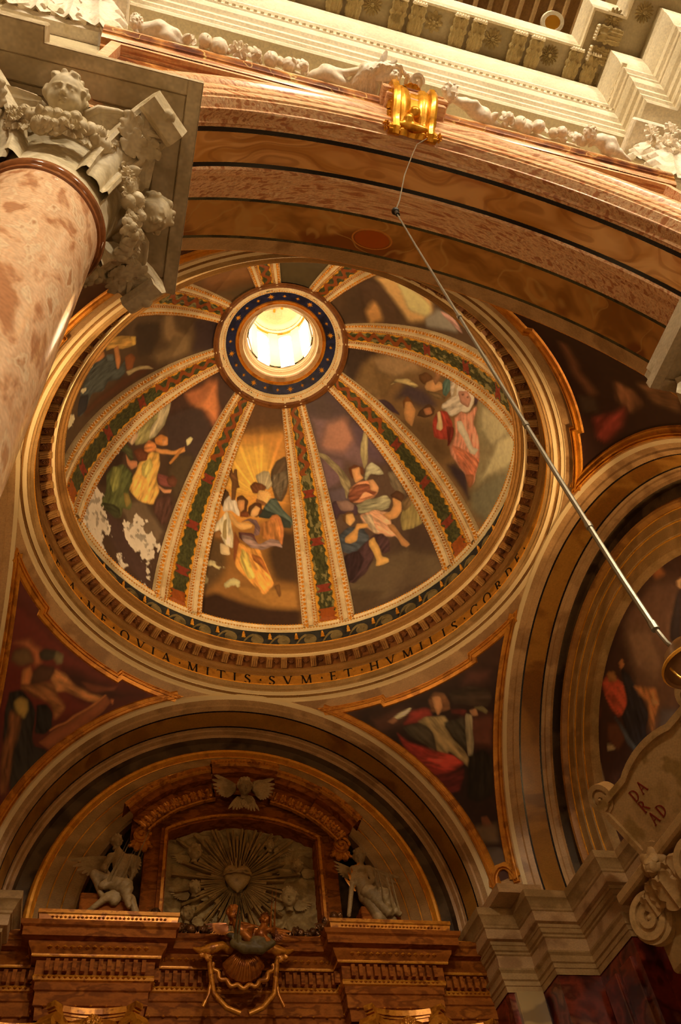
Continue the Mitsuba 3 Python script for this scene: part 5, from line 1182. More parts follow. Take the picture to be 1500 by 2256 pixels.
# ---------------------------------------------------------------- limbs of the carved figures (two ends, two radii) and the fruit of the swags
FIG = {
 'putto_a': [[-0.8481,-1.6516,-0.2779,-0.8467,-1.6508,-0.2779,0.0172,0.0159],[-0.8433,-1.6422,-0.27,-0.8196,-1.6408,-0.27,0.0093,0.016],[-0.8196,-1.6408,-0.27,-0.7794,-1.6551,-0.27,0.0173,0.02],[-0.7794,-1.6551,-0.27,-0.7313,-1.65,-0.27,0.02,0.0134],[-0.7313,-1.65,-0.27,-0.7085,-1.6386,-0.27,0.012,0.0067],[-0.8115,-1.6261,-0.2753,-0.7561,-1.6369,-0.278,0.0133,0.0214],[-0.7561,-1.6369,-0.278,-0.7118,-1.6234,-0.2727,0.0214,0.0121],[-0.7118,-1.6234,-0.27,-0.6953,-1.62,-0.27,0.0108,0.0068],[-0.8253,-1.6323,-0.2807,-0.8432,-1.6161,-0.2807,0.0093,0.0067],[-0.8432,-1.6161,-0.2807,-0.863,-1.6186,-0.2806,0.0067,0.0053]],
 'putto_b': [[-0.2731,-1.6498,-0.2756,-0.3068,-1.6343,-0.2728,0.0251,0.0195],[-0.2731,-1.6498,-0.2756,-0.2328,-1.6388,-0.2756,0.0237,0.0182],[-0.2328,-1.6388,-0.2756,-0.1974,-1.6367,-0.2728,0.0168,0.0098],[-0.286,-1.662,-0.27,-0.2161,-1.6645,-0.27,0.0125,0.0098],[-0.3068,-1.6343,-0.27,-0.3399,-1.6163,-0.27,0.0167,0.0098],[-0.2123,-1.6666,-0.27,-0.1793,-1.6795,-0.27,0.0112,0.0126]],
 'drapery_b': [[-0.1836,-1.64,-0.27,-0.1561,-1.6798,-0.27,0.0197,0.028],[-0.1561,-1.6798,-0.27,-0.1058,-1.7094,-0.27,0.0252,0.0126],[-0.159,-1.6301,-0.27,-0.1308,-1.6729,-0.27,0.017,0.0168],[-0.1058,-1.7094,-0.27,-0.0577,-1.7157,-0.27,0.0098,0.0098],[-0.0577,-1.7157,-0.27,-0.0221,-1.6958,-0.27,0.0098,0.007],[-0.1691,-1.6958,-0.27,-0.1016,-1.7155,-0.27,0.0097,0.0084]],
 'head_b': [[-0.0687,-1.6926,-0.27,-0.0624,-1.6915,-0.27,0.0211,0.0211]],
 'putto_c': [[0.1173,-1.6839,-0.2786,0.1181,-1.6814,-0.2786,0.0229,0.0215],[0.1373,-1.6699,-0.27,0.175,-1.6679,-0.27,0.0115,0.0173],[0.175,-1.6679,-0.27,0.2107,-1.6546,-0.27,0.0173,0.0203],[0.2107,-1.6546,-0.27,0.2416,-1.6467,-0.2758,0.0218,0.0277],[0.2416,-1.6467,-0.27,0.2747,-1.6338,-0.27,0.0248,0.0176],[0.2747,-1.6338,-0.27,0.315,-1.6278,-0.27,0.0161,0.0088],[0.1675,-1.6716,-0.2815,0.2056,-1.6777,-0.2787,0.0101,0.0101],[0.2056,-1.6777,-0.2815,0.2311,-1.6674,-0.2816,0.0087,0.0058]],
 'putto_d': [[0.61,-1.6741,-0.279,0.6121,-1.6731,-0.279,0.0194,0.0179],[0.6252,-1.6662,-0.27,0.6554,-1.6659,-0.27,0.0105,0.021],[0.6554,-1.6659,-0.27,0.6946,-1.672,-0.27,0.021,0.0165],[0.6668,-1.6556,-0.273,0.689,-1.6477,-0.2791,0.0181,0.0257],[0.689,-1.6477,-0.27,0.7313,-1.6442,-0.27,0.0242,0.0152],[0.7313,-1.6442,-0.27,0.7812,-1.6291,-0.27,0.0136,0.0076],[0.6946,-1.672,-0.27,0.7181,-1.6615,-0.27,0.0135,0.0091],[0.6389,-1.6579,-0.279,0.6224,-1.6427,-0.279,0.009,0.006]],
 'angel_left': [[-0.5552,1.24,-1.0087,-0.5538,1.24,-1.0044,0.0208,0.0189],[-0.5507,1.24,-1.0314,-0.5401,1.24,-1.0597,0.0113,0.0149],[-0.5392,1.24,-1.0678,-0.5284,1.24,-1.0997,0.0223,0.0314],[-0.5707,1.24,-1.0776,-0.4908,1.24,-1.0776,0.0148,0.0149],[-0.5284,1.24,-1.0997,-0.5235,1.24,-1.1745,0.0314,0.0272],[-0.4908,1.24,-1.0776,-0.4703,1.24,-1.1368,0.0149,0.011],[-0.4703,1.24,-1.1368,-0.483,1.2255,-1.1883,0.011,0.0073],[-0.5707,1.24,-1.0776,-0.5932,1.24,-1.1268,0.0148,0.011],[-0.5932,1.24,-1.1268,-0.5672,1.2218,-1.1648,0.011,0.0073],[-0.5231,1.24,-1.1784,-0.5044,1.2328,-1.2198,0.029,0.0252],[-0.5044,1.2328,-1.2198,-0.5619,1.2152,-1.2633,0.0234,0.0159],[-0.5619,1.2152,-1.2633,-0.6388,1.2331,-1.3242,0.0159,0.0087],[-0.6388,1.2331,-1.3242,-0.6544,1.2296,-1.3318,0.0087,0.0069],[-0.5314,1.2328,-1.198,-0.6256,1.2075,-1.1752,0.0235,0.0162],[-0.6256,1.2075,-1.1752,-0.5874,1.2223,-1.2531,0.0162,0.0106],[-0.5258,1.24,-1.2169,-0.4756,1.24,-1.2601,0.0252,0.0214],[-0.4756,1.24,-1.2601,-0.4461,1.24,-1.3106,0.0214,0.0141],[-0.5072,1.2256,-1.2256,-0.5361,1.2258,-1.2771,0.0215,0.0177]],
 'angel_right': [[0.4919,1.24,-1.0248,0.4945,1.24,-1.0203,0.0241,0.0221],[0.4909,1.24,-1.0488,0.4876,1.24,-1.0749,0.012,0.0159],[0.4576,1.24,-1.0849,0.5281,1.24,-1.0815,0.0158,0.0179],[0.4896,1.24,-1.0919,0.487,1.24,-1.1446,0.0277,0.0312],[0.487,1.24,-1.1446,0.5041,1.24,-1.1993,0.0312,0.0347],[0.4576,1.24,-1.0849,0.4409,1.2284,-1.1569,0.0158,0.0116],[0.4409,1.2284,-1.1569,0.4132,1.2362,-1.2936,0.0116,0.0094],[0.5281,1.24,-1.0815,0.5418,1.24,-1.1318,0.0159,0.0118],[0.5418,1.24,-1.1318,0.5039,1.2206,-1.1708,0.0118,0.0078],[0.5033,1.24,-1.2054,0.5647,1.2247,-1.2532,0.0347,0.0306],[0.5647,1.2247,-1.2532,0.6045,1.2325,-1.33,0.0306,0.0188],[0.5086,1.2285,-1.2254,0.5451,1.2287,-1.3048,0.0307,0.0264],[0.5451,1.2324,-1.3048,0.6252,1.2325,-1.3485,0.0245,0.0131],[0.6045,1.2325,-1.33,0.6404,1.2287,-1.3519,0.017,0.0094]],
 'cherub_cluster': [[-0.0797,1.16,-1.347,-0.078,1.16,-1.3433,0.0248,0.023],[0.0454,1.16,-1.3648,0.0473,1.16,-1.3611,0.0213,0.0213],[-0.0726,1.16,-1.3757,-0.0514,1.16,-1.4143,0.0141,0.0227],[-0.0514,1.16,-1.4143,-0.0201,1.16,-1.4415,0.0227,0.0191],[0.0412,1.16,-1.3867,0.026,1.16,-1.4263,0.0141,0.0227],[0.026,1.16,-1.4263,0.0536,1.16,-1.4501,0.021,0.0157],[-0.0514,1.1495,-1.4107,-0.0055,1.146,-1.4023,0.0122,0.0088],[0.0262,1.1495,-1.4156,0.0656,1.1494,-1.4074,0.0105,0.0088],[-0.0055,1.16,-1.4023,-0.02,1.16,-1.431,0.0088,0.007],[0.0656,1.16,-1.4074,0.0792,1.16,-1.4284,0.0088,0.007]],
 'cloud': [[-0.0776,1.16,-1.4602,-0.0344,1.16,-1.4764,0.0172,0.0206],[-0.0344,1.16,-1.4764,0.0265,1.16,-1.4784,0.0206,0.019],[0.0265,1.16,-1.4784,0.071,1.16,-1.4566,0.019,0.0139],[-0.0603,1.16,-1.439,-0.0951,1.16,-1.4295,0.0156,0.0104],[0.0007,1.16,-1.4549,0.054,1.16,-1.4361,0.0225,0.0157]],
}
FRUIT = {'left':[[-0.6977,-1.6376,-0.27,0.0135,'pear'],[-0.6451,-1.6452,-0.27,0.0175,'apple'],[-0.6043,-1.6354,-0.27,0.0231,'melon'],[-0.5438,-1.6412,-0.27,0.0232,'daisy'],[-0.4943,-1.6418,-0.27,0.0219,'rose'],[-0.4468,-1.6405,-0.27,0.0192,'pome'],[-0.4204,-1.6417,-0.27,0.0124,'apple'],[-0.3916,-1.6385,-0.27,0.018,'melon'],[-0.3781,-1.6479,-0.27,0.0124,'pear'],[-0.3477,-1.645,-0.27,0.0194,'rose'],[-0.6544,-1.626,-0.27,0.0068,'apple'],[-0.5765,-1.6322,-0.27,0.0082,'apple'],[-0.4426,-1.6265,-0.27,0.0097,'apple'],[-0.5288,-1.6262,-0.27,0.0082,'apple'],[-0.6729,-1.6326,-0.27,0.0108,'leaf'],[-0.6823,-1.6424,-0.27,0.0094,'leaf']],'right':[[0.2797,-1.6459,-0.27,0.0132,'pear'],[0.3269,-1.6512,-0.27,0.022,'rose'],[0.3194,-1.6288,-0.27,0.0088,'apple'],[0.3699,-1.6473,-0.27,0.0191,'apple'],[0.3926,-1.6386,-0.27,0.0207,'melon'],[0.4331,-1.6506,-0.27,0.0177,'pome'],[0.4624,-1.6503,-0.27,0.0119,'leaf'],[0.4911,-1.6442,-0.27,0.0149,'apple'],[0.5154,-1.6525,-0.27,0.0149,'pome'],[0.5311,-1.6348,-0.27,0.0105,'apple'],[0.5498,-1.649,-0.27,0.0134,'leaf'],[0.5752,-1.6477,-0.27,0.018,'rose'],[0.5988,-1.6431,-0.27,0.015,'apple']]}
# ---------------------------------------------------------------- carving kit
def cherub_head(h=0.036):
    """A child's head with curls, about 1 tall, facing +z, up +y."""
    rng = np.random.default_rng(3)
    curls = []
    for i in range(90):
        t = rng.uniform(0, 2 * math.pi); u = rng.uniform(-0.25, 1.0)
        d = np.array([math.cos(t) * math.sqrt(1 - u * u), u, math.sin(t) * math.sqrt(1 - u * u)])
        if d[2] > 0.15 and d[1] < 0.62 and abs(d[0]) < 0.80:
            continue
        curls.append((d * [0.43, 0.47, 0.45] + [0, 0.10, -0.06], rng.uniform(0.045, 0.085)))

    def fn(p):
        d = d_ball(p, (0, 0.10, -0.05), (0.40, 0.44, 0.43))
        d = smin(d, d_ball(p, (0, -0.10, 0.04), (0.33, 0.36, 0.36)), 0.10)
        for s in (-1, 1):
            d = smin(d, d_ball(p, (s * 0.18, -0.15, 0.20), 0.165), 0.08)
            d = smin(d, d_cone(p, (s * 0.07, 0.115, 0.40), (s * 0.24, 0.10, 0.32), 0.035, 0.03), 0.05)
            d = np.maximum(d, -(d_ball(p, (s * 0.15, 0.02, 0.43), (0.085, 0.055, 0.085)) - 0.005))
            d = smin(d, d_ball(p, (s * 0.15, 0.015, 0.335), 0.062), 0.012)
            d = smin(d, d_ball(p, (s * 0.39, -0.02, -0.02), (0.05, 0.10, 0.07)), 0.03)
        d = smin(d, d_cone(p, (0, 0.06, 0.39), (0, -0.085, 0.475), 0.030, 0.050), 0.035)
        for s in (-1, 1):
            d = smin(d, d_ball(p, (s * 0.05, -0.10, 0.43), 0.032), 0.02)
        d = smin(d, d_ball(p, (0, -0.36, 0.22), 0.11), 0.08)
        d = smin(d, d_ball(p, (0, -0.195, 0.395), (0.085, 0.026, 0.05)), 0.02)
        d = smin(d, d_ball(p, (0, -0.255, 0.385), (0.07, 0.028, 0.05)), 0.02)
        d = np.maximum(d, -d_ball(p, (0, -0.224, 0.445), (0.075, 0.010, 0.04)))
        for c, r in curls:
            d = smin(d, d_ball(p, c, r), 0.025)
        return smin(d, d_cone(p, (0, -0.35, 0.0), (0, -0.60, -0.05), 0.15, 0.20), 0.08)
    return nets(fn, (-0.62, -0.66, -0.62), (0.62, 0.72, 0.62), h)


def feather(L, w, bend=0.25, th=0.10):
    n = 7
    t = np.linspace(0, 1, n); half = w * np.sin(np.pi * (0.12 + 0.80 * t)) ** 0.8
    P = []
    for sgn, z in ((1, 0.0), (0, th * w), (-1, 0.0), (0, -th * w)):
        P.append(np.stack([L * t, sgn * half, z * np.ones(n) + bend * w * (1 - (2 * t - 1) ** 2) - abs(sgn) * 0.18 * w], -1))
    return grid(np.array(P + P[:1]).transpose(1, 0, 2), True)


def wing():
    """A folded wing: root at the origin, reaching 1 along +x, feathers in rows, facing +z."""
    ms = []
    for r, (n, L0, L1, z) in enumerate(((9, 0.95, 0.42, 0.0), (8, 0.62, 0.30, 0.035), (7, 0.40, 0.22, 0.065), (5, 0.26, 0.16, 0.09))):
        for i in range(n):
            t = i / (n - 1)
            f = feather(L0 + (L1 - L0) * t, 0.078, 0.3)
            a = math.radians(4 - 74 * t ** 0.9)
            ms.append(xf(f, T().translate([0.04 * (1 - t), 0.10 - 0.10 * t, z + 0.012 * t]) @ T().rotate([0, 0, 1], math.degrees(a))))
    ms.append(tube([(-0.02, -0.12, 0.05), (0.02, 0.02, 0.08), (0.14, 0.13, 0.09), (0.36, 0.17, 0.06), (0.62, 0.16, 0.03)], [0.05, 0.075, 0.07, 0.05, 0.02], 10))
    return cat_(*ms)


def leaf(L=1.0, w=0.32, curl=0.35, lobes=4, th=0.03, n=22):
    """An acanthus leaf growing along +y from the origin, facing +z, its tip rolling over towards +z."""
    t = np.linspace(0, 1, n)
    s = t * L
    bend_ = np.where(t > 0.55, (t - 0.55) / 0.45, 0) ** 1.5 * math.pi * 1.1
    dy, dz = np.cos(bend_), np.sin(bend_)
    y = np.concatenate([[0], np.cumsum((dy[1:] + dy[:-1]) / 2 * np.diff(s))]); z = curl * np.concatenate([[0], np.cumsum((dz[1:] + dz[:-1]) / 2 * np.diff(s))]) + 0.10 * L * t * curl
    half = w * (0.55 + 0.75 * np.sin(np.pi * np.minimum(1, 0.25 + 0.70 * t))) * (1 - 0.9 * np.maximum(0, t - 0.72) / 0.28) * (0.72 + 0.42 * np.abs(np.sin(lobes * np.pi * t)))
    us = np.linspace(-1, 1, 9)
    rows = []
    for k, h in ((1, 0.0), (-1, -th)):
        for u in us[::k]:
            rows.append(np.stack([u * half, y - 0.10 * L * (1 - abs(u)) * 0 + 0.06 * L * abs(u) ** 2, z + h + 0.10 * w * np.cos(abs(u) * 9) - 0.22 * w * u * u], -1))
    return grid(np.array(rows + rows[:1]).transpose(1, 0, 2))


def spiral(R, turns, w, th, n=70, r0=0.12):
    """A scroll lying in the xy plane, thickness th along z, its outer end at (R, 0) and turning inwards."""
    t = np.linspace(0, turns * 2 * math.pi, n)
    r = R * (1 - (1 - r0) * t / t[-1])
    band = LineString(np.stack([r * np.cos(t), r * np.sin(t)], -1)).buffer(w / 2, cap_style=1, quad_segs=3)
    disc = Point(0, 0).buffer(R * 0.98)
    return cat_(extrude(band, th, -th / 2), extrude(disc, th * 0.62, -th * 0.31), trimesh.creation.icosphere(2, R * r0 * 1.6).apply_scale([1, 1, th / (R * r0 * 2.6)]))


def fruit(kind):
    """A carved fruit or flower of about unit radius, facing +z."""
    if kind == 'apple':
        t = np.linspace(0, math.pi, 14)
        m = lathe(np.stack([np.sin(t) * (1 + 0.06 * np.cos(t)), -np.cos(t) * 0.92 + 0.16 * np.exp(-((t - math.pi) / 0.35) ** 2) * -1 + 0.0], -1), 18, flip=True)
        return cat_(m, tube([(0, 0, .72), (0.03, 0, .9), (0.1, 0, 1.05)], [0.08, 0.06, 0.05], 5))
    if kind == 'pear':
        t = np.linspace(0, math.pi, 14); z = -np.cos(t)
        return cat_(lathe(np.stack([np.sin(t) * (0.85 - 0.30 * z), z * 1.25], -1), 16, flip=True), tube([(0, 0, 1.2), (0.1, 0, 1.45)], [0.09, 0.06], 5))
    if kind in ('melon', 'pome'):
        m = ico(3); v = m.vertices; a = np.arctan2(v[:, 1], v[:, 0]); s = np.hypot(v[:, 0], v[:, 1])
        m.vertices = v * (1 + 0.09 * s * np.abs(np.sin(a * (4 if kind == 'melon' else 3))) - 0.04)[:, None]
        if kind == 'pome':
            m.vertices[:, 2] *= 1.05
            cr = [trimesh.Trimesh(*hull([(0.12 * math.cos(x), 0.12 * math.sin(x), .9), (0.20 * math.cos(x + .3), 0.20 * math.sin(x + .3), .9), (0.20 * math.cos(x - .3), 0.20 * math.sin(x - .3), .9), (0.30 * math.cos(x), 0.30 * math.sin(x), 1.35)]), process=False) for x in np.arange(6) * math.pi / 3]
            return cat_(m, *cr)
        return m
    if kind == 'daisy':
        return rosette(1.15, 9, 0.45, 2)
    if kind == 'rose':
        ms = [ico(2, 0.55).apply_translation([0, 0, 0.25])]
        rng = np.random.default_rng(8)
        for l, (n, r, z, tl) in enumerate(((6, 0.78, -0.05, 20), (5, 0.58, 0.18, 45), (4, 0.36, 0.42, 65))):
            for i in range(n):
                p = ico(1, 0.42).apply_scale([1.0, 0.9, 0.35])
                ms.append(xf(p, T().rotate([0, 0, 1], 360 * i / n + 31 * l) @ T().translate([r, 0, z]) @ T().rotate([0, 1, 0], tl)))
        return cat_(*ms)
    return cat_(*[xf(leaf(1.7, 0.34, 0.5, 3, 0.06, 12), T().rotate([0, 0, 1], a) @ T().translate([0, -0.2, 0])) for a in (-50, 0, 60)])


KINDS = ('apple', 'pear', 'melon', 'pome', 'daisy', 'rose', 'leaf')
HEAD, WING, LEAF = cherub_head(), wing(), leaf()
FRUITS = {k: fruit(k) for k in KINDS}
PLY = {}


def stock(name, mesh, mat, smooth=40):
    if (name, mat) not in PLY:
        PLY[name, mat] = mikit.ply(mesh, mat, smooth=smooth)
    return PLY[name, mat]


def cones_mesh(cs, h, k=0.006, extra=None):
    cs = np.array(cs)
    lo = (cs[:, :6].reshape(-1, 3) - cs[:, 6:].max()).min(0) - 2 * h
    hi = (cs[:, :6].reshape(-1, 3) + cs[:, 6:].max()).max(0) + 2 * h

    def fn(p):
        d = None
        for c in cs:
            e = d_ball(p, c[:3], c[6]) if np.linalg.norm(c[:3] - c[3:6]) < 0.3 * c[6] else d_cone(p, c[:3], c[3:6], c[6], c[7])
            d = e if d is None else smin(d, e, k)
        return extra(p, d) if extra else d
    return relax(nets(fn, lo, hi, h), 3)
# ---------------------------------------------------------------- the columns of the nave arch
def capital(name, org, s, mat, ring_mat=None, faces=(0, 90, 180, 270), swags=True, parent=None):
    """A composite capital: concave abacus, corner consoles with acanthus, cherub heads with wings, swags of fruit."""
    k = parent or name
    O = lambda M=None: T().translate(list(org)) @ T().scale([s, s, s]) @ (M if M is not None else T())
    pt = lambda nm, key, mesh, M, sm=40, lab=None: put(f'{k}__{nm}', stock(key, mesh, mat, sm) if not callable(mesh) else stock(key, mesh(), mat, sm), O(M), lab)
    put(f'{k}__bell', stock('bell', lathe([(0.106, 0.0), (0.108, 0.10), (0.118, 0.20), (0.150, 0.272)], 48, flip=True), mat), O())

    def plate(rc, sag, z0, h):
        pts = []
        for q in range(4):
            a = math.radians(45 + 90 * q); d = np.array([math.cos(a), math.sin(a)]); t = np.array([-d[1], d[0]])
            pts += [d * rc - t * 0.022, d * rc + t * 0.022]
            b = math.radians(90 + 90 * q); m = np.array([math.cos(b), math.sin(b)]); tt = np.array([-m[1], m[0]])
            for u in np.linspace(-0.8, 0.8, 9):
                hw = rc * math.sin(math.radians(45)) - 0.018
                pts.append(m * (hw - sag * (1 - u * u)) - tt * u * -hw)
        return extrude(Polygon(pts), h, z0)
    if ('abacus', mat) not in PLY:
        stock('abacus', cat_(plate(0.232, 0.040, 0.272, 0.016), plate(0.242, 0.040, 0.288, 0.010), plate(0.252, 0.038, 0.298, 0.024)), mat, False)
    put(f'{k}__abacus', PLY['abacus', mat], O())
    cv = np.array([(0.110, 0.050), (0.120, 0.110), (0.142, 0.165), (0.172, 0.208), (0.204, 0.236), (0.232, 0.250), (0.252, 0.248), (0.262, 0.234), (0.258, 0.218), (0.244, 0.212), (0.236, 0.222)])
    if ('console', mat) not in PLY:
        nt = unit(np.gradient(cv, axis=0)); nn = np.stack([nt[:, 1], -nt[:, 0]], -1)
        cross = [(-0.044, -0.022), (-0.044, 0.006), (-0.040, 0.014), (-0.032, 0.016), (-0.029, 0.006), (-0.022, 0.004), (-0.014, 0.009), (0.0, 0.012), (0.014, 0.009), (0.022, 0.004), (0.029, 0.006), (0.032, 0.016), (0.040, 0.014), (0.044, 0.006), (0.044, -0.022)]
        wd = np.interp(np.arange(len(cv)), [0, 4, 10], [0.75, 1.0, 0.95]); tk = np.interp(np.arange(len(cv)), [0, 6, 10], [1.0, 1.0, 0.3])
        P = np.array([[(c[0] + n[0] * h * k_, y * w_, c[1] + n[1] * h * k_) for c, n, w_, k_ in zip(cv, nn, wd, tk)] for y, h in cross + cross[:1]])
        stock('console', cat_(grid(P), grid(np.stack([P[0, ::-1], P[1, ::-1]])), ico(1, 0.014).apply_scale([1, 3.0, 1]).apply_translation([0.247, 0, 0.230])), mat, 30)
        stock('console_leaf', cat_(*[xf(LEAF, T().translate([dx, dy, dz]) @ T().rotate([0, 0, 1], ro) @ T().scale([sx_, sy_, 0.035])) for dx, dy, dz, ro, sx_, sy_ in ((0, 0, 0, 0, 0.085, 0.10), (-0.012, 0.0, 0.004, 28, 0.05, 0.07), (0.012, 0.0, 0.004, -28, 0.05, 0.07), (0, -0.02, 0.006, 0, 0.05, 0.07))]), mat, 40)
    for q in range(4):
        R = T().rotate([0, 0, 1], 45 + 90 * q)
        put(f'{k}__console', PLY['console', mat], O(R))
        M = np.array([[0, 0.80, 0.60, 0.178], [-1, 0, 0, 0], [0, 0.60, -0.80, 0.192], [0, 0, 0, 1.0]])
        M[:3, 0] = np.cross(M[:3, 1], M[:3, 2])
        put(f'{k}__acanthus_leaf', PLY['console_leaf', mat], O(R @ T(M)))
        put(f'{k}__fruit', stock('fruit_pear', FRUITS['pear'], mat), O(R @ T().translate([0.266, 0, 0.226]) @ T().scale([0.017] * 3)))
    rng = np.random.default_rng(11)
    for a in faces:
        R = T().rotate([0, 0, 1], a)       # the face looks along +x
        F = R @ T().translate([0.178, 0, 0.214]) @ T(np.array([[0, 0.80, 0.60, 0], [1, 0, 0, 0], [0, 0.60, -0.80, 0], [0, 0, 0, 1.0]]))
        put(f'{k}__cherub_head', stock('head', HEAD, mat, 60), O(F @ T().scale([0.088] * 3)))
        for sg in (1, -1):
            W = F @ T().translate([sg * 0.040, -0.016, -0.022]) @ (T() if sg > 0 else T().rotate([0, 1, 0], 180)) @ T().rotate([1, 0, 0], 10 * sg) @ T().scale([0.155, 0.125, 0.155])
            put(f'{k}__wing', stock('wing', WING, mat, 40), O(W))
        if not swags:
            continue
        for i in range(15):
            u = -1 + 2 * i / 14
            for j in range(2 if abs(u) < 0.9 else 1):
                ang = u * math.radians(37); rr = 0.148 + 0.010 * j + rng.uniform(-.004, .004)
                z = 0.108 + 0.058 * u * u + 0.024 * j + rng.uniform(-.006, .006)
                kd = KINDS[int(rng.integers(0, 7))]
                if abs(u) < 0.16:
                    kd = 'rose'
                sc = rng.uniform(0.0135, 0.0190) * (1.25 if kd in ('rose', 'daisy', 'leaf') else 1)
                D = np.array([math.cos(ang), math.sin(ang), -0.45])
                put(f'{k}__fruit', stock('fruit_' + kd, FRUITS[kd], mat), O(R @ aim([rr * math.cos(ang), rr * math.sin(ang), z], D) @ T().rotate([0, 0, 1], float(rng.uniform(0, 360))) @ T().scale([sc] * 3)))


CX, CY, ZN_, ZB = 0.868, -1.425, -1.55, -1.226
for sx, lab in ((-1, 'left'), (1, 'right')):
    cl = thing('column', 'polished pink mottled marble column with a carved white capital on the left' if sx < 0 else 'pink marble column beyond the right edge of the photo', 'column')
    z = np.linspace(-3.44, ZN_ - 0.03, 24); tt = (z + 3.44) / (ZN_ + 3.41)
    xc = T().translate([sx * CX, CY, 0])
    add(f'{cl}__shaft', lathe(np.stack([0.122 - 0.018 * tt ** 1.8, z], -1), 96, flip=True), 'column_marble', True, 'polished mottled pink shaft', M=xc)
    add(f'{cl}__neck_ring', lathe([(0.104, ZN_ - 0.032), (0.108, ZN_ - 0.030), (0.109, ZN_ - 0.022), (0.1135, ZN_ - 0.018), (0.1165, ZN_ - 0.010), (0.1135, ZN_ - 0.001), (0.106, ZN_)], 96, flip=True), 'brown_polish', 40, 'dark marble neck ring', M=xc)
    add(f'{cl}__base', lathe([(0.165, ZF + 0.001), (0.165, -3.55), (0.158, -3.545), (0.168, -3.52), (0.158, -3.495), (0.140, -3.485), (0.148, -3.46), (0.138, -3.44), (0.12, -3.44)], 64, flip=True), 'cap_stone', 30, 'pale moulded base', M=xc)
    ck = f'{cl}__capital'
    if sx < 0:
        capital(None, [sx * CX, CY, ZN_], 1.0, 'cap_stone', parent=cl)
    else:
        capital(None, [sx * CX, CY, ZN_], 1.0, 'cap_stone', faces=(180, 270), parent=cl)
    # the block the column carries: moulded edge, a sunk panel in its underside
    bl = thing('impost_block', 'grey stone block with a sunk panelled underside on the left column capital' if sx < 0 else 'grey stone block of the right column, only its corner in the photo', 'block')
    x0, x1, y0, y1 = 0.622, 1.12, -1.672, -1.222
    pth = [(x0 * sx, y1), (x0 * sx, y0), (0.925 * sx, y0), (0.925 * sx, y0 - 0.026), (1.6 * sx, y0 - 0.026)]
    if sx < 0:
        pth = [(-x0, y1), (-x0, y0), (-0.93, y0), (-0.93, y0 - 0.030), (-1.7, y0 - 0.030)]
        pth = pth[::-1]
    pr = [(0.022, ZB), (0.022, ZB + 0.014), (0.014, ZB + 0.018), (0.014, ZB + 0.040), (0.0, ZB + 0.046), (0.0, ZB + 0.085), (-0.03, ZB + 0.086)]
    pr = [(o - 0.022, z_) for o, z_ in pr]
    add(f'{bl}__edge_moulding', sweep(pth, pr, flip=True), 'block_stone', 25)
    e1, e2, e3 = 0.030, 0.082, 0.100
    so = [box([x0, y0, ZB], [x0 + e1, y1, ZB + 0.03], 0.002), box([x0 + e1, y0, ZB], [x1, y0 + e1, ZB + 0.03], 0.002), box([x0 + e1, y1 - e1, ZB], [x1, y1, ZB + 0.03], 0.002),
          box([x0 + e1, y0 + e1, ZB + 0.008], [x0 + e2, y1 - e1, ZB + 0.04], 0.003), box([x0 + e2, y0 + e1, ZB + 0.008], [x1, y0 + e2, ZB + 0.04], 0.003), box([x0 + e2, y1 - e2, ZB + 0.008], [x1, y1 - e1, ZB + 0.04], 0.003),
          box([x0 + e2, y0 + e2, ZB + 0.014], [x0 + e3, y1 - e2, ZB + 0.05], 0.003), box([x0 + e3, y0 + e2, ZB + 0.014], [x1, y0 + e3, ZB + 0.05], 0.003), box([x0 + e3, y1 - e3, ZB + 0.014], [x1, y1 - e2, ZB + 0.05], 0.003)]
    fl_ = lambda m: m if sx > 0 else xf(m, T().scale([-1, 1, 1]))
    add(f'{bl}__soffit_frame', fl_(cat_(*so)), 'block_stone', False)
    add(f'{bl}__soffit_panel', fl_(box([x0 + e3, y0 + e3, ZB + 0.020], [x1, y1 - e3, ZB + 0.06])), 'block_stone', False)
    add(f'{bl}__body', fl_(box([x0 + 0.02, y0 + 0.02, ZB + 0.04], [1.8, y1 - 0.02, ZB + 0.09])), 'block_stone', False)
    add(f'{bl}__wing_block', fl_(cat_(box([0.93, y0 - 0.03, ZB - 0.0], [1.8, y0 + 0.02, ZB + 0.06], 0.003))), 'block_stone', False)
plastic('brown_polish', mottled(['6e3f22', '8a5430', '5a3019'], 5.0), 0.12, 0.6)

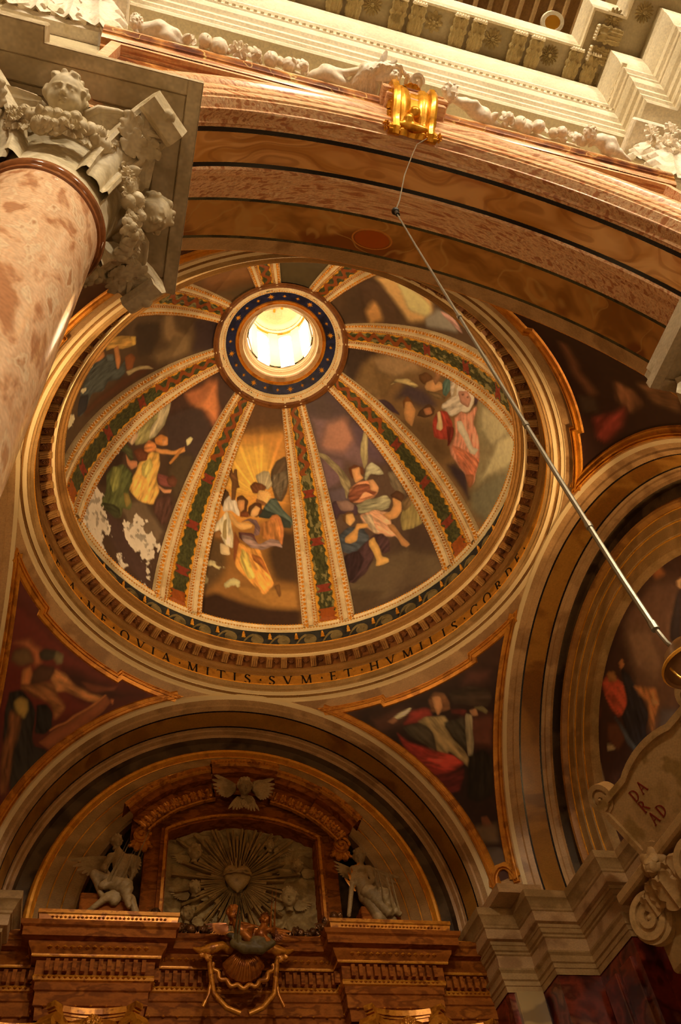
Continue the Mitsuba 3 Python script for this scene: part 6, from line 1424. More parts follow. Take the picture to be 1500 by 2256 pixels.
# ---------------------------------------------------------------- ledge and spandrels over the nave arch
lg = thing('ledge', 'long ledge of mottled brown marble over the nave arch', 'ledge')
LED = [(0.0, -0.378), (0.012, -0.376), (0.016, -0.368), (0.034, -0.364)], [(0.034, -0.364), (0.042, -0.352), (0.0425, -0.349)], [(0.0425, -0.349), (0.044, -0.340), (0.049, -0.338), (0.050, -0.328), (0.056, -0.322), (0.058, -0.306)], [(0.058, -0.306), (0.06, -0.300), (0.0, -0.297)]
LP = [(-0.93, -1.570), (0.93, -1.570)]
for pr, mt, nm in zip(LED, ('brown_marble', 'arch_marble', 'brown_marble', 'arch_marble'), ('lower_moulding', 'bright_fillet', 'upper_moulding', 'top_edge')):
    add(f'{lg}__{nm}', sweep(LP, pr, flip=True), mt, 25)
for sx in (-1, 1):
    sp_ = thing('spandrel_panel', 'dark brown marble panel sunk beside the arch on the %s' % ('left' if sx < 0 else 'right'), 'panel')
    tri = Polygon([(sx * 0.12, -0.378), (sx * 0.90, -0.378), (sx * 0.90, -1.2), (sx * 0.80, -1.2)]).difference(Point(0, ZC).buffer(0.897, 64)).buffer(0)
    tri = max(tri.geoms, key=lambda g: g.area) if hasattr(tri, 'geoms') else tri
    inn_ = tri.buffer(-0.030, join_style=2)
    inn_ = max(inn_.geoms, key=lambda g: g.area) if hasattr(inn_, 'geoms') else inn_
    up = lambda m, y: trimesh.Trimesh(np.stack([m.vertices[:, 0], y - m.vertices[:, 2], m.vertices[:, 1]], -1), m.faces[:, ::-1] * 1 if False else m.faces, process=False)
    add(f'{sp_}__frame', up(extrude(tri.difference(inn_), 0.032), -1.570), 'arch_marble', False, 'pale pink marble frame')
    add(f'{sp_}__field', up(extrude(inn_, 0.004), -1.570), 'brown_marble', False)

# ---------------------------------------------------------------- entablature of the nave
en = thing('nave_entablature', 'white stucco cornice with paired brackets running above the arch', 'cornice')
XB = 1.03
EP = [(-2.6, -1.87), (-XB, -1.87), (-XB, -1.57), (XB, -1.57), (XB, -1.70), (1.16, -1.70), (1.16, -1.87), (2.6, -1.87)]
ENT = [('stucco_white', 'lower_mouldings', [(0.0, 0.10), (0.090, 0.105), (0.098, 0.112), (0.098, 0.126), (0.108, 0.130), (0.110, 0.150), (0.122, 0.154), (0.126, 0.170)]),
       ('stucco_white', 'egg_moulding', [(0.126, 0.170), (0.140, 0.176), (0.150, 0.190), (0.152, 0.200), (0.158, 0.202), (0.160, 0.214)]),
       ('stucco_white', 'upper_mouldings', [(0.160, 0.214), (0.172, 0.220), (0.174, 0.240), (0.182, 0.246), (0.196, 0.262), (0.204, 0.282), (0.205, 0.290), (0.213, 0.300)]),
       ('wall_drab', 'soffit', [(0.213, 0.333), (0.318, 0.333)]),
       ('wall_drab', 'soffit_wall', [(0.213, 0.300), (0.213, 0.333)]),
       ('stucco_white', 'corona', [(0.318, 0.333), (0.318, 0.320), (0.326, 0.318), (0.327, 0.334), (0.334, 0.338), (0.346, 0.356), (0.352, 0.372), (0.353, 0.384), (0.30, 0.40)])]
for mt, nm, pr in ENT:
    add(f'{en}__{nm}', sweep(EP, pr, flip=True), mt, 25)
bw, bl_ = 0.052, 0.102
BRK = cat_(box([-bw / 2, 0, 0.012], [bw / 2, bl_, 0.034], 0.002), xf(LEAF, T().translate([0, 0.004, 0.012]) @ T(np.diag([1, 1, -1, 1.0])) @ T().scale([0.070, 0.118, 0.055])), xf(LEAF, T().translate([-0.013, 0.0, 0.012]) @ T(np.diag([1, 1, -1, 1.0])) @ T().scale([0.036, 0.08, 0.05])), xf(LEAF, T().translate([0.013, 0.0, 0.012]) @ T(np.diag([1, 1, -1, 1.0])) @ T().scale([0.036, 0.08, 0.05])),
           )
CRL = cat_(*[ico(1, 0.0052).apply_scale([0.9, 1.2, 1.6]).apply_translation([-bw / 2 + 0.005 + 0.0105 * i, bl_ + 0.001, 0.012]) for i in range(5)], box([-bw / 2 - 0.001, bl_ - 0.006, 0.008], [bw / 2 + 0.001, bl_ + 0.002, 0.034], 0.002))
bp, cp_ = mikit.ply(BRK, 'drab_carving', smooth=40), mikit.ply(CRL, 'stucco_white', smooth=40)
for k in range(-5, 4):
    for o in (0.001, 0.0715):
        x = o + 0.2323 * k
        if abs(x) < 0.86:
            b = thing(f'{en}__bracket', None, None)
            M = T(np.array([[1, 0, 0, x], [0, -1, 0, -1.783], [0, 0, 1, 0.300], [0, 0, 0, 1.0]])) @ T(np.diag([-1, 1, 1, 1.0]))
            put(f'{b}__console', bp, M); put(f'{b}__curl', cp_, M, 'bright curled end')
for (x, y, a) in ((0.845, -1.885, 90), (0.845, -1.955, 90), (0.985, -2.06, 0), (0.845, -2.19, 90)):
    b = thing(f'{en}__bracket', None, None)
    M = T().translate([x, y, 0.300]) @ T().rotate([0, 0, 1], a)
    put(f'{b}__console', bp, M); put(f'{b}__curl', cp_, M, 'bright curled end')
for i, (x, y) in enumerate([(0.137 + 0.2323 * k, -1.841) for k in range(-4, 3)] + [(0.83, -1.80), (0.795, -2.01), (0.90, -2.055)]):
    m = stock(f'ros{i % 3}', rosette(0.036, (16, 8, 12)[i % 3], 0.2, 3), 'drab_carving', False)
    put(f'{en}__rosette', m, T().translate([x, y, 0.333]) @ T().rotate([1, 0, 0], 180))
xs_ = np.arange(-0.9, 0.9, 0.0245)
add(f'{en}__dentils', cat_(*[box([x, -1.5700 - 0.166, 0.204], [x + 0.012, -1.57 - 0.150, 0.214]) for x in xs_]), 'stucco_white', False, 'row of small dentils', kind='stuff')
for i in range(6):
    add(f'{en}__dentil', box([0.872 - 0.020, -1.72 - 0.030 * i, 0.236], [0.872, -1.738 - 0.030 * i, 0.262], 0.002), 'stucco_white', False)
plastic('drab_carving', mottled(['9c895c', 'ab986a', '8c7a50'], 5.0), 0.7, 0.25)
# the coffered vault beyond
vp_ = thing('vault_panel', 'brown panelled vault with a gilt cartouche, a corner above the cornice', 'ceiling panel')
vx = lambda lo, hi, z0, z1: box([lo[0], lo[1], z0], [hi[0], hi[1], z1], 0.004)
add(f'{vp_}__field', box([-2.4, -2.75, 0.74], [0.9, -1.86, 0.78]), 'soffit_brown', False)
for i in range(9):
    add(f'{vp_}__rib', vx((0.30 + 0.062 * i, -2.7), (0.318 + 0.062 * i, -1.87), 0.722, 0.742), 'stucco_beige', False)
c_ = affinity.scale(Point(0, 0).buffer(1), 0.034, 0.026).union(affinity.scale(Point(0, 0.018).buffer(1), 0.02, 0.02))
add(f'{vp_}__cartouche', extrude(c_.buffer(0.014).difference(c_), 0.02), 'stucco_white', 30, 'white cartouche frame', M=T().translate([0.700, -1.945, 0.70]))
add(f'{vp_}__cartouche_field', extrude(c_, 0.008), 'gilt_flat', False, 'gilt field', M=T().translate([0.700, -1.945, 0.71]))

# ---------------------------------------------------------------- giant pilaster capitals at both sides
for sx in (-1, 1):
    pc = thing('pilaster_capital', 'white acanthus capital with flowers at the %s edge above the ledge' % ('left' if sx < 0 else 'right'), 'capital')
    xc = sx * 1.075
    add(f'{pc}__bell', box([xc - 0.14, -1.615, -0.30], [xc + 0.14, -1.56, 0.09], 0.01), 'statue_white', False)
    add(f'{pc}__abacus', box([xc - 0.172, -1.735, 0.062], [xc + 0.172, -1.56, 0.098], 0.006), 'statue_white', False)
    rng = np.random.default_rng(5)
    for (x, z, s_, tilt) in [(-0.13, -0.30, .20, 10), (-0.045, -0.30, .22, 0), (0.045, -0.30, .22, 0), (0.13, -0.30, .20, -10), (-0.09, -0.16, .19, 12), (0.0, -0.16, .20, 0), (0.09, -0.16, .19, -12), (-0.14, -0.06, .16, 30), (0.14, -0.06, .16, -30)]:
        put(f'{pc}__acanthus_leaf', stock('big_leaf', LEAF, 'statue_white'), T().translate([xc + x, -1.625, z]) @ T().rotate([0, 1, 0], tilt) @ T(np.array([[1, 0, 0, 0], [0, -0.30, -0.95, 0], [0, 0.95, -0.30, 0], [0, 0, 0, 1.0]])) @ T().scale([s_ * 0.9, s_, s_ * 1.1]))
    for (x, z, y) in [(-0.125, 0.0, -1.70), (-0.04, 0.03, -1.72), (0.05, 0.0, -1.715), (0.12, 0.03, -1.70), (-0.075, -0.05, -1.69), (0.0, -0.06, -1.70), (0.085, -0.07, -1.69)]:
        put(f'{pc}__flower', stock('fruit_daisy', FRUITS['daisy'], 'statue_white', 20), aim([xc + x, y, z], [rng.uniform(-.4, .4), -0.7, -0.7]) @ T().scale([0.034] * 3))
    ws = [tube([(xc + sx * -0.02 + 0.05 * i, -1.63, -0.28), (xc - sx * 0.03 + 0.05 * i, -1.66, -0.12), (xc - sx * 0.07 + 0.04 * i, -1.70, 0.0)], [0.010, 0.009, 0.008], 7) for i in (-1, 0, 1)]
    add(f'{pc}__stem', cat_(*ws[:1]), 'statue_white', 40); add(f'{pc}__stem', ws[1], 'statue_white', 40); add(f'{pc}__stem', ws[2], 'statue_white', 40)

# ---------------------------------------------------------------- carved children and fruit on the ledge
def on_ledge(name, lab, cat, key, head=None, look=None, grp=None, mat='statue_white', h=0.0042):
    k = thing(name, lab, cat, grp)
    add(f'{k}__body', cones_mesh(FIG[key], h, 0.007), mat, 60)
    if head is not None:
        c = np.array(FIG[key][0][:3]); r = FIG[key][0][6]
        put(f'{k}__head', stock('head', HEAD, mat, 60), aim(c, look, up=head) @ T().scale([r * 2.5] * 3))
    return k


on_ledge('putto', 'white carved child leaning over the ledge at the far left', 'carved child', 'putto_a', (-0.3, -0.9, 0.2), (-0.7, -0.2, -0.7))
pb = on_ledge('putto', 'white carved child lying left of the gilded keystone', 'carved child', 'putto_b')
add(f'{pb}__drapery', cones_mesh(FIG['drapery_b'], 0.0045, 0.006, lambda p, d: d + 0.0022 * np.sin((p[..., 0] * 0.8 + p[..., 1] * 0.6) * 620)), 'statue_white', 60, 'folded drapery')
c = np.array(FIG['head_b'][0][:3])
put(f'{pb}__head', stock('head', HEAD, 'statue_white', 60), aim(c + [0, 0, 0.0], (0.2, -0.3, -0.9), up=(0.3, -0.9, 0)) @ T().scale([0.050] * 3))
add(f'{pb}__scroll', spiral(0.023, 1.3, 0.008, 0.012), 'statue_white', 30, M=aim([0.003, -1.6935, -0.275], (0.1, -0.25, -1), up=(0, -1, 0)))
for a in (20, 50, 78):
    add(f'{pb}__plume', xf(feather(0.085, 0.012), T().rotate([0, 0, 1], a)), 'statue_white', 40, M=aim([-0.125, -1.672, -0.285], (0, -0.3, -1), up=(0, -1, 0)))
on_ledge('putto', 'white carved child with its head beside the right side of the gilded keystone', 'carved child', 'putto_c', (0.1, -1, 0.1), (0.5, -0.1, -0.85))
on_ledge('putto', 'white carved child crouching at the right end of the ledge', 'carved child', 'putto_d', (-0.1, -1, 0.1), (0.4, 0.1, -0.9))
rng = np.random.default_rng(21)
for side in ('left', 'right'):
    fg = thing('fruit_garland', 'white carved garland of fruit and flowers on the ledge %s of the keystone' % side, 'garland')
    for x, y, z, r, kd in FRUIT[side]:
        put(f'{fg}__{"leaf" if kd == "leaf" else "fruit"}', stock('fruit_' + kd, FRUITS[kd], 'statue_white'), aim([x, y - 0.008, z - 0.004], (float(rng.uniform(-.6, .6)), -0.7, -0.7)) @ T().rotate([0, 0, 1], float(rng.uniform(0, 360))) @ T().scale([r * 1.2] * 3))
    pts = np.array([f[:3] for f in FRUIT[side] if f[3] > 0.012]); pts = pts[np.argsort(pts[:, 0])] + [0, 0.022, 0.01]
    add(f'{fg}__stem', tube(pts, 0.010, 7), 'statue_white', 40)

# ---------------------------------------------------------------- gilded keystone
ks = thing('keystone', 'gilded scroll keystone with acanthus at the crown of the arch', 'keystone')
prof = np.array([(-1.560, -0.474), (-1.572, -0.470), (-1.580, -0.455), (-1.590, -0.440), (-1.606, -0.425), (-1.628, -0.405), (-1.648, -0.380), (-1.660, -0.350), (-1.664, -0.322), (-1.655, -0.302), (-1.640, -0.300)])
nt = unit(np.gradient(prof, axis=0)); nn = np.stack([-nt[:, 1], nt[:, 0]], -1) * -1
cross = [(-0.074, 0.0), (-0.074, 0.020), (-0.066, 0.024), (-0.052, 0.022), (-0.047, 0.010), (-0.036, 0.014), (-0.024, 0.012), (-0.012, 0.004), (0.012, 0.004), (0.024, 0.012), (0.036, 0.014), (0.047, 0.010), (0.052, 0.022), (0.066, 0.024), (0.074, 0.020), (0.074, 0.0)]
taper = np.linspace(0.86, 1.0, len(prof))
P = np.array([[(-0.010 + x * tp, q[0] - n[0] * h * -1 * -1, q[1] - n[1] * h) for q, n, tp in zip(prof, nn, taper)] for x, h in cross])
if P[7, 5, 1] > prof[5, 0] + 0.0:
    P = np.array([[(-0.010 + x * tp, q[0] + n[0] * h, q[1] + n[1] * h) for q, n, tp in zip(prof, nn, taper)] for x, h in cross])
add(f'{ks}__console', cat_(grid(P), grid(np.stack([P[0], np.stack([P[0, :, 0], 0 * P[0, :, 1] - 1.56, P[0, :, 2]], -1)])), grid(np.stack([P[-1], np.stack([P[-1, :, 0], 0 * P[-1, :, 1] - 1.56, P[-1, :, 2]], -1)]))), 'gold_bright', 30)
for s_ in (-1, 1):
    add(f'{ks}__scroll', spiral(0.024, 1.6, 0.008, 0.030), 'gold_bright', 30, M=T().translate([-0.010 + s_ * 0.066, -1.640, -0.325]) @ T().rotate([0, 1, 0], 90))
    add(f'{ks}__scroll', spiral(0.017, 1.5, 0.007, 0.034), 'gold_bright', 30, M=T().translate([-0.010 + s_ * 0.058, -1.575, -0.470]) @ T().rotate([0, 1, 0], 90))
    put(f'{ks}__flower', stock('fruit_daisy', FRUITS['daisy'], 'gold_bright', 20), aim([-0.010 + s_ * 0.082, -1.578, -0.468], (s_, -0.2, -0.6)) @ T().scale([0.014] * 3))
    for j in range(4):
        put(f'{ks}__acanthus_leaf', stock('key_leaf', LEAF, 'gold_bright'), aim([-0.010 + s_ * 0.078, -1.660 + 0.024 * j, -0.35 - 0.028 * j], (s_ * 0.9, -0.2, -0.5), up=(0, 0.8, -0.6)) @ T().scale([0.026, 0.036, 0.04]))
for j in range(6):
    t = j / 5
    put(f'{ks}__acanthus_leaf', stock('key_leaf', LEAF, 'gold_bright'), aim([-0.010, -1.662 + 0.066 * t, -0.335 - 0.100 * t], (0, -0.75, -0.66), up=(0, 0.66, -0.75)) @ T().scale([0.042 - 0.01 * t, 0.036, 0.04]))
for a in (-35, 0, 35):
    put(f'{ks}__acanthus_leaf', stock('key_leaf', LEAF, 'gold_bright'), aim([-0.010, -1.655, -0.315], (0, -0.35, -0.93), up=(math.sin(math.radians(a)), -1, 0)) @ T().scale([0.04, 0.045, 0.05]))
add(f'{ks}__husk', relax(nets(lambda p: smin(d_ball(p, (-0.010, -1.590, -0.462), (0.052, 0.014, 0.018)), smin(d_ball(p, (-0.028, -1.606, -0.452), 0.016), d_ball(p, (-0.010, -1.625, -0.428), (0.018, 0.018, 0.018)), 0.01), 0.01), (-0.08, -1.66, -0.50), (0.06, -1.55, -0.39), 0.004), 2), 'gold_bright', 60)
plastic('gold_bright', mottled(['d08c1c', 'e0a030', 'c07c14'], 8.0), 0.26, 0.5, metallic=0.6)
pdm = thing('keystone_block', 'mottled marble block stepping forward behind the gilded keystone', 'block')
add(f'{pdm}__body', cat_(box([-0.105, -1.668, -0.345], [0.105, -1.56, -0.300], 0.003), box([-0.095, -1.655, -0.380], [0.095, -1.56, -0.345], 0.003)), 'arch_marble', False)
add(f'{pdm}__inner_step', box([-0.085, -1.674, -0.325], [0.092, -1.60, -0.312], 0.003), 'brown_marble', False)

# ---------------------------------------------------------------- hanging lamp
hl = thing('hanging_lamp', 'dark bronze sanctuary lamp hanging on a long metal rod from the keystone', 'lamp')
xr, yr = -0.2065, -1.55
add(f'{hl}__cord', tube([(0.032, -1.572, -0.492), (0.012, -1.564, -0.520), (-0.008, -1.560, -0.56), (-0.05, -1.556, -0.72), (-0.12, -1.552, -1.0), (-0.18, -1.55, -1.28), (xr, yr, -1.3846)], 0.0016, 6), 'rod_metal', 40, 'thin cord')
add(f'{hl}__swivel', cat_(ico(2, 0.008).apply_translation([xr, yr, -1.3846]), tube([(xr, yr, -1.375), (xr + 0.001, yr, -1.41)], 0.0045, 8)), 'iron', 40, 'dark swivel')
rod = np.array([(xr, yr, -1.395), (-0.2049, yr, -1.6085), (-0.1975, yr, -2.05), (-0.1911, yr, -2.4008), (-0.1866, yr, -2.5649), (-0.1836, yr, -2.6221)])
add(f'{hl}__rod', tube(rod, [0.0016, 0.0019, 0.0023, 0.0027, 0.0029, 0.0029], 8), 'rod_metal', 40, 'long pale metal rod')
for z_ in (-1.95, -2.28, -2.48, -2.6221):
    t_ = np.interp(-z_, -rod[:, 2], rod[:, 0])
    add(f'{hl}__joint', tube([(t_, yr, z_ + 0.004), (t_, yr, z_ - 0.004)], 0.0037, 8), 'rod_metal', 30)
xl = -0.1800
add(f'{hl}__hook', tube([(-0.1836, yr, -2.622), (-0.1815, yr, -2.633), (xl, yr, -2.641), (xl + 0.004, yr, -2.646)], 0.0020, 7), 'rod_metal', 40)
bx_, bz = -0.1655, -2.655
add(f'{hl}__dish', lathe([(0.004, 0.016), (0.012, 0.013), (0.020, 0.004), (0.0255, -0.008), (0.0265, -0.009), (0.0265, -0.0105), (0.0240, -0.0095), (0.018, 0.002), (0.0, 0.010)], 48, flip=True), 'bronze', 40, 'bronze dish', M=T().translate([bx_, yr, bz]))
add(f'{hl}__rim', lathe([(0.0268, -0.008), (0.0275, -0.0095), (0.0262, -0.011)], 48, flip=True), 'gold', 30, 'bright rim', M=T().translate([bx_, yr, bz]))
add(f'{hl}__chain', tube([(bx_ - 0.022, yr + .004, bz - 0.012), (bx_ - 0.023, yr, bz - 0.024), (bx_ - 0.016, yr, bz - 0.034), (bx_ - 0.006, yr, bz - 0.038), (bx_ + 0.006, yr, bz - 0.046), (bx_ + 0.01, yr, bz - 0.056)], 0.0010, 6), 'gold', 40, 'thin gilt chain')
add(f'{hl}__ornament', spiral(0.006, 1.5, 0.0016, 0.002), 'gold', 30, M=T().translate([bx_ - 0.009, yr, bz - 0.044]) @ T().rotate([1, 0, 0], 90))
# ---------------------------------------------------------------- impost cornice of the chapel piers
IMP = [('stucco_beige', 'architrave', [(0.004, -1.612), (0.006, -1.590), (0.010, -1.588), (0.011, -1.572), (0.018, -1.568), (0.019, -1.545), (0.028, -1.536), (0.030, -1.530)]),
       ('border_stone', 'frieze', [(0.026, -1.528), (0.020, -1.524), (0.020, -1.478)]),
       ('stucco_beige', 'bed_mouldings', [(0.020, -1.478), (0.027, -1.474), (0.028, -1.466), (0.036, -1.462), (0.042, -1.448), (0.046, -1.446), (0.048, -1.434)]),
       ('border_stone', 'corona', [(0.048, -1.434), (0.062, -1.430), (0.064, -1.426), (0.065, -1.392)]),
       ('stucco_beige', 'crown', [(0.065, -1.392), (0.070, -1.388), (0.071, -1.380), (0.076, -1.374), (0.080, -1.360), (0.088, -1.350), (0.093, -1.346), (0.094, -1.316), (0.0, -1.308)])]
RUN = [(1.46, 0.30), (1.46, 0.76), (1.36, 0.76), (1.36, 1.05), (1.175, 1.05), (1.175, 1.195), (1.02, 1.195), (1.02, 1.40)]
for sx, lab in ((1, 'pale stepped stone cornice wrapping the chapel pier at lower right'), (-1, 'pale stepped stone cornice of the left chapel pier, cut by the photo edge')):
    ic = thing('impost_cornice', lab, 'cornice')
    path = RUN[::-1] if sx > 0 else [(0.06 - x, y) for x, y in RUN]
    for mt, nm, pr in IMP:
        add(f'{ic}__{nm}', sweep(path, pr, flip=True), mt, 25)
    add(f'{ic}__top_slab', box([sx * 0.985, 0.985, -1.315], [sx * 1.30, 1.30, -1.277]), 'border_stone', False)
    pl_ = thing('pier_pilaster', 'striped alabaster pilaster under the cornice of the %s pier' % ('right' if sx > 0 else 'left'), 'pilaster')
    q = lambda lo, hi: box([sx * lo[0], lo[1], lo[2]], [sx * hi[0], hi[1], hi[2]], 0.004)
    add(f'{pl_}__shaft', q((1.045, 1.172, ZF), (1.163, 1.20, -1.612)), 'alabaster', False)
    for y0, y1 in ((0.80, 0.90), (0.93, 1.03)):
        add(f'{pl_}__red_panel', q((1.347, y0, -2.6), (1.38, y1, -1.66)), 'red_marble', False, 'dark red marble panel')

# ---------------------------------------------------------------- the altar
XA = -0.008
al = thing('altar', 'dark wooden altar with gilded mouldings under the far arch', 'altar')
AP = [(-1.02, 1.345), (-0.775, 1.345), (-0.755, 1.315), (-0.755, 1.262), (-0.385, 1.262), (-0.385, 1.335), (0.385, 1.335), (0.385, 1.262), (0.755, 1.262), (0.755, 1.315), (0.775, 1.345), (1.02, 1.345)]
AP = [(x + XA + 0.008, y) for x, y in AP]
AL = [('altar_wood', 'architrave', [(0.0, -1.690), (0.004, -1.650), (0.012, -1.646), (0.012, -1.600), (0.018, -1.596), (0.018, -1.570)]),
      ('altar_gilt', 'gilt_bead', [(0.018, -1.570), (0.026, -1.566), (0.029, -1.556), (0.026, -1.548)]),
      ('altar_wood', 'dentil_bed', [(0.026, -1.548), (0.026, -1.498), (0.044, -1.494)]),
      ('altar_gilt', 'gilt_fillet', [(0.044, -1.494), (0.046, -1.490), (0.046, -1.484)]),
      ('altar_wood', 'egg_bed', [(0.046, -1.484), (0.050, -1.476), (0.062, -1.458), (0.064, -1.446)]),
      ('altar_wood', 'corona', [(0.064, -1.446), (0.090, -1.440), (0.091, -1.410), (0.100, -1.404), (0.104, -1.388)])]
for mt, nm, pr in AL:
    add(f'{al}__{nm}', sweep(AP, pr, flip=True), mt, 25)


def along(path, out, z, step):
    """Points and frames along a swept line."""
    p = np.array(path); R = []
    for a, b in zip(p[:-1], p[1:]):
        d = b - a; L = np.linalg.norm(d); d = d / L; n = np.array([d[1], -d[0]])
        m = max(1, int(L / step))
        for i in range(m):
            R.append((*(a + d * L * (i + .5) / m + n * out), z, *n))
    return np.array(R)


def eggs(path, out, z, step, r, tall=1.3, tilt=-0.35):
    R = along(path, out, z, step)
    nrm = unit(np.concatenate([R[:, 3:], np.full((len(R), 1), tilt)], 1)); tg = np.stack([-R[:, 4], R[:, 3], 0 * R[:, 3]], -1)
    m = beads(R[:, :3], tg, nrm, r)
    return m


add(f'{al}__egg_row', cat_(eggs(AP[1:-1], 0.058, -1.465, 0.026, 0.0105)), 'altar_gilt', False, 'row of gilded eggs', kind='stuff')
R = along(AP, 0.036, -1.522, 0.030)
add(f'{al}__dentil_row', cat_(*[xf(box([-0.0075, -0.012, -0.022], [0.0075, 0.010, 0.022]), frame(r[:3], [-r[4], r[3], 0], [r[3], r[4], 0], [0, 0, 1])) for r in R]), 'altar_wood', False, 'row of dark dentils', kind='stuff')
add(f'{al}__bead_row', cat_(eggs(AP, 0.029, -1.557, 0.018, 0.0075), eggs(AP, 0.014, -1.648, 0.05, 0.006)), 'altar_gilt', False, 'row of gilt beads', kind='stuff')
# the two ledges that carry the angels, and the curved shelf between them
for sx in (-1, 1):
    a, b = sorted((sx * 0.345 + 0.016, sx * 0.775 + 0.016))
    LPs = [(a, 1.40), (a, 1.262 - 0.02), (b, 1.262 - 0.02), (b, 1.40)]
    add(f'{al}__ledge', sweep(LPs, [(0.02, -1.400), (0.030, -1.392), (0.032, -1.374), (0.0, -1.373)], flip=True), 'altar_wood', 25)
    add(f'{al}__ledge_gilt', sweep(LPs, [(0.030, -1.374), (0.040, -1.366), (0.043, -1.346), (0.047, -1.342), (0.047, -1.328), (-0.12, -1.326)], flip=True), 'altar_gilt', 25, 'gilded ledge edge')
    add(f'{al}__ledge_beads', eggs(LPs, 0.043, -1.356, 0.015, 0.0065), 'altar_gilt', False, 'row of gilt beads', kind='stuff')
    add(f'{al}__end_gilt', sweep([(sx * 0.80, 1.345), (sx * 1.02, 1.345)] if sx > 0 else [(-1.02, 1.345), (-0.80, 1.345)], [(0.05, -1.404), (0.075, -1.396), (0.080, -1.372), (0.0, -1.370)], flip=True), 'altar_gilt', 30, 'gilded end moulding')
t = np.linspace(0, 1, 13)
cx_ = np.concatenate([-0.345 + 0.075 * t, [0.0], 0.270 + 0.075 * t]); cz_ = np.concatenate([0.050 * (1 - np.sin(t * math.pi / 2)), [0.0], 0.050 * (1 - np.cos(t * math.pi / 2))])
for nm, mt, prf in (('curved_shelf', 'altar_wood', [(1.36, -1.462), (1.285, -1.452), (1.280, -1.425), (1.272, -1.418), (1.270, -1.402)]), ('shelf_gilt', 'altar_gilt', [(1.270, -1.402), (1.262, -1.398), (1.262, -1.386), (1.258, -1.384), (1.258, -1.376), (1.40, -1.374)])):
    add(f'{al}__{nm}', grid(np.array([[(x + XA, y, z_ + c) for x, c in zip(cx_, cz_)] for y, z_ in prf]), True), mt, 25, 'gilded shelf edge' if mt == 'altar_gilt' else None)
add(f'{al}__body', box([-0.99, 1.38, ZF], [0.99, 1.60, -1.42]), 'altar_wood', False)
add(f'{al}__picture', box([-0.36, 1.365, -2.6], [0.36, 1.39, -1.72], 0.004), 'dark_reveal', False, 'dark altar picture')
# column capitals, gilt
for x, y, s_ in ((-0.555, 1.265, 0.82), (0.555, 1.265, 0.82), (-0.80, 1.365, 0.74), (0.82, 1.365, 0.74)):
    cc = thing('altar_column', 'gilded cherub capital of the altar column, %s' % {(-0.555): 'second from the left', 0.555: 'third from the left', -0.80: 'at the far left', 0.82: 'at the far right'}[x], 'column')
    capital(None, [x, y, -1.693 - 0.322 * s_], s_, 'altar_gilt', faces=(180, 270, 0), swags=False, parent=cc)
    for sg in (-1, 1):
        add(f'{cc}__volute', spiral(0.055 * s_, 1.8, 0.016 * s_, 0.05 * s_), 'altar_gilt', 30, M=T().translate([x + sg * 0.105 * s_, y - 0.115 * s_, -1.693 - 0.125 * s_]) @ T().rotate([1, 0, 0], 90) @ (T() if sg > 0 else T().rotate([0, 1, 0], 180)))
    add(f'{cc}__shaft', lathe([(0.10 * s_, -1.693 - 0.322 * s_), (0.11 * s_, ZF)], 32, flip=False) if False else lathe([(0.115 * s_, ZF), (0.104 * s_, -1.69 - 0.322 * s_)], 32, flip=True), 'red_marble', True, 'dark marble shaft', M=T().translate([x, y, 0]))

# the frame over the altar: carved wood, an arched pediment broken forward three times
fr = thing('carved_frame', 'carved wooden frame with an arched pediment around the relief of the burning heart', 'frame')
ZI, RI = -1.495, 0.685
t = np.linspace(math.acos(0.330 / RI), math.pi - math.acos(0.330 / RI), 33)
opening = [(XA + RI * math.cos(a), ZI + RI * math.sin(a)) for a in t] + [(XA - 0.330, -1.33), (XA + 0.330, -1.33)]
ZP, RP = -1.250, 0.690
t = np.linspace(math.radians(50), math.radians(130), 33)
outer = [(XA + 0.60 * math.cos(a), ZP + 0.60 * math.sin(a)) for a in t] + [(XA - 0.425, -0.80), (XA - 0.425, -1.34), (XA + 0.425, -1.34), (XA + 0.425, -0.80)]
fm = extrude(Polygon(outer).buffer(0).difference(Polygon(opening)), 0.07)
add(f'{fr}__board', trimesh.Trimesh(np.stack([fm.vertices[:, 0], 1.41 - fm.vertices[:, 2], fm.vertices[:, 1]], -1), fm.faces, process=False), 'altar_wood', False)
fw = extrude(Polygon(opening).buffer(0.032, join_style=2).difference(Polygon(opening)), 0.02)
fw2 = extrude(Polygon(opening).buffer(0.018).difference(Polygon(opening).buffer(0.006)), 0.034)
st3 = lambda m, y: trimesh.Trimesh(np.stack([m.vertices[:, 0], y - m.vertices[:, 2], m.vertices[:, 1]], -1), m.faces, process=False)
add(f'{fr}__inner_frame', st3(fw, 1.34), 'altar_wood', False)
add(f'{fr}__gilt_border', st3(fw2, 1.34), 'altar_gilt', False, 'gilded inner border')
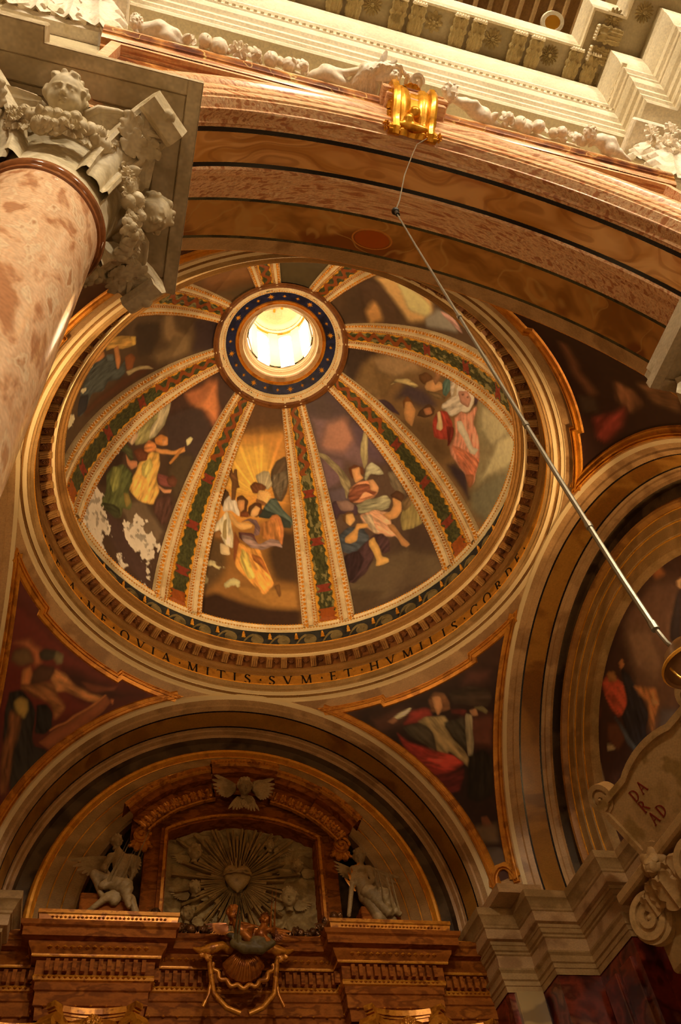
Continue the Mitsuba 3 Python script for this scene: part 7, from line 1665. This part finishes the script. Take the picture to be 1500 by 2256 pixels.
for j, (a0, a1, fwd, drad) in enumerate(((38, 58, 0.03, -0.012), (58, 77, 0.0, 0.0), (77, 104, 0.03, 0.006), (104, 122, 0.0, 0.0), (122, 142, 0.03, -0.012))):
    sg = thing(f'{fr}__pediment', None, None)
    ra, rb = math.radians(a0), math.radians(a1)
    y0 = 1.262 - fwd
    R_ = RP + drad
    for mt, nm, pr, lab in (('altar_wood', 'cornice', [(y0 + 0.09, R_ - 0.055), (y0 + 0.02, R_ - 0.052), (y0 + 0.015, R_ - 0.035), (y0 + 0.004, R_ - 0.028)], None),
                            ('altar_gilt', 'gilt_edge', [(y0 + 0.004, R_ - 0.028), (y0 - 0.004, R_ - 0.022), (y0 - 0.008, R_ - 0.004), (y0 - 0.010, R_ + 0.002), (y0 + 0.10, R_ + 0.004)], 'gilded edge'),
                            ('altar_wood', 'frieze', [(y0 + 0.055, R_ - 0.145), (y0 + 0.055, R_ - 0.055)], None),
                            ('altar_gilt', 'gilt_fillet', [(y0 + 0.055, R_ - 0.150), (y0 + 0.040, R_ - 0.147), (y0 + 0.040, R_ - 0.139), (y0 + 0.055, R_ - 0.136)], 'gilded fillet')):
        m = arch(pr, 20, ra, rb, 'far', zc=ZP)
        m.vertices[:, 0] += XA
        add(f'{sg}__{nm}', m, mt, 25, lab)
    for i in range(max(3, int((a1 - a0) / 3.2))):
        n_ = max(3, int((a1 - a0) / 3.2)); a = ra + (rb - ra) * (i + .5) / n_
        if abs(math.degrees(a) - 90.5) < 9:
            continue
        rr = R_ - 0.136; u_ = np.array([math.cos(a), 0, math.sin(a)])
        put(f'{sg}__palmette', stock('palmette', cat_(xf(LEAF, T().scale([0.042, 0.072, 0.06])), ico(1, 0.010).apply_translation([0, 0.01, 0.012])), 'altar_gilt'), frame([XA + rr * u_[0], y0 + 0.052, ZP + rr * u_[2]], np.cross(u_, [0, -1, 0]), u_, [0, -1, 0]), 'gilded palmette' if False else None)
    A_ = np.linspace(ra, rb, int((a1 - a0) * 0.9)); rr = R_ - 0.012
    add(f'{sg}__bead_row', beads(np.stack([XA + rr * np.cos(A_), 0 * A_ + y0 - 0.006, ZP + rr * np.sin(A_)], -1), np.stack([-np.sin(A_), 0 * A_, np.cos(A_)], -1), np.tile([0, -1.0, 0], (len(A_), 1)), 0.0075), 'altar_gilt', False, 'row of gilt beads', kind='stuff')
for s_ in (-1, 1):
    cs = f'{fr}__scroll_bracket'
    X_ = XA + s_ * 0.445
    cs = thing(cs, None, None)
    add(f'{cs}__block', box([X_ - 0.045, 1.325, -0.90], [X_ + 0.045, 1.40, -0.815], 0.005), 'altar_wood', False)
    add(f'{cs}__scroll', spiral(0.036, 1.6, 0.012, 0.05), 'altar_gilt', 30, M=T().translate([X_, 1.32, -0.925]) @ T().rotate([1, 0, 0], 90))
    for a in (-32, 0, 32):
        put(f'{cs}__acanthus_leaf', stock('bracket_leaf', LEAF, 'altar_gilt'), T().translate([X_, 1.315, -0.93]) @ T().rotate([0, 1, 0], 180 + a) @ T(np.array([[1, 0, 0, 0], [0, 0, -1, 0], [0, 1, 0, 0], [0, 0, 0, 1.0]])) @ T().scale([0.06, 0.085, 0.08]))
    # bunches of dark foliage at the frame's lower corners
    rng = np.random.default_rng(30 + s_)
    fg = thing('foliage_swag', 'dark bronze foliage swag along the %s foot of the frame' % ('left' if s_ < 0 else 'right'), 'garland')
    for i in range(16):
        u = i / 15
        p_ = [XA + s_ * (0.14 + 0.24 * u), 1.265 + rng.uniform(-.01, .01), -1.360 + 0.085 * max(0, u - 0.45) ** 1.3 * 2.0 + rng.uniform(-.008, .012)]
        kd = ('leaf', 'rose', 'apple')[i % 3]
        put(f'{fg}__{"leaf" if kd == "leaf" else "flower" if kd == "rose" else "fruit"}', stock('fruit_' + kd, FRUITS[kd], 'bronze'), aim(p_, (rng.uniform(-.5, .5), -0.8, rng.uniform(-.2, .5))) @ T().rotate([0, 0, 1], float(rng.uniform(0, 360))) @ T().scale([rng.uniform(0.013, 0.021)] * 3))

# the relief with the burning heart
rl = thing('heart_relief', 'stone relief of a flaming heart in rays with clouds and cherubs', 'relief')
HX, HZc = XA - 0.022, -1.085
ny, nx = 110, 130
X, Z = np.meshgrid(np.linspace(XA - 0.335, XA + 0.335, nx), np.linspace(-1.34, -0.805, ny), indexing='ij')
q = np.stack([X * 9, Z * 9, 0 * X], -1)
b1, b2 = meshkit.fbm(q, 3, 2), meshkit.fbm(q * 2.1 + 5, 3, 4)
dist = np.hypot(X - HX, Z - HZc)
puff = np.abs(np.sin(b1 * 14)) * np.clip((dist - 0.13) / 0.12, 0, 1)
H = 0.016 * puff * (0.4 + b2) + 0.014 * np.clip(1 - dist / 0.2, 0, 1)
clip_ = (X - XA) ** 2 + (Z - ZI) ** 2 < (RI + 0.006) ** 2
Zc = np.where(clip_, Z, np.minimum(Z, ZI + np.sqrt(np.maximum(0, (RI + 0.006) ** 2 - (X - XA) ** 2))))
add(f'{rl}__clouds', grid(np.stack([X, 1.405 - H, Zc], -1).transpose(1, 0, 2), False), 'relief', True)
rng = np.random.default_rng(9)
for i in range(72):
    a = 2 * math.pi * i / 72 + rng.uniform(-.02, .02)
    L = (0.135 + 0.06 * (i % 3) + rng.uniform(-.02, .03)) * (1.35 if math.sin(a) > 0.45 else 1.0 if abs(math.cos(a)) > .6 else 0.95)
    d = np.array([math.cos(a), 0, math.sin(a)]); n_ = np.array([-d[2], 0, d[0]])
    e = np.array([HX, 1.372, HZc]) + d * L
    while (e[0] - XA) ** 2 + (e[2] - ZI) ** 2 > (RI - 0.012) ** 2 or abs(e[0] - XA) > 0.32:
        L -= 0.01; e = np.array([HX, 1.372, HZc]) + d * L
    w0, w1 = 0.0022, 0.0062
    o = np.array([HX, 1.372, HZc]) + d * 0.05
    add(f'{rl}__ray', trimesh.Trimesh(*hull([o + n_ * w0, o - n_ * w0, e + n_ * w1, e - n_ * w1, o - [0, 0.008, 0], e - [0, 0.006, 0], o + [0, .03, 0], e + [0, .03, 0]]), process=False), 'relief_light', False)


def heart_fn(p):
    x, y, z = (p[..., 0] - HX) / 0.058, (p[..., 1] - 1.352) / 0.04, (p[..., 2] - HZc) / 0.058
    f = (x * x + 2.2 * y * y + (z * 0.95 + 0.12) ** 2 * 0.9 - 0.75) ** 3 - x * x * (z * 0.95 + 0.12) ** 3 * 1.1 - 0.1 * y * y * z ** 3
    return np.sign(f) * np.abs(f) ** (1 / 3) * 0.03


add(f'{rl}__heart', relax(nets(heart_fn, (HX - 0.09, 1.30, HZc - 0.10), (HX + 0.09, 1.405, HZc + 0.09), 0.0045), 4), 'relief_light', 60, 'carved heart')
add(f'{rl}__crown_of_thorns', cat_(tube([(HX + 0.060 * math.cos(a), 1.352 - 0.036 * math.sin(a), HZc + 0.018 + 0.004 * math.sin(5 * a)) for a in np.linspace(0, math.pi, 24)], 0.005, 6), tube([(HX + 0.060 * math.cos(a), 1.352 - 0.036 * math.sin(a), HZc + 0.020 - 0.006 * math.sin(5 * a)) for a in np.linspace(0, math.pi, 24)], 0.004, 6)), 'relief_light', 40)
fl = []
for x, h_, lean in ((-0.022, 0.035, -0.3), (-0.008, 0.05, 0.1), (0.008, 0.042, 0.3), (0.022, 0.030, 0.6)):
    fl.append(tube([(HX + x * 0.6, 1.355, HZc + 0.040), (HX + x, 1.352, HZc + 0.052), (HX + x + lean * 0.02, 1.352, HZc + 0.052 + h_)], [0.010, 0.009, 0.002], 8))
for f_ in fl:
    add(f'{rl}__flame', f_, 'relief_light', 50)
for x, z, s_, tl in ((-0.205, -0.955, 0.070, 0.3), (-0.200, -1.120, 0.060, 0.5), (0.205, -1.150, 0.085, -0.2), (-0.225, -1.235, 0.06, 0.2), (0.25, -1.00, 0.06, -0.4), (0.13, -0.90, 0.05, 0.2)):
    put(f'{rl}__cherub_head', stock('head', HEAD, 'relief', 60), aim([XA + x, 1.372, z], (tl, -0.9, -0.1)) @ T().scale([s_] * 3))
    for g in (-1, 1):
        put(f'{rl}__wing', stock('wing', WING, 'relief'), T().translate([XA + x + g * 0.022, 1.385, z - 0.018]) @ (T() if g > 0 else T().rotate([0, 0, 1], 180)) @ T().rotate([1, 0, 0], 90) @ T().scale([0.085, 0.07, 0.08]))
plastic('relief_light', mottled(['8a6e3c', '9c7e48', '7a6032'], 4.0), 0.5, 0.4)

# winged head at the crown of the pediment
ch = thing('cherub', 'pale winged cherub head at the top of the altar pediment', 'carved cherub')
put(f'{ch}__head', stock('head', HEAD, 'chapel_statue', 60), aim([XA - 0.008, 1.235, -0.700], (0.05, -0.85, -0.5)) @ T().scale([0.078] * 3))
for g in (-1, 1):
    Wm = T().translate([XA - 0.008 + g * 0.040, 1.262, -0.690]) @ (T() if g > 0 else T().rotate([0, 0, 1], 180)) @ T().rotate([0, 1, 0], -22 if True else 0) @ T().rotate([1, 0, 0], 90)
    put(f'{ch}__wing', stock('wing', WING, 'chapel_statue'), Wm @ T().scale([0.125, 0.16, 0.13]))
    put(f'{ch}__lower_wing', stock('wing', WING, 'chapel_statue'), T().translate([XA - 0.008 + g * 0.016, 1.262, -0.735]) @ (T() if g > 0 else T().rotate([0, 0, 1], 180)) @ T().rotate([0, 1, 0], 62) @ T().rotate([1, 0, 0], 90) @ T().scale([0.085, 0.10, 0.10]))


# angels seated on the ledges
def angel(key, lab, look, wings, block):
    k = thing('angel_statue', lab, 'statue')
    add(f'{k}__body', cones_mesh(FIG[key], 0.0052, 0.010), 'chapel_statue', 60)
    c = np.array(FIG[key][0][:3]); r = FIG[key][0][6]
    put(f'{k}__head', stock('head', HEAD, 'chapel_statue', 60), aim(c + [0, -0.004, 0], look) @ T().scale([r * 2.7] * 3))
    for p_, ang, flip_, s_ in wings:
        put(f'{k}__wing', stock('wing', WING, 'chapel_statue'), T().translate(list(p_)) @ (T() if not flip_ else T().rotate([0, 0, 1], 180)) @ T().rotate([0, 1, 0], ang) @ T().rotate([1, 0, 0], 90) @ T().scale([s_, s_ * 1.0, s_]))
    add(f'{k}__seat', box(*block, 0.004), 'altar_wood', False, 'brown wooden seat block')
    return k


a1 = angel('angel_left', 'pale seated angel statue with spread wings left of the altar frame', (0.55, -0.8, -0.05), (((-0.580, 1.27, -1.075), 12, True, 0.150), ((-0.500, 1.290, -1.035), 100, True, 0.120)), ([-0.665, 1.235, -1.326], [-0.475, 1.33, -1.235]))
a2 = angel('angel_right', 'pale seated angel statue with lowered head right of the altar frame', (-0.5, -0.75, -0.35), (((0.525, 1.27, -1.085), 12, False, 0.150), ((0.470, 1.27, -1.080), -20, True, 0.10)), ([0.470, 1.235, -1.326], [0.640, 1.33, -1.250]))
cl_ = lambda p, d: d + 0.0025 * np.sin((p[..., 0] * 0.5 - p[..., 2] * 0.4) * 480)
add(f'{a1}__drapery', cones_mesh([[-0.555, 1.215, -1.205, -0.500, 1.205, -1.225, 0.026, 0.030], [-0.500, 1.205, -1.225, -0.478, 1.21, -1.30, 0.026, 0.012], [-0.560, 1.215, -1.205, -0.590, 1.20, -1.225, 0.024, 0.016]], 0.005, 0.012, cl_), 'chapel_statue', 60, 'folded drapery')
add(f'{a2}__drapery', cones_mesh([[0.500, 1.215, -1.20, 0.565, 1.20, -1.225, 0.030, 0.032], [0.565, 1.20, -1.225, 0.62, 1.205, -1.295, 0.030, 0.014], [0.51, 1.21, -1.215, 0.575, 1.20, -1.295, 0.026, 0.022]], 0.005, 0.012, cl_), 'chapel_statue', 60, 'folded drapery')
for i in range(5):
    add(f'{a2}__palm_leaf', xf(feather(0.07, 0.008), T().rotate([0, 0, 1], 62 + 16 * i)), 'altar_gilt', 40, M=T().translate([0.452, 1.225, -1.12 - 0.018 * i]) @ T().rotate([1, 0, 0], 90))

# gilded children in a cloud on the shelf, the scallop shell under them
cb = thing('cherub_group', 'gilded bronze cherubs on a cloud at the foot of the heart relief', 'carved cherubs')
FC = FIG['cherub_cluster']
add(f'{cb}__bodies', cones_mesh(FC[2:], 0.005, 0.008), 'cherub_gilt', 60)
for j in (0, 1):
    c = np.array(FC[j][:3]); r = FC[j][6]
    put(f'{cb}__head', stock('head', HEAD, 'cherub_gilt', 60), aim(c, ((0.25, -0.9, -0.3), (-0.2, -0.85, 0.25))[j]) @ T().scale([r * 2.4] * 3))
    for g in (-1, 1):
        put(f'{cb}__wing', stock('wing', WING, 'cherub_gilt'), T().translate([c[0] + g * 0.02, c[1] + 0.012, c[2] - 0.04]) @ (T() if g > 0 else T().rotate([0, 0, 1], 180)) @ T().rotate([0, 1, 0], 8) @ T().rotate([1, 0, 0], 90) @ T().scale([0.085, 0.08, 0.08]))
add(f'{cb}__cloud', cones_mesh(FIG['cloud'], 0.005, 0.006, lambda p, d: d + 0.002 * np.sin(p[..., 0] * 300) * np.sin(p[..., 2] * 340)), 'cloud_bronze', 60, 'greenish bronze cloud')
plastic('cherub_gilt', mottled(['8a4a14', 'a8621c', '6a360e'], 7.0), 0.35, 0.5, metallic=0.5)
plastic('cloud_bronze', mottled(['5c4c28', '6c5a32', '4a3c1e'], 5.0), 0.5, 0.4)
sh = thing('shell', 'gilded scallop shell bracket with scrolled wings below the cherubs', 'ornament')
SX, SY, SZ = XA - 0.022, 1.235, -1.500
A_, R_ = np.meshgrid(np.linspace(-1.15, 1.15, 49), np.linspace(0.06, 1.0, 16), indexing='ij')
ripple = 0.5 + 0.5 * np.cos(A_ / 1.15 * math.pi * 9)
rad = 0.105 * R_ * (1 + 0.05 * ripple * R_) * (1 - 0.10 * (A_ / 1.15) ** 2)
P = np.stack([SX + rad * np.sin(A_) * 0.92, SY - 0.012 - 0.035 * np.sin(R_ * math.pi) - 0.008 * ripple * R_, SZ + 0.035 - rad * np.cos(A_)], -1)
Pb = P + [0, 0.018, 0]
add(f'{sh}__scallop', cat_(grid(P, True), grid(Pb), grid(np.stack([P[:, -1], Pb[:, -1]], 0))), 'cherub_gilt', 50)
tt = np.linspace(-1.25, 1.25, 50)
add(f'{sh}__rim', tube(np.stack([SX + 0.125 * (1 + 0.05 * np.cos(tt * 17)) * np.sin(tt), SY - 0.008 + 0 * tt, SZ + 0.035 - 0.122 * (1 + 0.05 * np.cos(tt * 17)) * np.cos(tt)], -1), 0.009, 8), 'altar_gilt', 50)
for g in (-1, 1):
    add(f'{sh}__scroll_wing', tube([(SX + g * 0.045, SY - 0.02, SZ + 0.035), (SX + g * 0.085, SY - 0.03, SZ + 0.052), (SX + g * 0.125, SY - 0.03, SZ + 0.040), (SX + g * 0.165, SY - 0.02, SZ + 0.036), (SX + g * 0.195, SY - 0.02, SZ + 0.048)], [0.012, 0.018, 0.022, 0.014, 0.004], 10), 'altar_gilt', 50)
    put(f'{sh}__acanthus_leaf', stock('shell_leaf', LEAF, 'altar_gilt'), T().translate([SX + g * 0.135, SY - 0.03, SZ + 0.045]) @ T().rotate([0, 1, 0], 180 - g * 25) @ T(np.array([[1, 0, 0, 0], [0, 0, -1, 0], [0, 1, 0, 0], [0, 0, 0, 1.0]])) @ T().scale([0.06, 0.06, 0.06]))
    for k_, (o, w_) in enumerate(((0.0, 0.010), (0.022, 0.007))):
        add(f'{sh}__ribbon', tube([(SX + g * (0.130 - o * .3), SY - 0.015, SZ + 0.010), (SX + g * (0.122 - o), SY - 0.02, SZ - 0.06), (SX + g * (0.112 - o * 1.5), SY - 0.025, SZ - 0.12), (SX + g * (0.066 - o), SY - 0.03, SZ - 0.17), (SX + g * (0.015 + o), SY - 0.03, SZ - 0.19 + o)] if k_ == 0 else [(SX + g * 0.118, SY - 0.02, SZ - 0.05), (SX + g * 0.130, SY - 0.02, SZ - 0.12), (SX + g * 0.150, SY - 0.015, SZ - 0.16)], w_, 8), 'altar_gilt', 50)

# ---------------------------------------------------------------- cartouche and capital at the right edge
ct = thing('cartouche', 'pale stone cartouche with scrolled edges and red lettering at the right edge', 'cartouche')
CO, CN = np.array([1.235, 0.035, -1.455]), unit([-0.90, -0.10, -0.42])
CM = aim(CO, CN)
sh_ = affinity.scale(Point(0, 0).buffer(1, 24), 0.26, 0.145).union(Polygon([(-0.28, -0.10), (0.28, -0.10), (0.30, 0.10), (-0.30, 0.10)]).buffer(0.02))
body = extrude(sh_, 0.05, -0.03)
add(f'{ct}__shield', body, 'cartouche_stone', 25, M=CM)
add(f'{ct}__raised_rim', extrude(sh_.difference(sh_.buffer(-0.022)), 0.016, 0.018), 'cartouche_stone', False, M=CM)
for (x, y, r, g) in ((-0.285, 0.125, 0.052, 1), (0.285, 0.125, 0.052, -1), (-0.265, -0.135, 0.060, -1), (0.265, -0.135, 0.060, 1)):
    add(f'{ct}__scroll', spiral(r, 1.6, 0.018, 0.05), 'cartouche_stone', 30, M=CM @ T().translate([x, y, 0.01]) @ (T() if g > 0 else T().rotate([1, 0, 0], 180)))
for x in (-0.20, -0.12, 0.12, 0.20):
    put(f'{ct}__acanthus_leaf', stock('big_leaf', LEAF, 'cartouche_stone'), CM @ T().translate([x, -0.135, -0.01]) @ T().rotate([0, 0, 1], 180 + x * 60) @ T().scale([0.10, 0.13, 0.14]))
lx = -0.175
for row_, y in (('DA', 0.05), ('R', 0.005), ('AD', -0.045)):
    x = lx
    for c in row_:
        g, w = glyph(c)
        add(f'{ct}__letter', extrude(affinity.scale(g, 0.040, 0.040, origin=(0, 0)), 0.004, 0.019), 'letter_red', False, 'red painted letter', M=CM @ T().translate([x, y - 0.02, 0]))
        x += w * 0.040 + 0.012
plastic('cartouche_stone', mottled(['a5824f', 'b4905c', '96743f'], 3.0), 0.55, 0.35)
plastic('letter_red', '7a2c14', 0.5, 0.3)
rc2 = thing('pier_capital', 'pale stone scroll capital at the lower right edge below the cartouche', 'capital')
VO = np.array([1.26, 0.40, -1.73])
add(f'{rc2}__block', box([1.24, 0.02, -1.90], [1.44, 0.46, -1.62], 0.01), 'cartouche_stone', False)
add(f'{rc2}__abacus', box([1.17, -0.02, -1.645], [1.44, 0.505, -1.605], 0.008), 'cartouche_stone', False)
for y in (0.405, 0.08):
    VM = aim([1.215, y, -1.745], (-0.92, -0.38, -0.05))
    add(f'{rc2}__volute', spiral(0.082, 2.0, 0.022, 0.06), 'cartouche_stone', 30, M=VM)
for (y, z, s_) in ((0.24, -1.70, 0.15), (0.30, -1.66, 0.12), (0.18, -1.66, 0.12), (0.36, -1.66, 0.10)):
    put(f'{rc2}__acanthus_leaf', stock('big_leaf', LEAF, 'cartouche_stone'), aim([1.20, y, z - 0.10], (-0.95, -0.1, -0.3)) @ T().scale([s_, s_, s_]))
put(f'{rc2}__flower', stock('fruit_rose', FRUITS['rose'], 'cartouche_stone'), aim([1.17, 0.24, -1.655], (-1, -0.2, -0.4)) @ T().scale([0.05] * 3))
# ---------------------------------------------------------------- unseen lamps, placed for what they light, and added fill globes
def unseen_flood(pos, to, w, h, power, colour, label, grp=None, spot=0):
    """A lamp out of view: a shallow housing on a bracket with a glowing front."""
    k = thing('unseen_floodlight', label, 'lamp', grp)
    M = aim(pos, np.asarray(to, float) - np.asarray(pos, float))
    add(f'{k}__housing', cat_(box([-w / 2 - .01, -h / 2 - .01, -0.06], [w / 2 + .01, h / 2 + .01, -0.004], 0.006), box([-0.01, -h / 2 - 0.06, -0.04], [0.01, -h / 2, -0.02])), 'iron', False, M=M)
    P = trimesh.Trimesh(np.array([[-w / 2, -h / 2, 0], [w / 2, -h / 2, 0], [w / 2, h / 2, 0], [-w / 2, h / 2, 0.0]]), np.array([[0, 1, 2], [0, 2, 3]]), process=False)
    add(f'{k}__front_glass', P, 'lantern_white', False, 'glowing front', M=M, emitter={'type': 'area', 'radiance': {'type': 'rgb', 'value': [power * c for c in colour]}})


    if spot:        # spot emitter at the unseen lamp, aimed to light the dome
        c = np.asarray(pos, float) * S + [0, 0, ZL]; e = np.asarray(to, float) * S + [0, 0, ZL]
        scene[f'{k}_beam'] = {'type': 'spot', 'to_world': T().look_at(origin=(c + unit(e - c) * 0.03).tolist(), target=e.tolist(), up=[0, 0, 1]), 'cutoff_angle': 34.0, 'beam_width': 20.0, 'intensity': {'type': 'rgb', 'value': [spot * q for q in colour]}}


for i, x in enumerate((-1.6, 0.0, 1.6)):  # unseen lamps behind the camera, placed to light cornice and arch
    unseen_flood([x, -5.25, 0.35], [x * 0.3, -1.6, 0.1], 0.34, 0.22, NAVE_W, NAVE, 'unseen lamp behind the camera placed to light the nave wall, %s of three' % ('left', 'middle', 'right')[i])
unseen_flood([-1.27, -0.62, -1.20], [0.40, 0.30, 0.85], 0.16, 0.12, CHAPEL_W, WARM, 'small warm lamp out of view on the left, placed to light the dome', spot=SPOT_W * 1.4)  # out of view, placed to light the dome and chapel
unseen_flood([1.27, -0.62, -1.20], [-0.40, 0.30, 0.85], 0.16, 0.12, CHAPEL_W, WARM, 'small warm lamp out of view on the right, placed to light the dome', spot=SPOT_W)  # its counterpart on the other side, also out of view
for i, (x, y) in enumerate(((-1.5, -3.6), (1.5, -3.6))):  # added globes: fill from below for soffits and undersides
    gl = thing('fill_globe', 'added fill globe behind the camera lighting the undersides, %s of two' % ('left', 'right')[i], 'lamp')
    add(f'{gl}__globe', ico(3, 0.10), 'lantern_white', True, 'glowing fill globe', M=T().translate([x, y, -2.2]), emitter={'type': 'area', 'radiance': {'type': 'rgb', 'value': [FILL_GLOBE_W * c for c in NAVE]}})
    add(f'{gl}__stem', cat_(tube([(x, y, -2.10), (x, y, ZN)], 0.006, 8), lathe([(0.0, -2.085), (0.035, -2.10), (0.0, -2.10)], 24).apply_translation([x, y, 0])), 'iron', 30)
struct('ceiling', box([-XN, YN, ZN], [XN, YW, ZN + 0.05]), 'plaster', 'nave vault above the camera')
